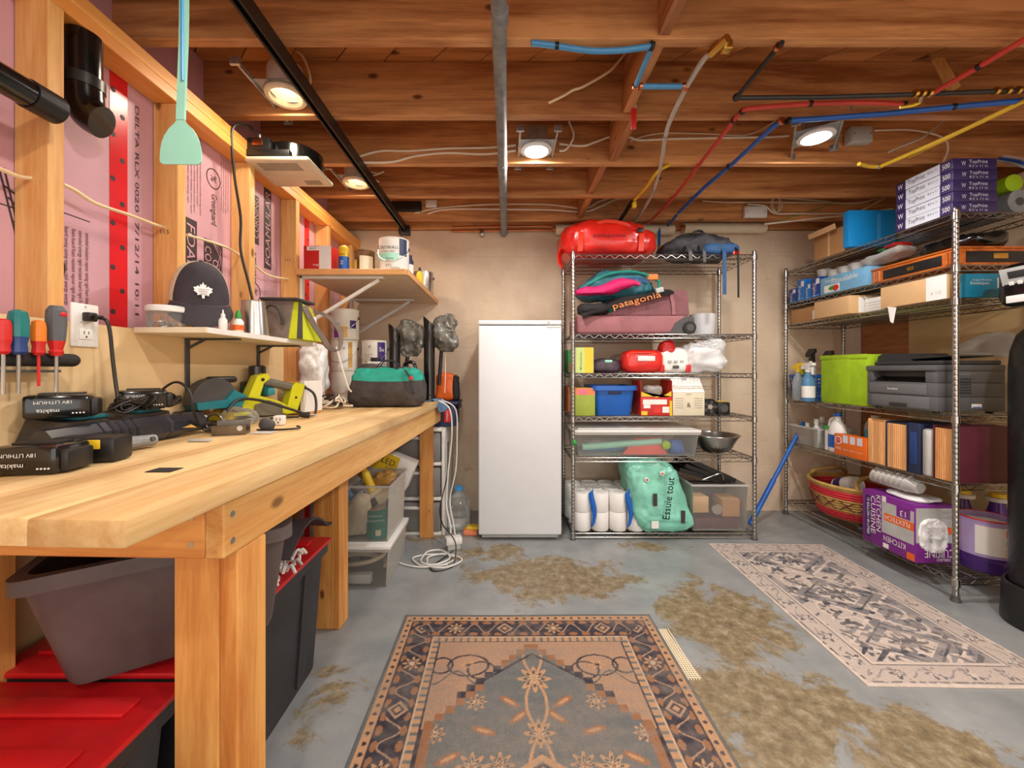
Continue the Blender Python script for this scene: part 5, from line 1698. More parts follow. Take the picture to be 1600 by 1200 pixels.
clearbin('clear_bin', 'upper open clear bin of paint supplies under bench', -1.01, -.60, 2.11, 2.47, .228, .52)
o = thing('cable_trunking', 'coiled pale hose inside the lower clear bin', 'hose', (-.8, 2.28, .006))
MB().tube([(.13 * math.cos(t), .1 * math.sin(t), .02 + .012 * t) for t in np.linspace(0, 11, 40)], .011, 8).build('hose', 'cream', o)
MB().rbox(-.12, .1, -.16, -.12, 0, .05, .006).build('holder', 'white_pl', o)
MB().rbox(-.05, .02, .11, .15, 0, .12, .006).build('clip', 'dgrey', o)
can('paint_can', 'blue and green primer can in the upper clear bin', -.87, 2.25, .232, .083, .27, 'can_white', bands=[(.19, .25, 'lblue', -160, -10), (.09, .18, 'lime', -120, -30)], txt=[('General Pur', .018, .22, 'white', -75)])
can('varnish_can', 'teal varnish can in front of upper clear bin', -.685, 2.18, .232, .052, .15, 'teal_can', bands=[(.02, .05, 'cream', -80, -50)], txt=[('Varathane', .012, .125, 'white', -80), ('Polyurethane', .012, .1, 'white', -80)], cat='can')
o = thing('plastic_jug', 'cream plastic jug lying across the upper bin', 'jug', (-.73, 2.3, .40))
MB().lathe([(.03, -.12), (.05, -.11), (.052, .02), (.03, .08), (.017, .095), (.017, .11)], n=20, M=Matrix.Rotation(R(62), 4, 'Y')).build('jug_body', 'cream', o)
MB().lathe([(.02, .111), (.02, .135), (.001, .136)], n=16, M=Matrix.Rotation(R(62), 4, 'Y')).build('cap', 'white', o)
MB().rbox(-.06, .02, -.0565, -.053, -.03, .01, .001, M=Matrix.Rotation(R(-28), 4, 'Y')).build('printed_label', 'dgrey', o)
tag(MB().lump(.12, .08, .2, .7, amp=.03, freq=12, seed=11, nu=28, nv=18).build('cotton_rag', 'cream', loc=(-.785, 2.175, .235)), 'cream cotton rag stuffed in the upper clear bin', 'rag')
tag(MB().lump(.11, .08, .09, .7, amp=.03, freq=16, seed=12, nu=28, nv=16).build('work_gloves', 'can_tan', loc=(-.70, 2.37, .44)), 'crumpled tan work gloves on the upper bin', 'gloves')
o = thing('water_bottle', 'clear plastic bottle with white cap above the bin', 'bottle', (-.80, 2.2, .49))
Mq = Matrix.Rotation(R(-30), 4, 'Y')
MB().lathe([(.03, -.08), (.034, -.07), (.034, .04), (.014, .08), (.013, .09)], n=18, M=Mq).build('bottle_body', 'glass', o)
MB().lathe([(.016, .0905), (.016, .11), (.001, .111)], n=14, M=Mq).build('cap', 'white', o)
MB().lathe([(.0346, -.03), (.0346, .02)], n=18, M=Mq).build('printed_label', 'dgrey', o)
o = thing('caulk_bottle', 'yellow glue bottle leaning on the white carton', 'bottle', (-.735, 2.26, .45))
Mq = Matrix.Rotation(R(-22), 4, 'Y')
MB().lathe([(.022, 0), (.024, .01), (.022, .1), (.012, .13), (.012, .15)], n=16, M=Mq).build('bottle_body', 'yellow', o)
MB().lathe([(.016, .1505), (.012, .175), (.001, .176)], n=12, M=Mq).build('cap', 'yellow', o)
b = Box('bulb_carton', 'white and yellow light carton tilted behind the bin', 'box', -.87, -.61, 2.52, 2.62, .42, .60, 'white', tilt=(0, R(22), 0))
b.patch('f', .02, .35, .62, .98, 'yellow')
b.text('f', .38, .72, 'LED', .2, 'ink', vert=0)
b.text('f', .5, .5, '5 CCT', .1, 'ink')
# drawer unit
o = thing('drawer_unit', 'white plastic drawer tower with smoky drawers behind bench leg', 'drawers', (-.62, 2.95, 0))
w2, d2 = .21, .19
for x in (-w2, w2 - .022):
    MB().rbox(x, x + .022, -d2, d2, 0, .72, .004).build('side_frame', 'white_pl', o)
for z in (.0, .235, .47, .70):
    MB().rbox(-w2 + .0225, w2 - .0225, -d2, d2, z, z + .024, .004).build('shelf_frame', 'white_pl', o)
for z in (.03, .265, .50):
    q = MB().rbox(-w2 + .03, w2 - .03, -d2 - .006, d2 - .02, z, z + .19, .008).build('drawer', 'smoky', o)
    MB().rbox(-.06, .06, -d2 - .022, -d2 - .0065, z + .15, z + .17, .004).build('handle', 'white_pl', q)
o = thing('navy_toolbox', 'navy tool case with red label on drawer tower', 'tool case', (-.455, 2.94, .7245))
MB().rbox(-.11, .11, -.12, .12, 0, .15, .012, 2).build('case', 'navy', o)
MB().rbox(-.12, .13, -.13, .13, .1505, .172, .006, 2).build('lid', 'navy', o)
MB().rbox(.03, .075, -.1225, -.1203, .03, .12, .001).build('red_label', 'red', o)
letter(o, 'TOOLBOX', .012, (.052, -.1235, .075), (0, 0, 1), (-1, 0, 0), 'white', .075)
MB().rbox(.112, .135, -.05, .05, .12, .145, .005).build('latch', 'black', o)
o = thing('orange_bag', 'orange and black crumpled packet on the navy case', 'bag', (-.425, 2.95, .898))
MB().lump(.15, .1, .19, .5, amp=.02, freq=12, seed=14, nu=32, nv=18).build('packet', 'orange', o)
MB().lump(.04, .09, .18, .6, amp=.015, freq=14, seed=15, nu=20, nv=14, c=(.07, -.012, 0)).build('dark_edge', 'black_rough', o)
# cords hanging off the bench end, power strip, coils
cz = [(PX(686, 626, 2.62), PX(703, 640, 2.62), PX(706, 680, 2.62), PX(700, 740, 2.62), PX(698, 790, 2.6), PX(704, 822, 2.56), Vector((-.345, 2.55, .083))),
      (PX(690, 625, 2.65), PX(712, 640, 2.66), PX(714, 690, 2.66), PX(712, 735, 2.66), PX(703, 780, 2.64), PX(708, 815, 2.6), Vector((-.315, 2.56, .083)))]
cable('left white cord hanging from the bench end', cz[0], .0048, 'white_pl', name='hanging_cord')
cable('right white cord hanging from the bench end', cz[1], .0042, 'white_pl', name='hanging_cord')
cable('black cord hanging behind the white cords', [PX(700, 690, 2.7), PX(699, 740, 2.7), PX(690, 780, 2.68), PX(687, 800, 2.6), PX(692, 820, 2.5), PX(700, 830, 2.45), PX(712, 850, 2.4), Vector((-.30, 2.32, .006)), Vector((-.38, 2.26, .006)), Vector((-.42, 2.3, .006)), Vector((-.36, 2.42, .01)), Vector((-.32, 2.5, .012))], .0038, 'cable_b', name='hanging_cord')
o = thing('power_strip', 'cream power strip on the floor under hanging cords', 'power strip', (-.325, 2.55, .035), R(20))
MB().rbox(-.05, .05, -.03, .03, 0, .045, .006).build('case', 'white_pl', o)
MB().rbox(-.04, .04, -.02, .02, -.034, -.0005, .004).build('stand', 'lgrey', o)
for x in (-.025, .005, .035):
    MB().rbox(x - .01, x + .01, -.032, -.0302, .012, .034, .002).build('socket', 'white', o)
o = thing('cord_coil', 'coil of white extension cord on the floor', 'cord', (-.39, 2.37, 0.006))
rg = random.Random(21)
for i in range(3):
    rx, ry = .12 - .02 * i, .075 + .01 * i
    cx, cy = rg.uniform(-.05, .07), rg.uniform(-.05, .05)
    MB().tube([(cx + rx * math.cos(t) * (1 + .12 * math.sin(3 * t + i)), cy + ry * math.sin(t), .002 + i * .006) for t in np.linspace(0, 6.6, 22)], .005, 6, 2).build('cord_loop', 'white_pl', o)
MB().tube([(.06, -.04, .003), (-.08, -.07, .003), (-.2, -.03, .002), (-.26, .03, .002)], .005, 6, 6).build('cord_tail', 'white_pl', o)
o = thing('water_jug', 'clear water jug with blue cap against back wall', 'jug', (-.33, 2.9, 0.002), R(-20))
MB().lathe([(.075, 0), (.08, .01), (.08, .12), (.076, .13), (.08, .14), (.08, .19), (.03, .245), (.024, .25), (.024, .265)], n=24).build('jug_body', 'glass', o)
MB().lathe([(.03, .2655), (.03, .29), (.001, .291)], n=16).build('cap', 'lblue', o)
MB().lathe([(.0806, .05), (.0806, .09)], n=24).build('printed_label', 'milky', o)
o = thing('sponge_pair', 'yellow and orange sponges on floor beside freezer', 'sponge', (-.235, 2.78, 0.001))
MB().rbox(-.05, .045, -.03, .04, 0, .035, .008, 2).build('orange_sponge', 'coral', o)
MB().rbox(-.03, .05, -.02, .045, .0355, .055, .006, 2).build('yellow_sponge', 'yellow', o)

# ------------------------------------------------------------------ back rack contents
z1, z2, z3, z4, z5, z6 = [z + .0008 for z in (1.878, 1.354, 1.095, .81, .542, .045)]
def fold(s):
    return lambda p, x, y, z: (p.x, p.y, p.z * (1 - .22 * (x * x)) + .02 * math.sin(6 * x + s))
o = thing('duffel_bag', 'glossy red duffel bag on top of the back rack', 'bag', (.70, 2.90, z1))
MB().lump(.64, .40, .255, .45, .55, amp=.022, freq=8, seed=2, nu=90, nv=50, fn=lambda p, x, y, z: (p.x, p.y, p.z * (1 - .15 * max(0, x) - .1 * x * x))).build('bag_body', 'duffel_red', o, sm=70)
for x in (-.21, .19):
    MB().ribbon([(x, -.2, .02), (x + .005, -.205, .09), (x + .01, -.185, .17), (x + .015, -.1, .235), (x + .02, 0, .252), (x + .02, .12, .235)], (.035, 0, 0), .005, 5).build('strap', 'bag_orange', o)
MB().ribbon([(-.13, -.19, .19), (-.05, -.2, .215), (.07, -.2, .205), (.15, -.19, .17)], (0, .0, .022), .006, 5).build('handle', 'bag_orange', o)
MB().ribbon([(-.3, -.07, .08), (-.33, -.09, .02), (-.325, -.12, -.05), (-.31, -.16, -.08)], (.03, .05, 0), .01, 5).build('end_flap', 'duffel_red', o)
MB().rbox(.165, .205, -.218, -.208, .14, .17, .004).build('buckle', 'black', o)
letter(o, 'patagonia', .022, (-.02, -.225, .115), (1, 0, 0), (0, .12, 1), 'maroon', .21)
o = thing('daypack', 'black backpack with blue pocket on back rack top', 'backpack', (1.325, 2.86, z1))
MB().lump(.50, .30, .155, .7, .8, amp=.03, freq=11, seed=5, nu=80, nv=44, fn=lambda p, x, y, z: (p.x, p.y, p.z * (1.05 - .35 * (x + .15) ** 2))).build('pack_body', 'pack_dark', o, sm=70)
MB().lump(.26, .12, .075, .6, .7, amp=.01, freq=10, seed=6, nu=30, nv=16, c=(.1, -.11, .0)).build('front_pocket', 'pack_blue', o)
MB().rbox(.17, .22, -.165, -.15, .02, .05, .005, M=Matrix.Rotation(R(8), 4, 'Y')).build('accent_panel', 'bag_orange', o)
MB().tube([(-.06, -.08, .13), (-.05, -.09, .17), (0, -.09, .175), (.02, -.08, .14)], .008, 8, 5).build('grab_loop', 'black', o)
for nm, x, zl, w, mt in (('strap', .1, -.27, .024, 'pack_blue'), ('strap', .19, -.29, .012, 'black'), ('strap', -.12, -.05, .024, 'dgrey'), ('strap', -.03, -.06, .02, 'dgrey')):
    y = -.185 if nm == 'strap' and x != .19 else -.184
    MB().ribbon([(x - .02, -.1, .1), (x - .01, -.15, .06), (x, -.185, .015), (x + .002, -.188, -.04), (x + .004, -.188, zl)], (w, 0, 0), .003, 4).build(nm, mt, o)
# wheeled luggage
o = thing('wheeled_luggage', 'dusty maroon wheeled luggage lying on the second shelf', 'luggage', (.86, 2.89, z2))
MB().rbox(-.385, .36, -.18, .17, .0, .125, .02, 3).build('lower_shell', 'luggage', o)
MB().prism([(-.2, .126), (.36, .126), (.345, .285), (.31, .30), (.0, .215)], -.17, .165, 'xz').build('upper_shell', 'luggage_dk', o, sm=30)
MB().ribbon([(.255, -.174, .127), (.25, -.175, .2), (.235, -.174, .262)], (.024, 0, 0), .005, 4).build('strap', 'luggage', o)
MB().prism([(.2, 0.0), (.385, .0), (.385, .105), (.33, .118), (.26, .07), (.235, .02)], -.186, -.1805, 'xz').build('wheel_guard', 'dgrey', o, sm=0)
wq = MB().cyl((.352, -.2, .04), (.352, -.17, .04), .041, n=28).build('wheel', 'black', o)
MB().cyl((.352, -.204, .04), (.352, -.2005, .04), .024, n=20).build('hub', 'dgrey', wq)
MB().rbox(.3605, .375, -.03, .05, .2, .24, .004).build('handle_stub', 'black', o)
# black duffel draped over the luggage
o = thing('folded_duffel', 'black duffel with orange lettering draped over the luggage', 'bag', (.86, 2.80, z2))
MB().grid(lambda u, v: (-.36 + .6 * u, -.135 + .2 * v + .01 * math.sin(8 * u), .16 + .155 * u + .03 * math.sin(3 * u) - .055 * (1 - v) ** 2 + .006 * math.sin(14 * u + 3 * v)), 40, 10, thick=.014).build('drape', 'black_rough', o, sm=60)
MB().lump(.2, .16, .08, .7, amp=.015, freq=10, seed=22, nu=30, nv=16, c=(-.27, -.03, .128)).build('bunched_end', 'black_rough', o)
MB().rbox(.1, .15, -.01, .01, -.016, .016, .003, M=Matrix.Translation((.02, -.135, .25)) @ Matrix.Rotation(R(-14), 4, 'Y')).build('webbing_patch', 'lgrey', o)
rt = Vector((.968, 0, .25)).normalized()
up = Vector((-.25, .1, .968)).normalized()
letter(o, 'patagonia', .04, (-.01, -.152, .205), rt, up, 'ptext_or', .32)
# backpack and jacket on top
o = thing('hiking_pack', 'teal hiking backpack lying above the luggage', 'backpack', (.745, 2.88, z2))
MB().lump(.52, .3, .2, .6, .8, amp=.03, freq=9, seed=8, nu=80, nv=44, c=(.01, 0, .24), fn=lambda p, x, y, z: (p.x, p.y, p.z * (1 - .35 * (x - .05) ** 2))).build('pack_body', 'pack_teal', o, sm=70)
MB().tube([(-.2, -.14, .33), (-.05, -.16, .4), (.12, -.165, .41), (.27, -.14, .36), (.28, -.14, .31)], .009, 8, 6).build('piping', 'bag_teal', o)
MB().lump(.16, .06, .06, .6, amp=.008, freq=12, seed=9, c=(-.05, -.10, .14), nu=24, nv=12).build('hip_belt', 'bag_teal', o)
MB().ribbon([(-.02, -.16, .34), (.1, -.168, .36), (.2, -.16, .35)], (0, 0, .03), .006, 5).build('shoulder_strap', 'pack_blue', o)
MB().rbox(.2, .27, -.16, -.145, .36, .40, .008, M=Matrix.Identity(4)).build('orange_panel', 'ptext_or', o)
tag(MB().lump(.44, .12, .075, .7, .8, amp=.016, freq=10, seed=16, nu=44, nv=16, fn=lambda p, x, y, z: (p.x, p.y, p.z + .03 * math.sin(2.2 * x))).build('pink_jacket', 'pink', loc=(.685, 2.735, z2 + .265)), 'bright pink jacket stuffed under the teal backpack', 'jacket')
o = thing('white_bucket', 'plain white plastic pot beside the luggage wheel', 'bucket', (1.42, 2.96, z2))
MB().lathe([(.078, 0), (.082, .006), (.088, .16), (.085, .16), (.079, .01), (.001, .01)], n=32).build('pot_body', 'white_shiny', o)
# third shelf
b = Box('food_saver_box', 'green and yellow food bag box on the third shelf', 'box', .462, .585, 2.72, 2.9, z3, z3 + .17, 'paper')
b.patch('f', 0.02, .0, .5, .999, 'lime_pale')
b.patch('f', .5, .0, .98, .999, 'yellow')
b.text('f', .3, .52, 'FoodSaver', .11, 'green', .62, -1)
MB().lump(.012, .0015, .014, 1, c=(-.024, -.0912, .02), nu=10, nv=6).build('leaf_mark', 'green', b.o)
b = Box('green_packet', 'green packet behind the left rack post', 'box', .447, .50, 2.93, 3.1, z3, z3 + .165, 'green')
b.patch('f', .05, .05, .95, .45, 'cardboard_dk')
o = thing('dark_pouch', 'dark purple bundled pouch between the boxes', 'pouch', (.69, 2.83, z3))
MB().lump(.21, .14, .095, .6, amp=.014, freq=14, seed=18, nu=36, nv=18).build('pouch_body', 'pouch_dk', o, sm=70)
MB().rbox(-.02, .03, -.07, -.05, .07, .088, .003).build('tag', 'mint', o)
tag(MB().lump(.12, .1, .12, .7, amp=.02, freq=14, seed=40, nu=28, nv=16).build('clear_bag', 'clear', loc=(.80, 2.96, z3)), 'clear plastic bag behind the red pouch', 'bag')
o = thing('dry_bag', 'bright red first aid bag with blank white label', 'bag', (.925, 2.80, z3))
MB().lump(.27, .17, .155, .45, .55, amp=.008, freq=10, seed=19, nu=44, nv=24).build('bag_body', 'duffel_red', o, sm=70)
MB().rbox(-.05, .065, -.0905, -.084, .08, .112, .002).build('white_label', 'white', o)
MB().ribbon([(-.1, -.07, .13), (-.04, -.085, .135), (.05, -.085, .133), (.11, -.07, .125)], (0, .0, .008), .003, 4).build('zip_seam', 'bag_orange', o)
o = thing('shopping_bag', 'white bag with red base and print beside red bag', 'bag', (1.135, 2.80, z3))
MB().lump(.20, .13, .17, .5, .6, amp=.012, freq=12, seed=20, nu=36, nv=22).build('bag_body', 'paper', o, sm=70)
MB().lump(.12, .1, .09, .7, amp=.018, freq=14, seed=21, nu=26, nv=14, c=(-.035, 0, .125)).build('red_scrunch', 'red', o)
for x in (-.09, .085):
    MB().rbox(x - .016, x + .016, -.071, -.055, .004, .055, .005).build('red_corner', 'red', o)
for x in (-.04, 0, .04):
    MB().rbox(x - .012, x + .012, -.0735, -.068, .07, .085, .002).build('print', 'lgrey', o)
MB().rbox(-.02, .02, -.074, -.068, .03, .05, .002).build('print', 'dgrey', o)
o = thing('plastic_bag', 'white grocery bag bulging at the shelf right end', 'bag', (1.355, 2.85, z3))
MB().lump(.32, .22, .2, .65, .75, amp=.035, freq=9, seed=24, nu=54, nv=30).build('bag_body', 'white_film', o, sm=70)
MB().lump(.1, .08, .09, .8, amp=.025, freq=14, seed=25, nu=26, nv=14, c=(.1, 0, .15)).build('bag_knot', 'white_film', o)
letter(o, 'COSTCO', .014, (-.09, -.126, .14), (1, -.1, 0), (0, .2, 1), 'red', .07)
# fourth shelf
b = Box('gift_box', 'lime green box with pink splash on fourth shelf', 'box', .462, .595, 2.72, 2.92, z4, z4 + .185, 'moss')
b.patch('f', 0, .75, 1, .999, 'coral')
b.patch('f', .15, .78, .55, .95, 'pink_lt')
b = Box('thin_carton', 'narrow orange carton behind the lime green box', 'box', .45, .50, 2.95, 3.12, z4, z4 + .18, 'coral')
tote('blue_bin', 'bright blue open plastic bin on the fourth shelf', (.725, 2.87, z4), 0, .23, .27, .27, .30, .2, 'bin_blue', None, None, False)
bb = [q for q in bpy.data.objects if q.name == 'blue_bin'][0]
MB().rbox(-.045, .045, -.1535, -.144, .143, .163, .008, 2).build('handle_slot', 'navy', bb)
tag(MB().lump(.2, .2, .12, .7, amp=.03, freq=10, seed=30, nu=28, nv=14).build('party_supplies', 'pink_lt', loc=(.72, 2.88, z4 + .016)), 'pink party things inside the blue bin', 'supplies')
o = thing('snack_box', 'red and yellow torn open snack box', 'box', (1.005, 2.83, z4))
MB().rbox(-.105, .105, -.1, .1, 0, .125, .003).build('box_lower', 'snack_red', o)
MB().box(-.105, -.102, -.1, .1, .1255, .235).build('side', 'snack_red', o, sm=0)
MB().box(.102, .105, -.1, .1, .1255, .235).build('side', 'snack_red', o, sm=0)
MB().box(-.1015, .1015, .097, .1, .1255, .235).build('back', 'cardboard_dk', o, sm=0)
MB().box(-.1015, .1015, -.0998, .0968, .1255, .128).build('inner_tray', 'cardboard_dk', o, sm=0)
MB().lump(.13, .12, .07, .7, amp=.02, freq=14, seed=31, nu=24, nv=12, c=(.0, 0, .129)).build('inner_bag', 'milky', o)
MB().prism([(-.1, .128), (-.1, .16), (-.06, .145), (0, .12), (.06, .14), (.1, .165), (.1, .128)], -.1003, -.0995, 'xz').build('torn_edge', 'yellow', o, sm=0)
for x0, x1, za, zb, mt in ((-.09, .07, .075, .108, 'paper'), (-.085, -.04, .05, .074, 'paper'), (-.02, .03, .02, .06, 'duffel_red'), (.04, .085, .02, .06, 'paper'), (-.1, -.06, .004, .03, 'yellow'), (.088, .104, .0, .1, 'yellow')):
    MB().box(x0, x1, -.1014, -.1006, za, zb).build('printed_panel', mt, o, sm=0)
b = Box('cream_carton', 'cream box with line drawing and open white lid', 'box', 1.115, 1.327, 2.73, 2.93, z4, z4 + .155, 'cream_box')
MB().hexa([(-.106, -.1, .156), (.106, -.1, .156), (.106, .1, .156), (-.106, .1, .156)], [(-.106, -.05, .25), (.092, -.05, .25), (.092, .098, .25), (-.106, .098, .25)]).build('lid', 'paper', b.o, sm=0)
b.text('f', .5, .92, 'OXO', .07, 'green')
for i in range(5):
    for u_ in (.2, .8):
        b.text('f', u_, .74 - i * .1, 'steel dough blender', .035, 'ink', .26)
b.text('f', .5, .46, '&', .2, 'ink')
o = thing('desk_fan', 'small round black fan on fourth shelf', 'fan', (1.385, 2.81, z4))
MB().cyl((0, -.03, .055), (0, .03, .055), .052, n=28).build('housing', 'black', o)
MB().tube([(.05 * math.cos(t), -.033, .055 + .05 * math.sin(t)) for t in np.linspace(0, 6.2832, 29)], .005, 6).build('front_ring', 'black_shiny', o)
MB().cyl((0, -.038, .055), (0, -.0305, .055), .016, n=16).build('hub', 'steel', o)
for k in range(5):
    MB().box(.016, .045, -.0345, -.032, -.009, .009, M=Matrix.Translation((0, 0, .055)) @ Matrix.Rotation(R(72 * k), 4, 'Y')).build('blade', 'dgrey', o, sm=0)
MB().rbox(-.03, .03, -.03, .03, 0, .006, .002).build('base', 'black', o)
b = Box('black_cube', 'small black cube speaker beside the fan', 'speaker', 1.443, 1.525, 2.78, 2.86, z4, z4 + .085, 'black', r=.006)
MB().cyl((0, -.0425, .045), (0, -.0403, .045), .027, n=20).build('cone', 'dgrey', b.o)
MB().rbox(-.035, .03, -.02, .02, .0855, .091, .002).build('yellow_strip', 'yellow', b.o)
# fifth shelf: shallow bin, bowl
o = clearbin('shallow_bin', 'long shallow clear bin with white lid of wrapping', .462, 1.285, 2.72, 3.1, z5, z5 + .155, 'white')
tag(MB().cyl((.52, 2.78, z5 + .05), (1.05, 2.77, z5 + .09), .022, n=16).build('wrap_roll', 'mint', loc=(0, 0, 0)), 'pale green wrapping roll inside the shallow bin', 'wrapping paper')
tag(MB().cyl((.55, 2.83, z5 + .035), (1.2, 2.84, z5 + .04), .024, n=16).build('wrap_roll', 'pex_sky', loc=(0, 0, 0)), 'blue wrapping roll inside the shallow bin', 'wrapping paper')
tag(MB().hexa([(0, 0, 0), (.3, .0, 0), (.3, .02, 0), (0, .02, 0)], [(.1, .05, .1), (.26, .05, .11), (.26, .06, .11), (.1, .06, .1)]).build('gift_bag', 'coral_red', loc=(.78, 2.735, z5 + .008), sm=0), 'coral red gift bag flattened inside the shallow bin', 'gift bag')
tag(MB().lump(.06, .03, .06, .9, nu=18, nv=12).build('green_bow', 'lime', loc=(1.075, 2.742, z5 + .04)), 'lime green round bow inside the shallow bin', 'bow')
tag(MB().lump(.1, .1, .09, .7, amp=.02, freq=14, seed=33, nu=24, nv=12).build('ribbon_ball', 'pex_blue', loc=(1.16, 2.80, z5 + .005)), 'blue ribbon bundle at the right of shallow bin', 'ribbon')
tag(MB().lump(.5, .2, .06, .6, amp=.02, freq=10, seed=34, nu=34, nv=12).build('tissue_paper', 'white_film', loc=(.82, 2.97, z5 + .005)), 'folded white tissue paper in the shallow bin', 'paper')
o = thing('metal_bowl', 'large shiny steel mixing bowl with wire whisk', 'bowl', (1.46, 2.87, z5))
MB().lathe([(.06, 0), (.07, .003), (.12, .05), (.16, .12), (.168, .122), (.166, .126), (.156, .122), (.115, .055), (.06, .006), (.001, .006)], n=40).build('bowl_body', 'steel', o)
m = MB()
for k in range(9):
    a = R(-130 + 10 * k)
    m.tube([(.062 * math.cos(a), .062 * math.sin(a) - .0, .004), (.09 * math.cos(a), .09 * math.sin(a) - .004, .02), (.126 * math.cos(a), .126 * math.sin(a) - .004, .052)], .0018, 5, 3)
m.build('wire_ribs', 'chrome', o)
o = thing('green_toy', 'small green thing poking out beside shallow bin', 'toy', (.447, 2.64, z5 + .08))
MB().lump(.03, .04, .04, .9, nu=14, nv=8, c=(0, .02, 0)).build('toy_head', 'green', o)
MB().cyl((0, .045, .02), (0, .085, .02), .006, n=8).build('toy_arm', 'green', o)
# bottom shelf: rolls, towels, bin
rm = MB().lathe([(.02, .004), (.056, .0), (.058, .003), (.058, .121), (.056, .124), (.02, .12)], n=24).mesh('paper_roll', 'tissue')
cm_ = MB().lathe([(.0195, .004), (.0195, .12), (.017, .12), (.017, .004)], n=16).mesh('core', 'cardboard_lt')
for ix, x in enumerate((.515, .635, .755, .875)):
    for iy, y in enumerate((2.765, 2.885, 3.005)):
        for k in range(2):
            q = link('toilet_roll', rm, None, (x - .012 * iy, y, z6 + k * .1255))
            tag(q, '%s toilet paper roll, %s column from freezer, %s row of the pack' % (('lower', 'upper')[k], ('first', 'second', 'third', 'fourth')[ix], ('front', 'middle', 'rear')[iy]), 'toilet paper', 'toilet paper rolls on the bottom rack shelf')
            link('core', cm_, q)
for lb, x in (('left blue printed film between the toilet rolls', .575), ('right blue printed film between the toilet rolls', .815)):
    tag(MB().grid(lambda u, v: (.03 * (u - .5) + .012 * math.sin(5 * v), -.004 - .012 * math.sin(math.pi * u), .03 + .23 * v + .03 * u), 8, 12, thick=.0012).build('pack_film', 'blue', loc=(x, 2.706, z6)), lb, 'film')
o = thing('paper_towel_pack', 'mint green paper towel pack slumped on rack bottom', 'paper towels', (1.015, 2.84, z6))
def towelfn(p, x, y, z):
    t = p.z / .47
    return (p.x - .10 * (t - .3) + .05 * (x > 0) * x * (1 - t), p.y - .05 * (1 - t), p.z)
MB().lump(.34, .29, .47, .4, .45, amp=.024, freq=9, seed=44, nu=90, nv=56, fn=towelfn).build('pack_film', 'mint_film', o, sm=70)
MB().lump(.1, .1, .2, .7, amp=.02, freq=10, seed=45, nu=26, nv=16, c=(.15, -.06, .0)).build('film_fold', 'mint_film', o)
for dx in (0, .0016):
    letter(o, 'Essuie tout', .046, (.03 + dx, -.208, .245), (.12, 0, 1), (-1, .0, .12), 'navy', .27)
MB().box(-.06, -.035, -.1945, -.19, .19, .27).build('printed_panel', 'ink', o, sm=0)
MB().box(-.075, -.03, -.206, -.198, .05, .095).build('printed_panel', 'white', o, sm=0)
MB().box(.12, .145, -.196, -.19, .08, .16).build('printed_panel', 'ink', o, sm=0)
for x, z in ((-.095, .355), (.005, .395)):
    MB().cyl((x, -.176, z), (x, -.16, z), .013, n=18).build('round_stamp', 'white', o)
    MB().cyl((x, -.1775, z), (x, -.1762, z), .0075, n=6).build('stamp_mark', 'red', o)
o = clearbin('craft_bin', 'clear bin of boxes and frames at rack bottom right', 1.24, 1.61, 2.72, 3.05, z6, z6 + .31, None, 'clear')
for lb, nm, x0, x1, y0, y1, za, zb, mt in (('tan box at left inside the clear craft bin', 'small_carton', 1.27, 1.38, 2.78, 2.9, .1, .21, 'cardboard_lt'), ('brown box at right inside the clear craft bin', 'small_carton', 1.46, 1.58, 2.76, 2.9, .08, .2, 'cardboard'), ('red fabric at the bottom of craft bin', 'red_cloth', 1.27, 1.57, 2.75, 3.0, .004, .075, 'maroon'), ('dark frame standing behind the craft bin boxes', 'photo_frame', 1.28, 1.58, 2.93, 2.97, .076, .27, 'dgrey')):
    tag(MB().rbox(x0, x1, y0, y1, z6 + za, z6 + zb, .006).build(nm, mt), lb, 'box' if 'carton' in nm else 'cloth' if 'cloth' in nm else 'frame')
tag(MB().cyl((1.42, 2.745, z6 + .135), (1.42, 2.757, z6 + .135), .034, n=24).build('round_tin', 'steel', None), 'round silver tin against the craft bin front', 'tin')
o = thing('black_trays', 'stack of black plastic trays leaning over craft bin', 'tray', (1.36, 2.90, z6 + .315))
for k in range(3):
    Mk = Matrix.Translation((-.02 + .03 * k, .0 - .01 * k, .015 + .02 * k)) @ Matrix.Rotation(R(16 + 4 * k), 4, 'Y')
    m = MB().rbox(-.16, .17, -.1, .1, 0, .006, .002, M=Mk)
    for y in (-.1, .094):
        m.box(-.16, .17, y, y + .006, .006, .03, M=Mk)
    m.build('tray', 'black', o, sm=0)
MB().tube([(-.02, -.12, .01), (.06, -.14, .05), (.1, -.13, .055), (.12, -.12, .01)], .004, 6, 4).build('wire_frame', 'steel', o)
# blue pole in the gap
o = thing('broom_pole', 'blue pole leaning between the two wire racks', 'pole', (0, 0, 0))
a, b = PX(1182, 800, 2.95), PX(1256, 660, 3.1)
MB().cyl(a, b, .014, n=14).build('pole', 'bin_blue', o)
MB().cyl(a, a.lerp(b, .35), .0175, n=14).build('grip', 'blue', o)
MB().cyl(a + (a - b) * .125, a, .0175, n=14).build('end_cap', 'blue', o)

# ------------------------------------------------------------------ right rack contents (they face -x)
r1, r2, r3, r4, r5, r6 = [z + .0008 for z in (1.878, 1.625, 1.465, .895, .565, .11)]
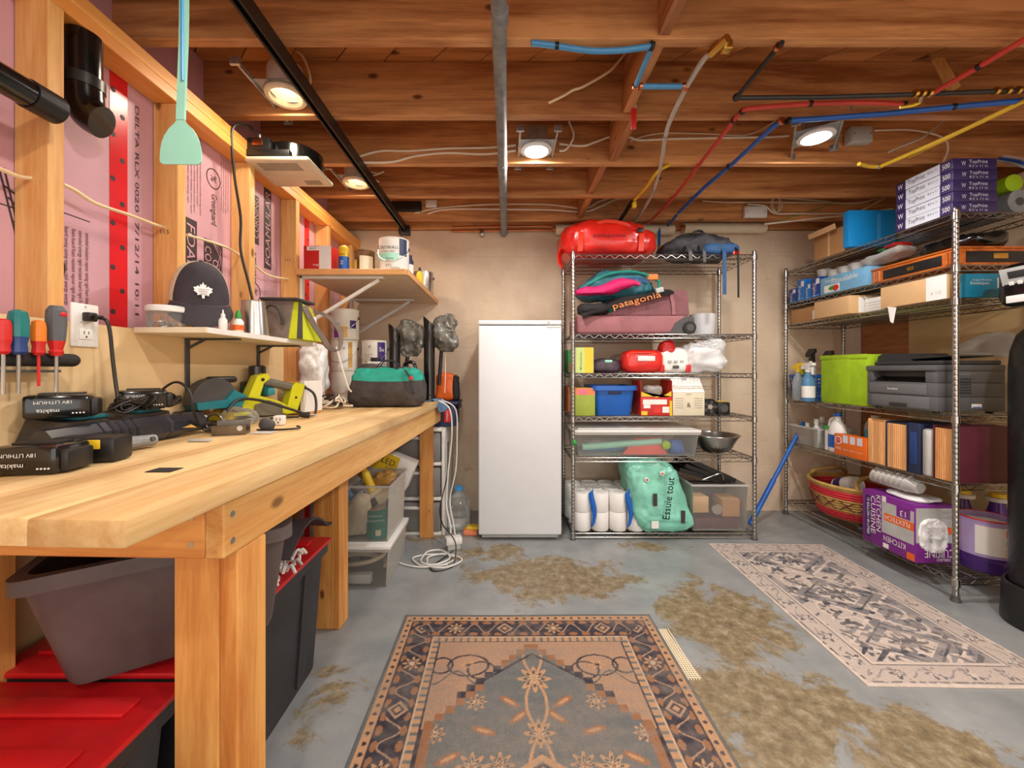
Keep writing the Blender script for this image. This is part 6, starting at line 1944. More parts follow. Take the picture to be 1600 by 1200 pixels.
# paper reams
for k in range(5):
    b = Box('paper_ream', 'purple and white paper ream, %s of the five' % ('lowest', 'second from bottom', 'middle one', 'second from top', 'topmost')[k], 'paper ream', 2.172 + (k % 2) * .002, 2.388 + (k % 2) * .003, 1.99, 2.282, r1 + k * .0535, r1 + k * .0535 + .053, 'ream_purple', group='paper reams stacked on the right rack')
    b.patch('l', .2, .02, .80, .98, 'ream_white')
    b.text('l', .40, .52, 'TopPrint', .42, 'ink', .3)
    b.text('l', .68, .6, '8.5 x 11', .2, 'ink', .16)
    b.text('l', .1, .5, 'W', .5, 'white', .1)
    b.text('l', .90, .5, '500', .45, 'white', .12)
    b.text('f', .57, .62, 'TopPrint', .3, 'ream_white', .42)
    b.text('f', .57, .28, '8.5 x 11 in', .2, 'ream_white', .42)
    b.text('f', .24, .5, 'W', .4, 'ream_white', .1)
b = Box('blue_carton', 'plain bright blue box beside the paper reams', 'box', 2.12, 2.41, 2.53, 2.575, r1, r1 + .225, 'carton_blue')
b.patch('f', .6, .1, .68, .9, 'lblue', 'pale_strip')
b = Box('cardboard_box', 'open brown cardboard box on right rack top', 'box', 2.17, 2.42, 2.62, 2.88, r1, r1 + .165, 'cardboard')
MB().box(-.125, -.12, -.115, .115, .1555, .19, M=Matrix.Translation((-.02, 0, .02)) @ Matrix.Rotation(R(-12), 4, 'Y')).build('flap', 'cardboard_lt', b.o, sm=0)
MB().box(-.115, .12, .11, .115, .1555, .215).build('flap', 'cardboard_lt', b.o, sm=0)
b.patch('l', .46, .0, .54, .999, 'cardboard_lt', 'tape')
o = thing('foam_roll', 'grey foam roll lying behind the paper reams', 'foam roll', (2.51, 2.0, r1))
MB().cyl((0, 0, .06), (.0, .75, .06), .058, n=28).build('roll', 'grey', o)
MB().cyl((0, -.002, .06), (0, .0, .06), .02, n=16).build('hollow', 'dgrey', o)
o = thing('mesh_sleeve', 'lime green mesh roll on the grey foam roll', 'roll', (2.52, 2.03, r1 + .119))
MB().tube([(0, 0, .045), (.005, .2, .048), (0, .5, .045)], .043, 16, 6).build('roll', 'lime', o)
o = thing('cable_bundle', 'blue and white cable bundle at the right edge', 'cables', (2.50, 1.98, r1 + .122))
for k in range(3):
    MB().tube([(.03, .02 * k + .1, .2), (.01, .02 * k, .13), (-.02 + .02 * k, -.06, .06 - .01 * k), (.02, -.1, -.01), (.05, -.12, -.05 + .01 * k)], .007, 6, 5).build('cable', ('white_pl', 'pex_blue', 'lgrey')[k], o)

# second shelf: freezer bags and cases
zz = [(3.07, 3.15, 0, .105, 'zip_dark', 'Ziploc'), (2.985, 3.06, 0, .155, 'zip_blue', 'Ziploc'), (2.925, 2.98, 0, .115, 'zip_blue', 'Ziploc'), (2.835, 2.92, 0, .14, 'zip_dark', 'Ziploc')]
nm = ('farthest', 'second farthest', 'third from the post', 'nearest and darkest')
for i, (ya, yb, za, h, mt, s) in enumerate(zz):
    b = Box('freezer_bag_box', 'blue freezer bag box on right rack, %s of four' % nm[i], 'box', 2.178, 2.42, ya, yb, r2, r2 + h, mt, group='blue freezer bag boxes on the right rack')
    b.text('l', .35, .4, s, .3, 'white', .7, 1)
    b.patch('l', .55, .66, .92, .92, 'white', 'printed_panel')
    b.patch('l', .1, .06, .9, .12, 'lblue', 'printed_panel')
b = Box('wrap_box', 'pale blue food wrap box with salad picture', 'box', 2.17, 2.42, 2.46, 2.825, r2, r2 + .115, 'wrap_blue')
b.text('l', .55, .7, 'Resealable', .3, 'white', .55)
b.text('l', .25, .75, 'Reynolds'[:4] + 'ble', .16, 'white', .25)
b.patch('l', .1, .1, .45, .5, 'white', 'printed_panel')
MB().lump(.002, .05, .04, 1, c=(-.1262, .05, .012), nu=12, nv=8).build('tomato_print', 'red', b.o)
MB().lump(.002, .07, .03, 1, c=(-.1259, .075, .02), nu=12, nv=8).build('leaf_print', 'green', b.o)
for i, y in enumerate((2.89, 2.80, 2.71, 2.62, 2.53)):
    o = thing('clear_tub', 'clear round food tub on the boxes, %s in its row' % ('farthest', 'second farthest', 'middle', 'second nearest', 'nearest')[i], 'tub', (2.25, y, r2 + (.142 if y > 2.84 else .1165)), 0, 'clear food tubs on the right rack')
    MB().lathe([(.036, 0), (.043, .05), (.046, .05), (.046, .054), (.041, .053), (.034, .003), (.001, .003)], n=22).build('tub_body', 'milky', o)
o = thing('display_case', 'long wooden case with black panel and brass plate', 'case', (2.40, 2.22, r2))
MB().rbox(-.205, .20, -.235, .235, 0, .08, .004).build('case_body', 'case_wood', o)
MB().rbox(-.2085, -.2052, -.16, .16, .014, .066, .001).build('front_panel', 'black', o)
MB().rbox(-.17, .17, -.2385, -.2352, .012, .066, .001).build('end_panel', 'black', o)
for y in (-.215, -.2, -.185, .185, .2, .215):
    MB().cyl((-.206, y, .01), (-.206, y, .07), .006, n=10).build('fluted_corner', 'case_wood', o)
MB().rbox(-.04, .03, -.2405, -.2387, .03, .055, .0006).build('brass_plate', 'brass', o)
MB().rbox(-.2105, -.2087, -.02, .015, .03, .05, .0006).build('brass_latch', 'brass', o)
MB().cyl((-.2115, -.04, .04), (-.2087, -.04, .04), .004, n=10).build('key_stud', 'brass', o)
MB().rbox(-.21, .205, -.24, .24, .0802, .09, .003).build('lid', 'case_wood', o)
o = thing('black_sack', 'shiny black plastic sack lying on the wooden case', 'sack', (2.36, 2.12, r2 + .091))
MB().lump(.2, .3, .075, .6, .7, amp=.02, freq=14, seed=51, nu=44, nv=18).build('sack_body', 'black_shiny', o, sm=70)
o = thing('snack_bag', 'clear bag with red and green print on case', 'bag', (2.26, 2.42, r2 + .118))
MB().lump(.15, .24, .05, .6, .8, amp=.015, freq=14, seed=52, nu=36, nv=14, fn=lambda p, x, y, z: (p.x, p.y, p.z + .03 * (1 - y) * .6)).build('bag_body', 'milky', o, sm=70)
MB().lump(.13, .09, .022, .7, .8, amp=.006, freq=16, seed=53, nu=26, nv=10, c=(0, -.06, .078)).build('red_print', 'red', o)
MB().lump(.1, .05, .02, .7, .8, amp=.006, freq=16, seed=54, nu=20, nv=10, c=(0, .01, .072)).build('green_print', 'green', o)
# third shelf
b = Box('parcel_box', 'brown parcel box with shipping label at shelf end', 'box', 2.19, 2.45, 2.83, 3.14, r3, r3 + .105, 'cardboard')
b.patch('l', .7, .1, .98, .7, 'white', 'shipping_label')
b.text('l', .84, .5, 'AIR', .14, 'ink')
b = Box('parcel_box', 'brown slim parcel box sticking out over shelf edge', 'box', 2.12, 2.42, 2.53, 2.815, r3, r3 + .112, 'cardboard_lt')
b.patch('f', .2, .05, .95, .9, 'paper', 'paper_sheet')
b = Box('envelope_stack', 'white paper stack beside the slim brown parcel', 'paper', 2.21, 2.42, 2.38, 2.52, r3, r3 + .085, 'paper')
for k in range(4):
    b.patch('l', .0, .2 * k + .08, 1, .2 * k + .1, 'lgrey', 'sheet_edge')
b = Box('envelope_carton', 'large tan carton with white end on right rack', 'box', 2.155, 2.43, 2.00, 2.355, r3, r3 + .12, 'cardboard_lt')
b.patch('l', .72, .0, .999, .999, 'white', 'label_panel')
b.text('l', .86, .3, '6 1/2', .12, 'lgrey', .14)
b = Box('envelope_box', 'turquoise envelope box at near end of rack', 'box', 2.215, 2.44, 1.9725, 1.998, r3, r3 + .115, 'env_blue')
b.text('f', .35, .72, 'Single-Window', .07, 'white', .4)
b.text('f', .3, .58, 'Envelopes', .13, 'white', .4)
b.patch('f', .68, .4, .95, .82, 'white', 'printed_panel')
tag(MB().prism([(0, 0), (.05, .012), (.035, -.075), (.018, -.085)], 0, .002, 'yz').build('torn_flap', 'paper', loc=(2.15, 2.255, r3 - .006), sm=0), 'torn pale paper flap hanging below the tan carton', 'paper')
# fourth shelf
o = thing('cleaning_basket', 'blue plastic basket of cleaning sprays', 'basket', (2.30, 3.0, r4))
m = MB()
tb_ = tote  # same tub maker
for s in (-1, 1):
    for k in range(6):
        for j in range(6):
            pass
MB().hexa([(-.1, -.13, 0), (.1, -.13, 0), (.1, .14, 0), (-.1, .14, 0)], [(-.1, -.13, .004), (.1, -.13, .004), (.1, .14, .004), (-.1, .14, .004)]).build('base', 'bin_blue', o, sm=0)
def lattice(fx, nu, nv, hole=.62):
    m = MB()
    for i in range(nu + 1):
        u = i / nu
        m.tube([fx(u, 0), fx(u, 1)], .004, 5)
    for j in range(nv + 1):
        v = j / nv
        m.tube([fx(0, v), fx(1, v)], .004, 5)
    return m
for fx in (lambda u, v: (-.1 - .02 * v, -.13 + .27 * u, .004 + .16 * v), lambda u, v: (.1 + .02 * v, -.13 + .27 * u, .004 + .16 * v)):
    lattice(fx, 11, 6).build('lattice_side', 'bin_blue', o)
for fx in (lambda u, v: (-.1 - .02 * v + (.2 + .04 * v) * u, -.13, .004 + .16 * v), lambda u, v: (-.1 - .02 * v + (.2 + .04 * v) * u, .14, .004 + .16 * v)):
    lattice(fx, 8, 6).build('lattice_end', 'bin_blue', o)
MB().box(-.126, -.118, -.135, .145, .165, .185).box(.118, .126, -.135, .145, .165, .185).box(-.118, .118, -.135, -.127, .165, .185).box(-.118, .118, .137, .145, .165, .185).build('rim', 'bin_blue', o, sm=0)
spray('spray_bottle', 'clear spray bottle with yellow neck before blue basket', 2.135, 2.985, r4 + .0, .042, .27, 'spray_clear', 'yellow')
spray('spray_bottle', 'blue liquid spray bottle with red and white head', 2.125, 2.875, r4 + .0, .044, .27, 'spray_blue', 'white', lab='paper')
spray('spray_bottle', 'white spray bottle with black head inside basket', 2.26, 3.03, r4 + .006, .036, .37, 'white', 'black')
spray('spray_bottle', 'grey spray bottle with black head in basket', 2.30, 2.92, r4 + .006, .036, .35, 'lgrey', 'black')
o = thing('cleaner_bottle', 'green cleaner bottle at the far end of basket', 'bottle', (2.23, 3.09, r4 + .006))
MB().lathe([(.034, 0), (.036, .004), (.036, .17), (.02, .2), (.02, .22)], n=18).build('bottle_body', 'green', o)
MB().lathe([(.022, .2205), (.022, .26), (.001, .261)], n=14).build('cap', 'mint', o)
b = Box('fabric_cube', 'lime green fabric storage cube beside the printer', 'storage cube', 2.165, 2.46, 2.455, 2.815, r4, r4 + .315, 'lime_fabric', r=.008)
MB().rbox(-.151, -.1478, -.183, .183, .29, .317, .001).build('hem', 'lime_fabric', b.o)
MB().rbox(-.1502, -.1478, -.06, .1, .004, .29, .001).build('centre_fold', 'lime_fabric', b.o)
# printer
o = thing('laser_printer', 'dark grey laser printer on the right rack', 'printer', (2.32, 2.235, r4))
MB().rbox(-.175, .17, -.195, .195, .012, .085, .004, 2).build('paper_tray', 'prn_grey', o)
MB().rbox(-.178, -.172, -.16, .16, .02, .08, .002).build('tray_face', 'prn_mid', o)
MB().rbox(-.181, -.1785, -.05, .05, .022, .042, .004).build('tray_grip', 'prn_dark', o)
MB().rbox(-.175, .17, -.195, .195, .0855, .155, .004, 2).build('lower_body', 'prn_grey', o)
MB().rbox(-.1785, -.1755, -.15, .175, .092, .145, .002).build('manual_feed_door', 'prn_mid', o)
MB().rbox(-.12, .17, -.195, .195, .1555, .215, .004, 2).build('middle_body', 'prn_grey', o)
MB().rbox(-.175, -.1205, .16, .195, .1555, .215, .004).build('output_cheek', 'prn_grey', o)
MB().rbox(-.175, -.1205, -.195, -.14, .1555, .215, .004).build('output_cheek', 'prn_grey', o)
MB().hexa([(-.17, -.139, .156), (-.121, -.139, .156), (-.121, .159, .156), (-.17, .159, .156)], [(-.17, -.139, .158), (-.121, -.139, .185), (-.121, .159, .185), (-.17, .159, .158)]).build('output_slot', 'black_shiny', o, sm=0)
MB().rbox(-.182, .17, -.198, .198, .2155, .245, .005, 2).build('scanner_bed', 'prn_grey', o)
MB().rbox(-.14, .16, -.19, .19, .2455, .268, .008, 2).build('scanner_lid', 'prn_dark', o)
MB().prism([(.19, .268), (.0, .268), (.02, .29), (.06, .312), (.15, .315), (.185, .30)], -.12, .15, 'yz').build('document_feeder', 'prn_dark', o, sm=0)
MB().hexa([(-.1, -.18, .288), (.13, -.18, .288), (.13, .03, .278), (-.1, .03, .278)], [(-.1, -.18, .294), (.13, -.18, .294), (.13, .03, .284), (-.1, .03, .284)]).build('feeder_tray', 'prn_dark', o, sm=0)
letter(o, 'brother', .014, (-.1793, .03, .118), (0, -1, 0), (0, 0, 1), 'white', .06)
m = MB()
for i in range(7):
    for j in range(6):
        m.box(-.09 + i * .013, -.09 + i * .013 + .009, -.1968, -.1952, .1 + j * .014, .1 + j * .014 + .009)
q = m.build('vent_grid', 'prn_dark', o, sm=0)
MB().rbox(-.1, .02, -.197, -.1952, .19, .205, .001).build('side_handle', 'prn_mid', o)
b_ = MB().rbox(.0, .05, -.1972, -.1953, .03, .05, .001).build('energy_sticker', 'white', o)
MB().box(.004, .046, -.1976, -.1973, .031, .036).build('sticker_stripe', 'blue', b_, sm=0)
for x in (-.14, .13):
    for y in (-.16, .16):
        MB().cyl((x, y, 0), (x, y, .0125), .015, n=10).build('foot', 'black', o)
# fifth shelf
clearbin('clear_bin', 'small clear bin of bottles on right rack', 2.18, 2.42, 2.86, 3.14, r5, r5 + .14)
for i, (x, y, h, mt) in enumerate(((2.25, 3.05, .15, 'pink_lt'), (2.24, 2.95, .19, 'white'), (2.32, 3.0, .2, 'lgrey'))):
    o = thing('small_bottle', ('pink', 'white', 'grey')[i] + ' small bottle standing in the small clear bin', 'bottle', (x, y, r5 + .006))
    MB().lathe([(.026, 0), (.028, .003), (.028, h * .6), (.013, h * .75), (.013, h * .8)], n=16).build('bottle_body', mt, o)
    MB().lathe([(.016, h * .805), (.016, h), (.001, h + .001)], n=12).build('cap', 'white', o)
o = thing('squat_bottle', 'slim white bottle with green lid beside bleach jug', 'bottle', (2.23, 2.83, r5 + .145))
MB().lathe([(.03, 0), (.032, .004), (.03, .02), (.001, .021)], n=16).build('lid_body', 'green', o)
MB().cyl((0, 0, -.145), (0, 0, -.0005), .02, n=12).build('bottle_neck', 'white', o)
def jug(label, x, y, h, w, mat, lab, capm, rz=0, z0=r5):
    o = thing('bleach_jug', label, 'jug', (x, y, z0), rz)
    MB().lathe([(w * .46, 0), (w * .5, .01), (w * .5, h * .5), (w * .4, h * .68), (w * .18, h * .85), (w * .16, h * .92)], n=24, sy=.8).build('jug_body', mat, o)
    MB().lathe([(w * .2, h * .921), (w * .2, h), (.001, h + .001)], n=16).build('cap', capm, o)
    MB().lathe([(w * .5 + .0008, h * .12), (w * .5 + .0008, h * .45)], n=24, sy=.8).build('printed_label', lab, o)
    MB().tube([(-w * .2, 0, h * .86), (-w * .46, 0, h * .8), (-w * .56, 0, h * .62), (-w * .46, 0, h * .5)], .012, 8, 5).build('handle', mat, o)
    return o
jug('white bleach jug with blue label and blue cap', 2.235, 2.755, .26, .12, 'white', 'blue', 'blue', R(-90))
jug('pale vinegar jug behind the orange soda box', 2.35, 2.60, .26, .12, 'milky', 'paper', 'white', R(-90))
b = Box('detergent_box', 'teal detergent box standing behind the orange box', 'box', 2.26, 2.30, 2.48, 2.58, r5, r5 + .175, 'env_blue')
b.patch('l', .3, .6, .65, .95, 'maroon', 'printed_panel')
b.text('l', .55, .42, 'oxi', .1, 'white')
b = Box('baking_soda_box', 'orange baking soda box with round emblem', 'box', 2.165, 2.225, 2.46, 2.70, r5, r5 + .135, 'soda_orange')
MB().cyl((-.0312, .085, .095), (-.0302, .085, .095), .026, n=24).build('emblem_disc', 'white', b.o)
MB().cyl((-.0318, .085, .095), (-.0313, .085, .095), .02, n=24).build('emblem_ring', 'red', b.o)
letter(b.o, 'ARM', .008, (-.0322, .085, .1), (0, -1, 0), (0, 0, 1), 'white')
letter(b.o, '& HAMMER', .004, (-.0322, .085, .09), (0, -1, 0), (0, 0, 1), 'white', .03)
for u in (.38, .6, .82):
    b.patch('l', u - .08, .62, u + .07, .97, 'ream_white', 'printed_panel')
    b.text('l', u, .3, 'Baking Soda', .06, 'white', .16)
b.text('l', .16, .32, 'PURE', .09, 'white', .16)
# file folders
def filebox(label, ya, yb, cover, pleats, h=.262, x0=2.17, x1=2.44):
    o = thing('file_folder', label, 'folder', ((x0 + x1) / 2, (ya + yb) / 2, r5))
    d = yb - ya
    w = x1 - x0
    MB().rbox(-w / 2, w / 2, -d / 2, -d / 2 + .004, 0, h, .002).build('cover', cover, o)
    MB().rbox(-w / 2, w / 2, d / 2 - .004, d / 2, 0, h, .002).build('cover', cover, o)
    MB().rbox(-w / 2 + .02, w / 2, -d / 2 + .0045, d / 2 - .0045, h - .012, h - .002, .003).build('top_flap', cover, o)
    n = pleats
    for k in range(n):
        y0 = -d / 2 + .005 + (d - .01) * k / n
        y1 = -d / 2 + .005 + (d - .01) * (k + 1) / n
        MB().prism([(-w / 2 + .012, y0), (-w / 2 + .002, (y0 + y1) / 2), (-w / 2 + .012, y1), (w / 2 - .005, y1), (w / 2 - .005, y0)], .002, h - .014).build('pleat', 'pleat', o, sm=0)
    return o
filebox('tan pleated file folder beside the orange box', 2.345, 2.452, 'manila', 8)
filebox('wider tan pleated file folder with navy side', 2.215, 2.34, 'navy', 10)
o = thing('navy_binder', 'navy binder standing between the file folders', 'binder', (2.305, 2.178, r5))
MB().rbox(-.135, .135, -.032, .032, 0, .268, .004).build('cover', 'navy', o)
MB().rbox(-.1375, -.1352, -.018, .018, .05, .22, .001).build('spine_label', 'drv_blue', o)
o = thing('clear_folder', 'clear plastic folder between navy binder and tan file', 'folder', (2.30, 2.118, r5))
MB().rbox(-.13, .13, -.022, .022, 0, .245, .015, 3).build('sleeve', 'milky', o)
MB().rbox(-.12, .12, -.012, .012, .005, .235, .004).build('papers', 'paper', o)
filebox('tan pleated file folder with maroon side by post', 1.985, 2.09, 'maroon', 9, .272, 2.18, 2.50)
# bottom shelf
o = thing('woven_basket', 'woven straw basket with red bands on rack bottom', 'basket', (2.385, 2.83, r6))
o.scale = (1.08, 1.1, 1.05)
wv = [(.13, 0), (.15, .012)]
rows = []
nr_ = 12
for k in range(nr_):
    t0 = k / nr_
    t1 = (k + 1) / nr_
    ra, rb = .15 + .055 * t0 ** .8, .15 + .055 * t1 ** .8
    za, zb = .012 + .2 * t0, .012 + .2 * t1
    mt = 'basket_red' if k in (0, 1, 2, 8, 9, 10) else 'basket_straw'
    m = MB()
    pts = [(ra * math.cos(t) * (1.0 + .0), ra * 1.15 * math.sin(t), (za + zb) / 2) for t in np.linspace(0, 6.2832, 45)]
    m.tube(pts, .0105, 6)
    m.build('woven_coil', mt, o)
MB().lathe([(.001, 0), (.14, 0), (.14, .012), (.001, .013)], n=32, sy=1.15).build('base', 'basket_straw', o)
for k in range(7):
    a = R(120 + 25 * k)
    m = MB()
    for s in (-1, 1):
        pp = []
        for q in range(5):
            t = .32 + .3 * q / 4
            aa = a + s * R(-10 + 20 * q / 4)
            rr = .15 + .055 * t ** .8 + .0115
            pp.append((rr * math.cos(aa), rr * 1.15 * math.sin(aa), .012 + .2 * t))
        m.tube(pp, .003, 5, 2)
    m.build('woven_diamond', 'maroon', o)
MB().tube([(.207 * math.cos(t), .238 * math.sin(t), .218) for t in np.linspace(0, 6.2832, 45)], .011, 8).build('rim', 'basket_straw', o)
for s in (-1, 1):
    MB().tube([(-.12, s * .19, .22), (-.10, s * .16, .26), (0, s * .13, .285), (.1, s * .16, .26), (.12, s * .19, .22)], .011, 8, 5).build('handle', 'basket_straw', o)
o = thing('supplement_tub', 'white tub lying on its side in the basket', 'tub', (2.36, 2.83, r6 + .15))
Mt = Matrix.Translation((0, 0, .06)) @ Matrix.Rotation(R(70), 4, 'X') @ Matrix.Rotation(R(25), 4, 'Z')
MB().lathe([(.05, -.08), (.054, -.075), (.054, .05), (.044, .065)], n=24, M=Mt).build('tub_body', 'white', o)
MB().lathe([(.048, .0655), (.048, .09), (.001, .091)], n=24, M=Mt).build('lid', 'white_pl', o)
MB().lathe([(.0547, -.06), (.0547, .0)], n=24, M=Mt).build('printed_label', 'dpurple', o)
o = thing('red_cloth', 'dark red cloth filling the woven basket', 'cloth', (2.385, 2.83, r6 + .014))
MB().lump(.27, .32, .14, .8, amp=.02, freq=10, seed=61, nu=30, nv=14).build('cloth', 'maroon', o)
o = thing('black_clamp', 'black rubber grip lying beside the basket', 'tool', (2.21, 2.50, r6))
MB().tube([(-.02, .04, .02), (0, 0, .025), (-.01, -.04, .02)], .018, 8, 5).build('grip', 'black', o)
b = Box('bin_liner_box', 'torn purple kitchen bin bag box on its end', 'box', 2.13, 2.335, 2.13, 2.445, r6, r6 + .30, 'kc_purple')
b.patch('l', .40, .30, .98, .88, 'lgrey', 'printed_panel')
b.text('l', .13, .5, '13 GALLON / 49 LITRES', .05, 'white', .7, 1)
b.text('l', .23, .56, 'CUISINE', .09, 'white', .72, 1)
b.text('l', .34, .62, 'KITCHEN', .09, 'white', .68, 1)
b.patch('l', .07, .1, .165, .9, 'ream_purple', 'printed_panel')
b.text('l', .13, .5, '13 GALLON / 49 LITRES', .045, 'white', .7, 1, .0016)
b.text('l', .64, .205, 'KITCHEN', .1, 'white', .4, 2)
b.patch('l', .45, .54, .98, .68, 'orange', 'printed_panel')
b.text('l', .7, .61, 'FLEXTECH', .08, 'white', .44, 2, .0016)
b.patch('l', .68, .70, .92, .9, 'kc_purple', 'printed_panel')
b.text('l', .8, .78, '13', .1, 'white', None, 2, .0016)
b.patch('l', .86, .02, .99, .14, 'orange', 'printed_panel')
b.patch('l', .43, .03, .53, .11, 'white', 'barcode_panel')
b.patch('l', .41, .88, .48, .98, 'white', 'barcode_panel')
b.patch('f', .02, .35, .98, .95, 'lgrey', 'printed_panel')
b.text('f', .6, .17, 'CUISINE', .14, 'white', .75, 2)
b.text('f', .7, .06, 'KIRKLAND', .05, 'white', .35, 2)
b.patch('f', .7, .5, .99, .62, 'orange', 'printed_panel')
MB().lump(.15, .014, .17, .8, amp=.014, freq=26, seed=63, nu=60, nv=34, c=(-.01, -.16, .06)).build('torn_opening', 'white_film', b.o)
MB().lump(.17, .22, .022, .7, amp=.008, freq=16, seed=64, nu=26, nv=12, c=(.01, -.03, .3005)).build('loose_liner', 'white_film', b.o)
o = thing('cup_sleeve', 'sleeve of clear plastic cups lying on purple box', 'cups', (2.205, 2.27, r6 + .325))
for k in range(7):
    y = .10 - k * .032
    MB().lathe([(.03, 0), (.047, .055), (.05, .057), (.047, .058), (.029, .003), (.001, .003)], n=22, M=Matrix.Translation((.0, y, .048)) @ Matrix.Rotation(R(-78), 4, 'X')).build('cup', 'milky', o)
# detergents
o = thing('detergent_tub', 'round purple laundry tub with white label', 'tub', (2.44, 2.08, r6))
o.scale = (.84, .84, 1)
MB().lathe([(.11, 0), (.116, .006), (.12, .08)], n=40).build('clear_base', 'det_clear', o)
MB().lathe([(.1201, .0805), (.123, .25), (.126, .252), (.126, .262), (.118, .263), (.116, .25), (.112, .085), (.001, .084)], n=40).build('tub_body', 'det_lilac', o)
MB().tube([(.1245 * math.cos(t), .1245 * math.sin(t), .262) for t in np.linspace(0, 6.2832, 41)], .004, 6).build('red_rim', 'red', o)
MB().lump(.22, .22, .03, .9, c=(0, 0, .215), nu=24, nv=8).build('powder', 'white', o)
MB().grid(lambda u, v: (.1242 * math.cos(R(-160 + 90 * u)), .1242 * math.sin(R(-160 + 90 * u)), .095 + .14 * v), 14, 1, thick=.0007).build('printed_label', 'white', o)
for k in range(3):
    MB().grid(lambda u, v: (.1256 * math.cos(R(-102 + 26 * u)), .1256 * math.sin(R(-102 + 26 * u)), .1 + .045 * k + .036 * v), 6, 1, thick=.0007).build('picture_print', ('brass', 'lgrey', 'orange')[k], o)
o = thing('detergent_jug', 'clear purple liquid jug with yellow cap', 'jug', (2.315, 2.325 + .02, r6))
o.location = (2.50, 2.245, r6)
MB().lathe([(.052, 0), (.055, .008), (.055, .2), (.03, .29), (.028, .31)], n=28).build('jug_body', 'det_clear', o)
MB().lathe([(.05, .3105), (.052, .33), (.001, .331)], n=20).build('collar', 'white', o)
MB().lathe([(.036, .3315), (.034, .352), (.001, .353)], n=20).build('cap', 'yellow', o)
o = thing('detergent_jug', 'second purple jug with yellow cap near softener', 'jug', (2.605, 2.17, r6))
MB().lathe([(.05, 0), (.054, .008), (.054, .2), (.03, .29), (.028, .31)], n=28).build('jug_body', 'det_purple', o)
MB().lathe([(.045, .3105), (.046, .33), (.001, .331)], n=20).build('collar', 'white', o)
MB().lathe([(.034, .3315), (.032, .352), (.001, .353)], n=20).build('cap', 'yellow', o)
# water softener at the right edge
o = thing('water_softener', 'tall black water softener tank at right edge', 'water softener', (2.36, 1.755, 0))
MB().lathe([(.155, 0), (.158, .01), (.152, .17), (.146, .18), (.14, .178), (.138, .15)], n=40).build('base_boot', 'black', o)
MB().lathe([(.133, .02), (.133, 1.12), (.128, 1.2), (.11, 1.27), (.075, 1.315), (.05, 1.325)], n=40).build('tank', 'tank_black', o)
MB().lathe([(.055, 1.3255), (.055, 1.39), (.05, 1.392)], n=24).build('neck', 'black', o)
h = MB().rbox(-.155, .13, -.11, .10, 1.3925, 1.585, .045, 4).build('control_head', 'black_shiny', o)
Mp = Matrix.Translation((-.157, -.01, 1.515)) @ Matrix.Rotation(R(-14), 4, 'Y')
MB().rbox(-.004, .004, -.075, .075, -.045, .045, .003, M=Mp).build('control_panel', 'lgrey', h)
MB().rbox(-.0062, -.0042, -.035, .045, .0, .03, .001, M=Mp).build('display', 'prn_dark', h)
for k in range(4):
    MB().rbox(-.0062, -.0042, -.06 + .03 * k, -.042 + .03 * k, -.03, -.014, .002, M=Mp).build('button', 'white', h)
MB().rbox(-.004, .004, -.08, .07, -.02, .012, .002, M=Matrix.Translation((-.152, -.02, 1.428))).build('warning_label', 'white', h)

# ------------------------------------------------------------------ rugs (woven pattern as colour per tuft)
def rug_mat(name):
    m, nt, b = newmat(name)
    L = nt.links.new
    at = N(nt, 'ShaderNodeVertexColor')
    at.layer_name = 'Col'
    co = N(nt, 'ShaderNodeTexCoord')
    nz = N(nt, 'ShaderNodeTexNoise', Scale=140, Detail=3.0)
    L(co.outputs['Object'], nz.inputs['Vector'])
    mr = N(nt, 'ShaderNodeMapRange')
    mr.inputs['To Min'].default_value = .72
    mr.inputs['To Max'].default_value = 1.2
    L(nz.outputs['Fac'], mr.inputs['Value'])
    mx = N(nt, 'ShaderNodeVectorMath', operation='SCALE')
    L(at.outputs['Color'], mx.inputs[0]); L(mr.outputs[0], mx.inputs['Scale'])
    L(mx.outputs[0], b.inputs['Base Color'])
    b.inputs['Roughness'].default_value = .9
    b.inputs['Specular IOR Level'].default_value = .1
    bp = N(nt, 'ShaderNodeBump', Strength=.4, Distance=.003)
    L(nz.outputs['Fac'], bp.inputs['Height'])
    L(bp.outputs['Normal'], b.inputs['Normal'])
    return m
_DEF['rug1'] = lambda: rug_mat('rug_warm')
_DEF['rug2'] = lambda: rug_mat('rug_pale')

def fnoise(U, V, f, seed):
    rs = np.random.RandomState(seed)
    n = 64
    g = rs.rand(n, n)
    x, y = (U * f) % n, (V * f) % n
    i, j = np.floor(x).astype(int) % n, np.floor(y).astype(int) % n
    fx, fy = x - np.floor(x), y - np.floor(y)
    fx, fy = fx * fx * (3 - 2 * fx), fy * fy * (3 - 2 * fy)
    a, b_, c, d = g[j, i], g[j, (i + 1) % n], g[(j + 1) % n, i], g[(j + 1) % n, (i + 1) % n]
    return (a * (1 - fx) + b_ * fx) * (1 - fy) + (c * (1 - fx) + d * fx) * fy

def linc(c):
    return np.array(lin(c)[:3])

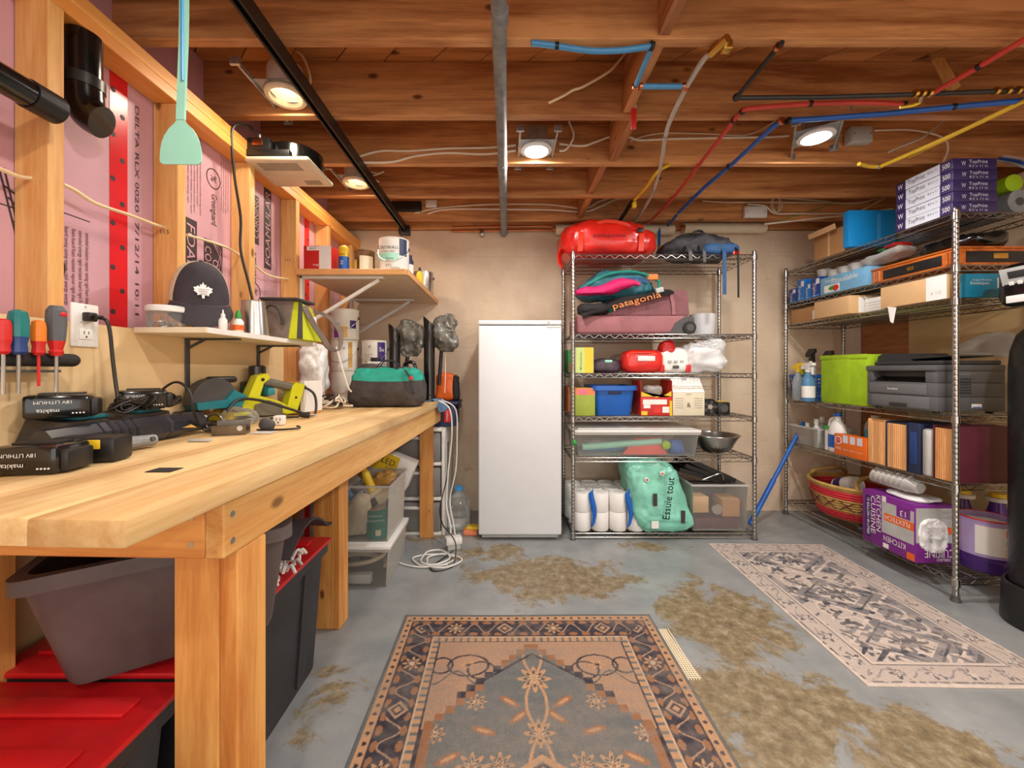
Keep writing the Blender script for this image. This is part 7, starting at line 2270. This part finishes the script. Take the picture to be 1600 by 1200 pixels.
def rug(name, label, W, Lg, nx, ny, pat, mat, loc, rz):
    me = bpy.data.meshes.new(name)
    xs_ = np.linspace(-W / 2, W / 2, nx + 1)
    ys_ = np.linspace(-Lg / 2, Lg / 2, ny + 1)
    X, Y = np.meshgrid(xs_, ys_)
    Z = .006 + .0012 * np.sin(X * 7 + Y * 3) * np.sin(Y * 5)
    top = np.stack([X.ravel(), Y.ravel(), Z.ravel()], 1)
    i, j = np.meshgrid(np.arange(nx), np.arange(ny))
    k = (j * (nx + 1) + i).ravel()
    quads = np.stack([k, k + 1, k + nx + 2, k + nx + 1], 1)
    # skirt down to the floor
    rim = list(range(nx + 1)) + [(jj + 1) * (nx + 1) + nx for jj in range(ny)] + [ny * (nx + 1) + ii for ii in range(nx - 1, -1, -1)] + [jj * (nx + 1) for jj in range(ny - 1, 0, -1)]
    base = len(top)
    sk = top[rim].copy()
    sk[:, 2] = .0006
    verts = np.vstack([top, sk])
    nr = len(rim)
    sq = [(rim[q], base + q, base + (q + 1) % nr, rim[(q + 1) % nr]) for q in range(nr)]
    me.from_pydata(verts.tolist(), [], quads.tolist() + sq)
    C = pat(X, Y, W, Lg).reshape(-1, 3)
    C = np.vstack([C, C[rim]])
    ca = me.color_attributes.new('Col', 'FLOAT_COLOR', 'POINT')
    ca.data.foreach_set('color', np.hstack([C, np.ones((len(C), 1))]).astype(np.float32).ravel())
    me.materials.append(MT(mat))
    me.polygons.foreach_set('use_smooth', [True] * len(me.polygons))
    me.update()
    o = link(name, me, None, loc)
    o.rotation_euler = (0, 0, rz)
    return tag(o, label, 'rug')

def flower(u, v, r, n=8):
    "1 inside an n-petalled rosette"
    a = np.arctan2(v, u)
    d = np.hypot(u, v)
    return d < r * (.72 + .28 * np.cos(n * a))
def ringm(u, v, r, t):
    return np.abs(np.hypot(u, v) - r) < t

def pat1(X, Y, W, Lg):
    navy, tan, slate, rose, cream, rust = [linc(c) for c in ((62, 58, 66), (186, 144, 108), (104, 106, 106), (172, 138, 114), (194, 166, 138), (150, 104, 74))]
    ax, ay = np.abs(X), np.abs(Y)
    ex, ey = W / 2 - ax, Lg / 2 - ay
    e = np.minimum(ex, ey)
    C = np.zeros(X.shape + (3,))
    def put(m, c):
        C[m] = c
    # field
    put(e > -1, slate)
    # along-edge coordinate and across-border coordinate
    s = np.where(ex < ey, Y, X)
    def tri(x, p):
        return np.abs(((x / p) % 1) - .5) * 2
    put(e < .012, slate * .9)
    put((e >= .012) & (e < .042), tan)
    put((e >= .012) & (e < .042) & (np.hypot(((s / .035) % 1 - .5) * .035, e - .027) < .007), navy)
    bd = (e >= .042) & (e < .150)
    put(bd, navy)
    cxx = ((s / .21) % 1 - .5) * .21
    cyy = e - .096
    alt = np.floor(s / .21).astype(int) % 2 == 0
    vine = np.abs(cyy - .030 * np.sin(s * 2 * math.pi / .105)) < .0045
    put(bd & vine, rose)
    leafs = np.hypot((((s / .0525) % 1) - .5) * .0525 * .6, np.abs(cyy) - .038) < .011
    put(bd & leafs, rust)
    put(bd & (np.hypot(cxx, cyy) < .040), navy)
    put(bd & alt & flower(cxx, cyy, .036), tan)
    put(bd & alt & flower(cxx, cyy, .021), navy * 1.3)
    put(bd & alt & (np.hypot(cxx, cyy) < .01), cream)
    dm = np.abs(cxx) + np.abs(cyy)
    put(bd & ~alt & (dm < .036), rose)
    put(bd & ~alt & (dm < .024), navy)
    put(bd & ~alt & (dm < .013), tan)
    put((e >= .150) & (e < .156), cream)
    put((e >= .156) & (e < .180), tan)
    put((e >= .156) & (e < .180) & (tri(s, .03) < .35), slate)
    put((e >= .180) & (e < .186), navy)
    fld = e >= .186
    # corner spandrels with stepped edge around a medallion
    hw, hl = W / 2 - .186, Lg / 2 - .186
    st = .03
    qx = np.floor(ax / st) * st
    qy = np.floor(ay / st) * st
    dia = qx / hw + np.maximum(0, qy - (hl - .42)) / .40
    sp = fld & (dia > 1.0)
    spe = fld & (dia > .90) & ~sp
    put(sp, rose * .95)
    put(spe, rust * .95)
    put(fld & (dia > .965) & (dia <= 1.0), navy)
    # scroll work in the spandrels
    U, V = ax - hw * .66, ay - (hl - .13)
    put(sp & (ringm(U, V * 1.4, .075, .005) | ringm(U + .05, V * 1.2 + .03, .05, .004) | ringm(U - .1, V, .04, .004)), navy)
    put(sp & flower(U, V * 1.3, .034, 6), tan)
    put(sp & flower(U, V * 1.3, .014, 6), navy)
    put(sp & (np.abs(V + .06 - .03 * np.sin(U * 40)) < .004), slate * .7)
    # floral work in the medallion field
    med = fld & ~sp & ~spe
    for px_, py_, r_ in ((0, hl - .20, .062), (.2, hl - .30, .036), (.13, hl - .13, .026), (0, hl - .42, .05), (.32, hl - .42, .034), (.12, hl - .52, .042), (0, hl - .66, .06), (.25, hl - .60, .034), (.36, hl - .7, .036), (0, .0, .12), (.2, .12, .045)):
        U, V = ax - px_, ay - py_
        put(med & flower(U, V, r_), tan)
        put(med & flower(U, V, r_ * .66), slate * .62)
        put(med & flower(U, V, r_ * .42), cream)
        put(med & flower(U, V, r_ * .2), rust)
    for px_, py_, a_ in ((.09, hl - .30, .6), (.06, hl - .36, -.7), (.17, hl - .41, .3), (.27, hl - .5, -.5), (.07, hl - .58, .9), (.18, hl - .66, -.3), (.30, hl - .58, .8)):
        U, V = (ax - px_), (ay - py_)
        u2, v2 = U * math.cos(a_) + V * math.sin(a_), -U * math.sin(a_) + V * math.cos(a_)
        put(med & (np.hypot(u2 / .04, v2 / .013) < 1), rust)
        put(med & (np.hypot(u2 / .024, v2 / .006) < 1), tan)
    put(med & (np.abs(ax - .035 * np.abs(np.sin(ay * 14))) < .005), tan)
    # gable inside the field, pointed towards the end
    g = ay - (hl - .07) + ax * .75
    put(med & (np.abs(g) < .006), navy)
    g = ay - (hl - .50) + ax * .6
    put(med & (np.abs(g) < .011) & (ax < .36), tan)
    put(med & (np.abs(g + .02) < .005) & (ax < .36), navy)
    # wear: weft streaks and fading
    n1 = fnoise(X * 3, Y * 40, 1, 3)
    n2 = fnoise(X, Y, 5, 4)
    n3 = fnoise(X, Y, 60, 5)
    fade = np.clip(.16 + .45 * (n1 - .45) + .3 * (n2 - .5) + .35 * (n3 - .5), 0, .55)[..., None]
    C = C * (1 - fade) + linc((138, 126, 116)) * fade
    return np.clip(C, 0, 1)

def pat2(X, Y, W, Lg):
    pink, char, grey, cream = [linc(c) for c in ((190, 175, 165), (72, 74, 82), (136, 132, 134), (210, 194, 182))]
    ax, ay = np.abs(X), np.abs(Y)
    ex, ey = W / 2 - ax, Lg / 2 - ay
    e = np.minimum(ex, ey)
    s = np.where(ex < ey, Y, X)
    C = np.zeros(X.shape + (3,))
    C[:] = pink
    def put(m, c):
        C[m] = c
    n1 = fnoise(X, Y, 26, 11)
    n2 = fnoise(X, Y, 60, 12)
    n3 = fnoise(X, Y, 7, 13)
    put(e < .012, cream)
    put((e > .012) & (e < .02) & (n2 > .4), char)
    bd = (e > .02) & (e < .10)
    cxx = ((s / .13) % 1 - .5) * .13
    cyy = e - .06
    put(bd & flower(cxx, cyy, .036, 6) & (n2 > .42), char)
    put(bd & flower(cxx, cyy, .018, 6), cream)
    put(bd & (np.abs(cyy - .02 * np.sin(s * 48)) < .004) & (n2 > .35), grey)
    put((e > .10) & (e < .106), char)
    put((e > .106) & (e < .118), cream)
    f = e > .118
    put(f & (n3 > .42), grey)
    # medallions along the runner
    for k in (-1, 0, 1):
        V = Y - k * .36
        d = ax / .24 + np.abs(V) / .19
        put(f & (d < 1) & (d > .9), cream)
        put(f & (d < .9) & (n1 > .35), grey * .85)
        put(f & (d < .72) & (d > .66), char)
        put(f & (d < .5) & (n2 > .3), cream)
        put(f & flower(ax - .02, V, .06, 8) & (n2 > .35), char)
        put(f & flower(ax - .14, np.abs(V) - .12, .05, 6) & (n2 > .38), char)
        put(f & flower(ax - .2, np.abs(V) - .05, .035, 5) & (n2 > .42), char * 1.2)
        put(f & (ringm(ax - .12, np.abs(V) - .13, .065, .006)) & (n2 > .35), cream)
    leafm = f & (np.abs(np.sin(X * 42 + 3 * np.sin(Y * 21)) * np.sin(Y * 38 + 2 * np.sin(X * 17))) > .75) & (n1 > .38)
    put(leafm, char)
    n4 = fnoise(X * 2, Y * 40, 1, 14)
    fade = np.clip(.22 + .5 * (n4 - .45) + .4 * (n2 - .5) + .25 * (n3 - .5), 0, .7)[..., None]
    C = C * (1 - fade) + linc((180, 166, 158)) * fade
    return np.clip(C, 0, 1)
rug('area_rug', 'faded navy and tan patterned rug in the foreground', 1.105, 1.66, 330, 480, pat1, 'rug1', (.105, 1.027, 0), R(.3))
rug('runner_rug', 'pale pink and charcoal distressed runner rug before right rack', .715, 1.18, 260, 420, pat2, 'rug2', (1.645, 2.025, 0), R(-1.2))
o = thing('rug_pad', 'cream open grid rug pad showing beside the rug', 'rug pad', (.673, 1.62, .0008))
m = MB()
for k in range(28):
    m.box(-.02 + .0, .035 - .0008 * k, -.14 + k * .01, -.136 + k * .01, 0, .003)
for k in range(5):
    m.box(-.018 + k * .01, -.014 + k * .01, -.15, .14, 0.0005, .0035)
m.build('grid_mesh', 'cream', o, sm=0)
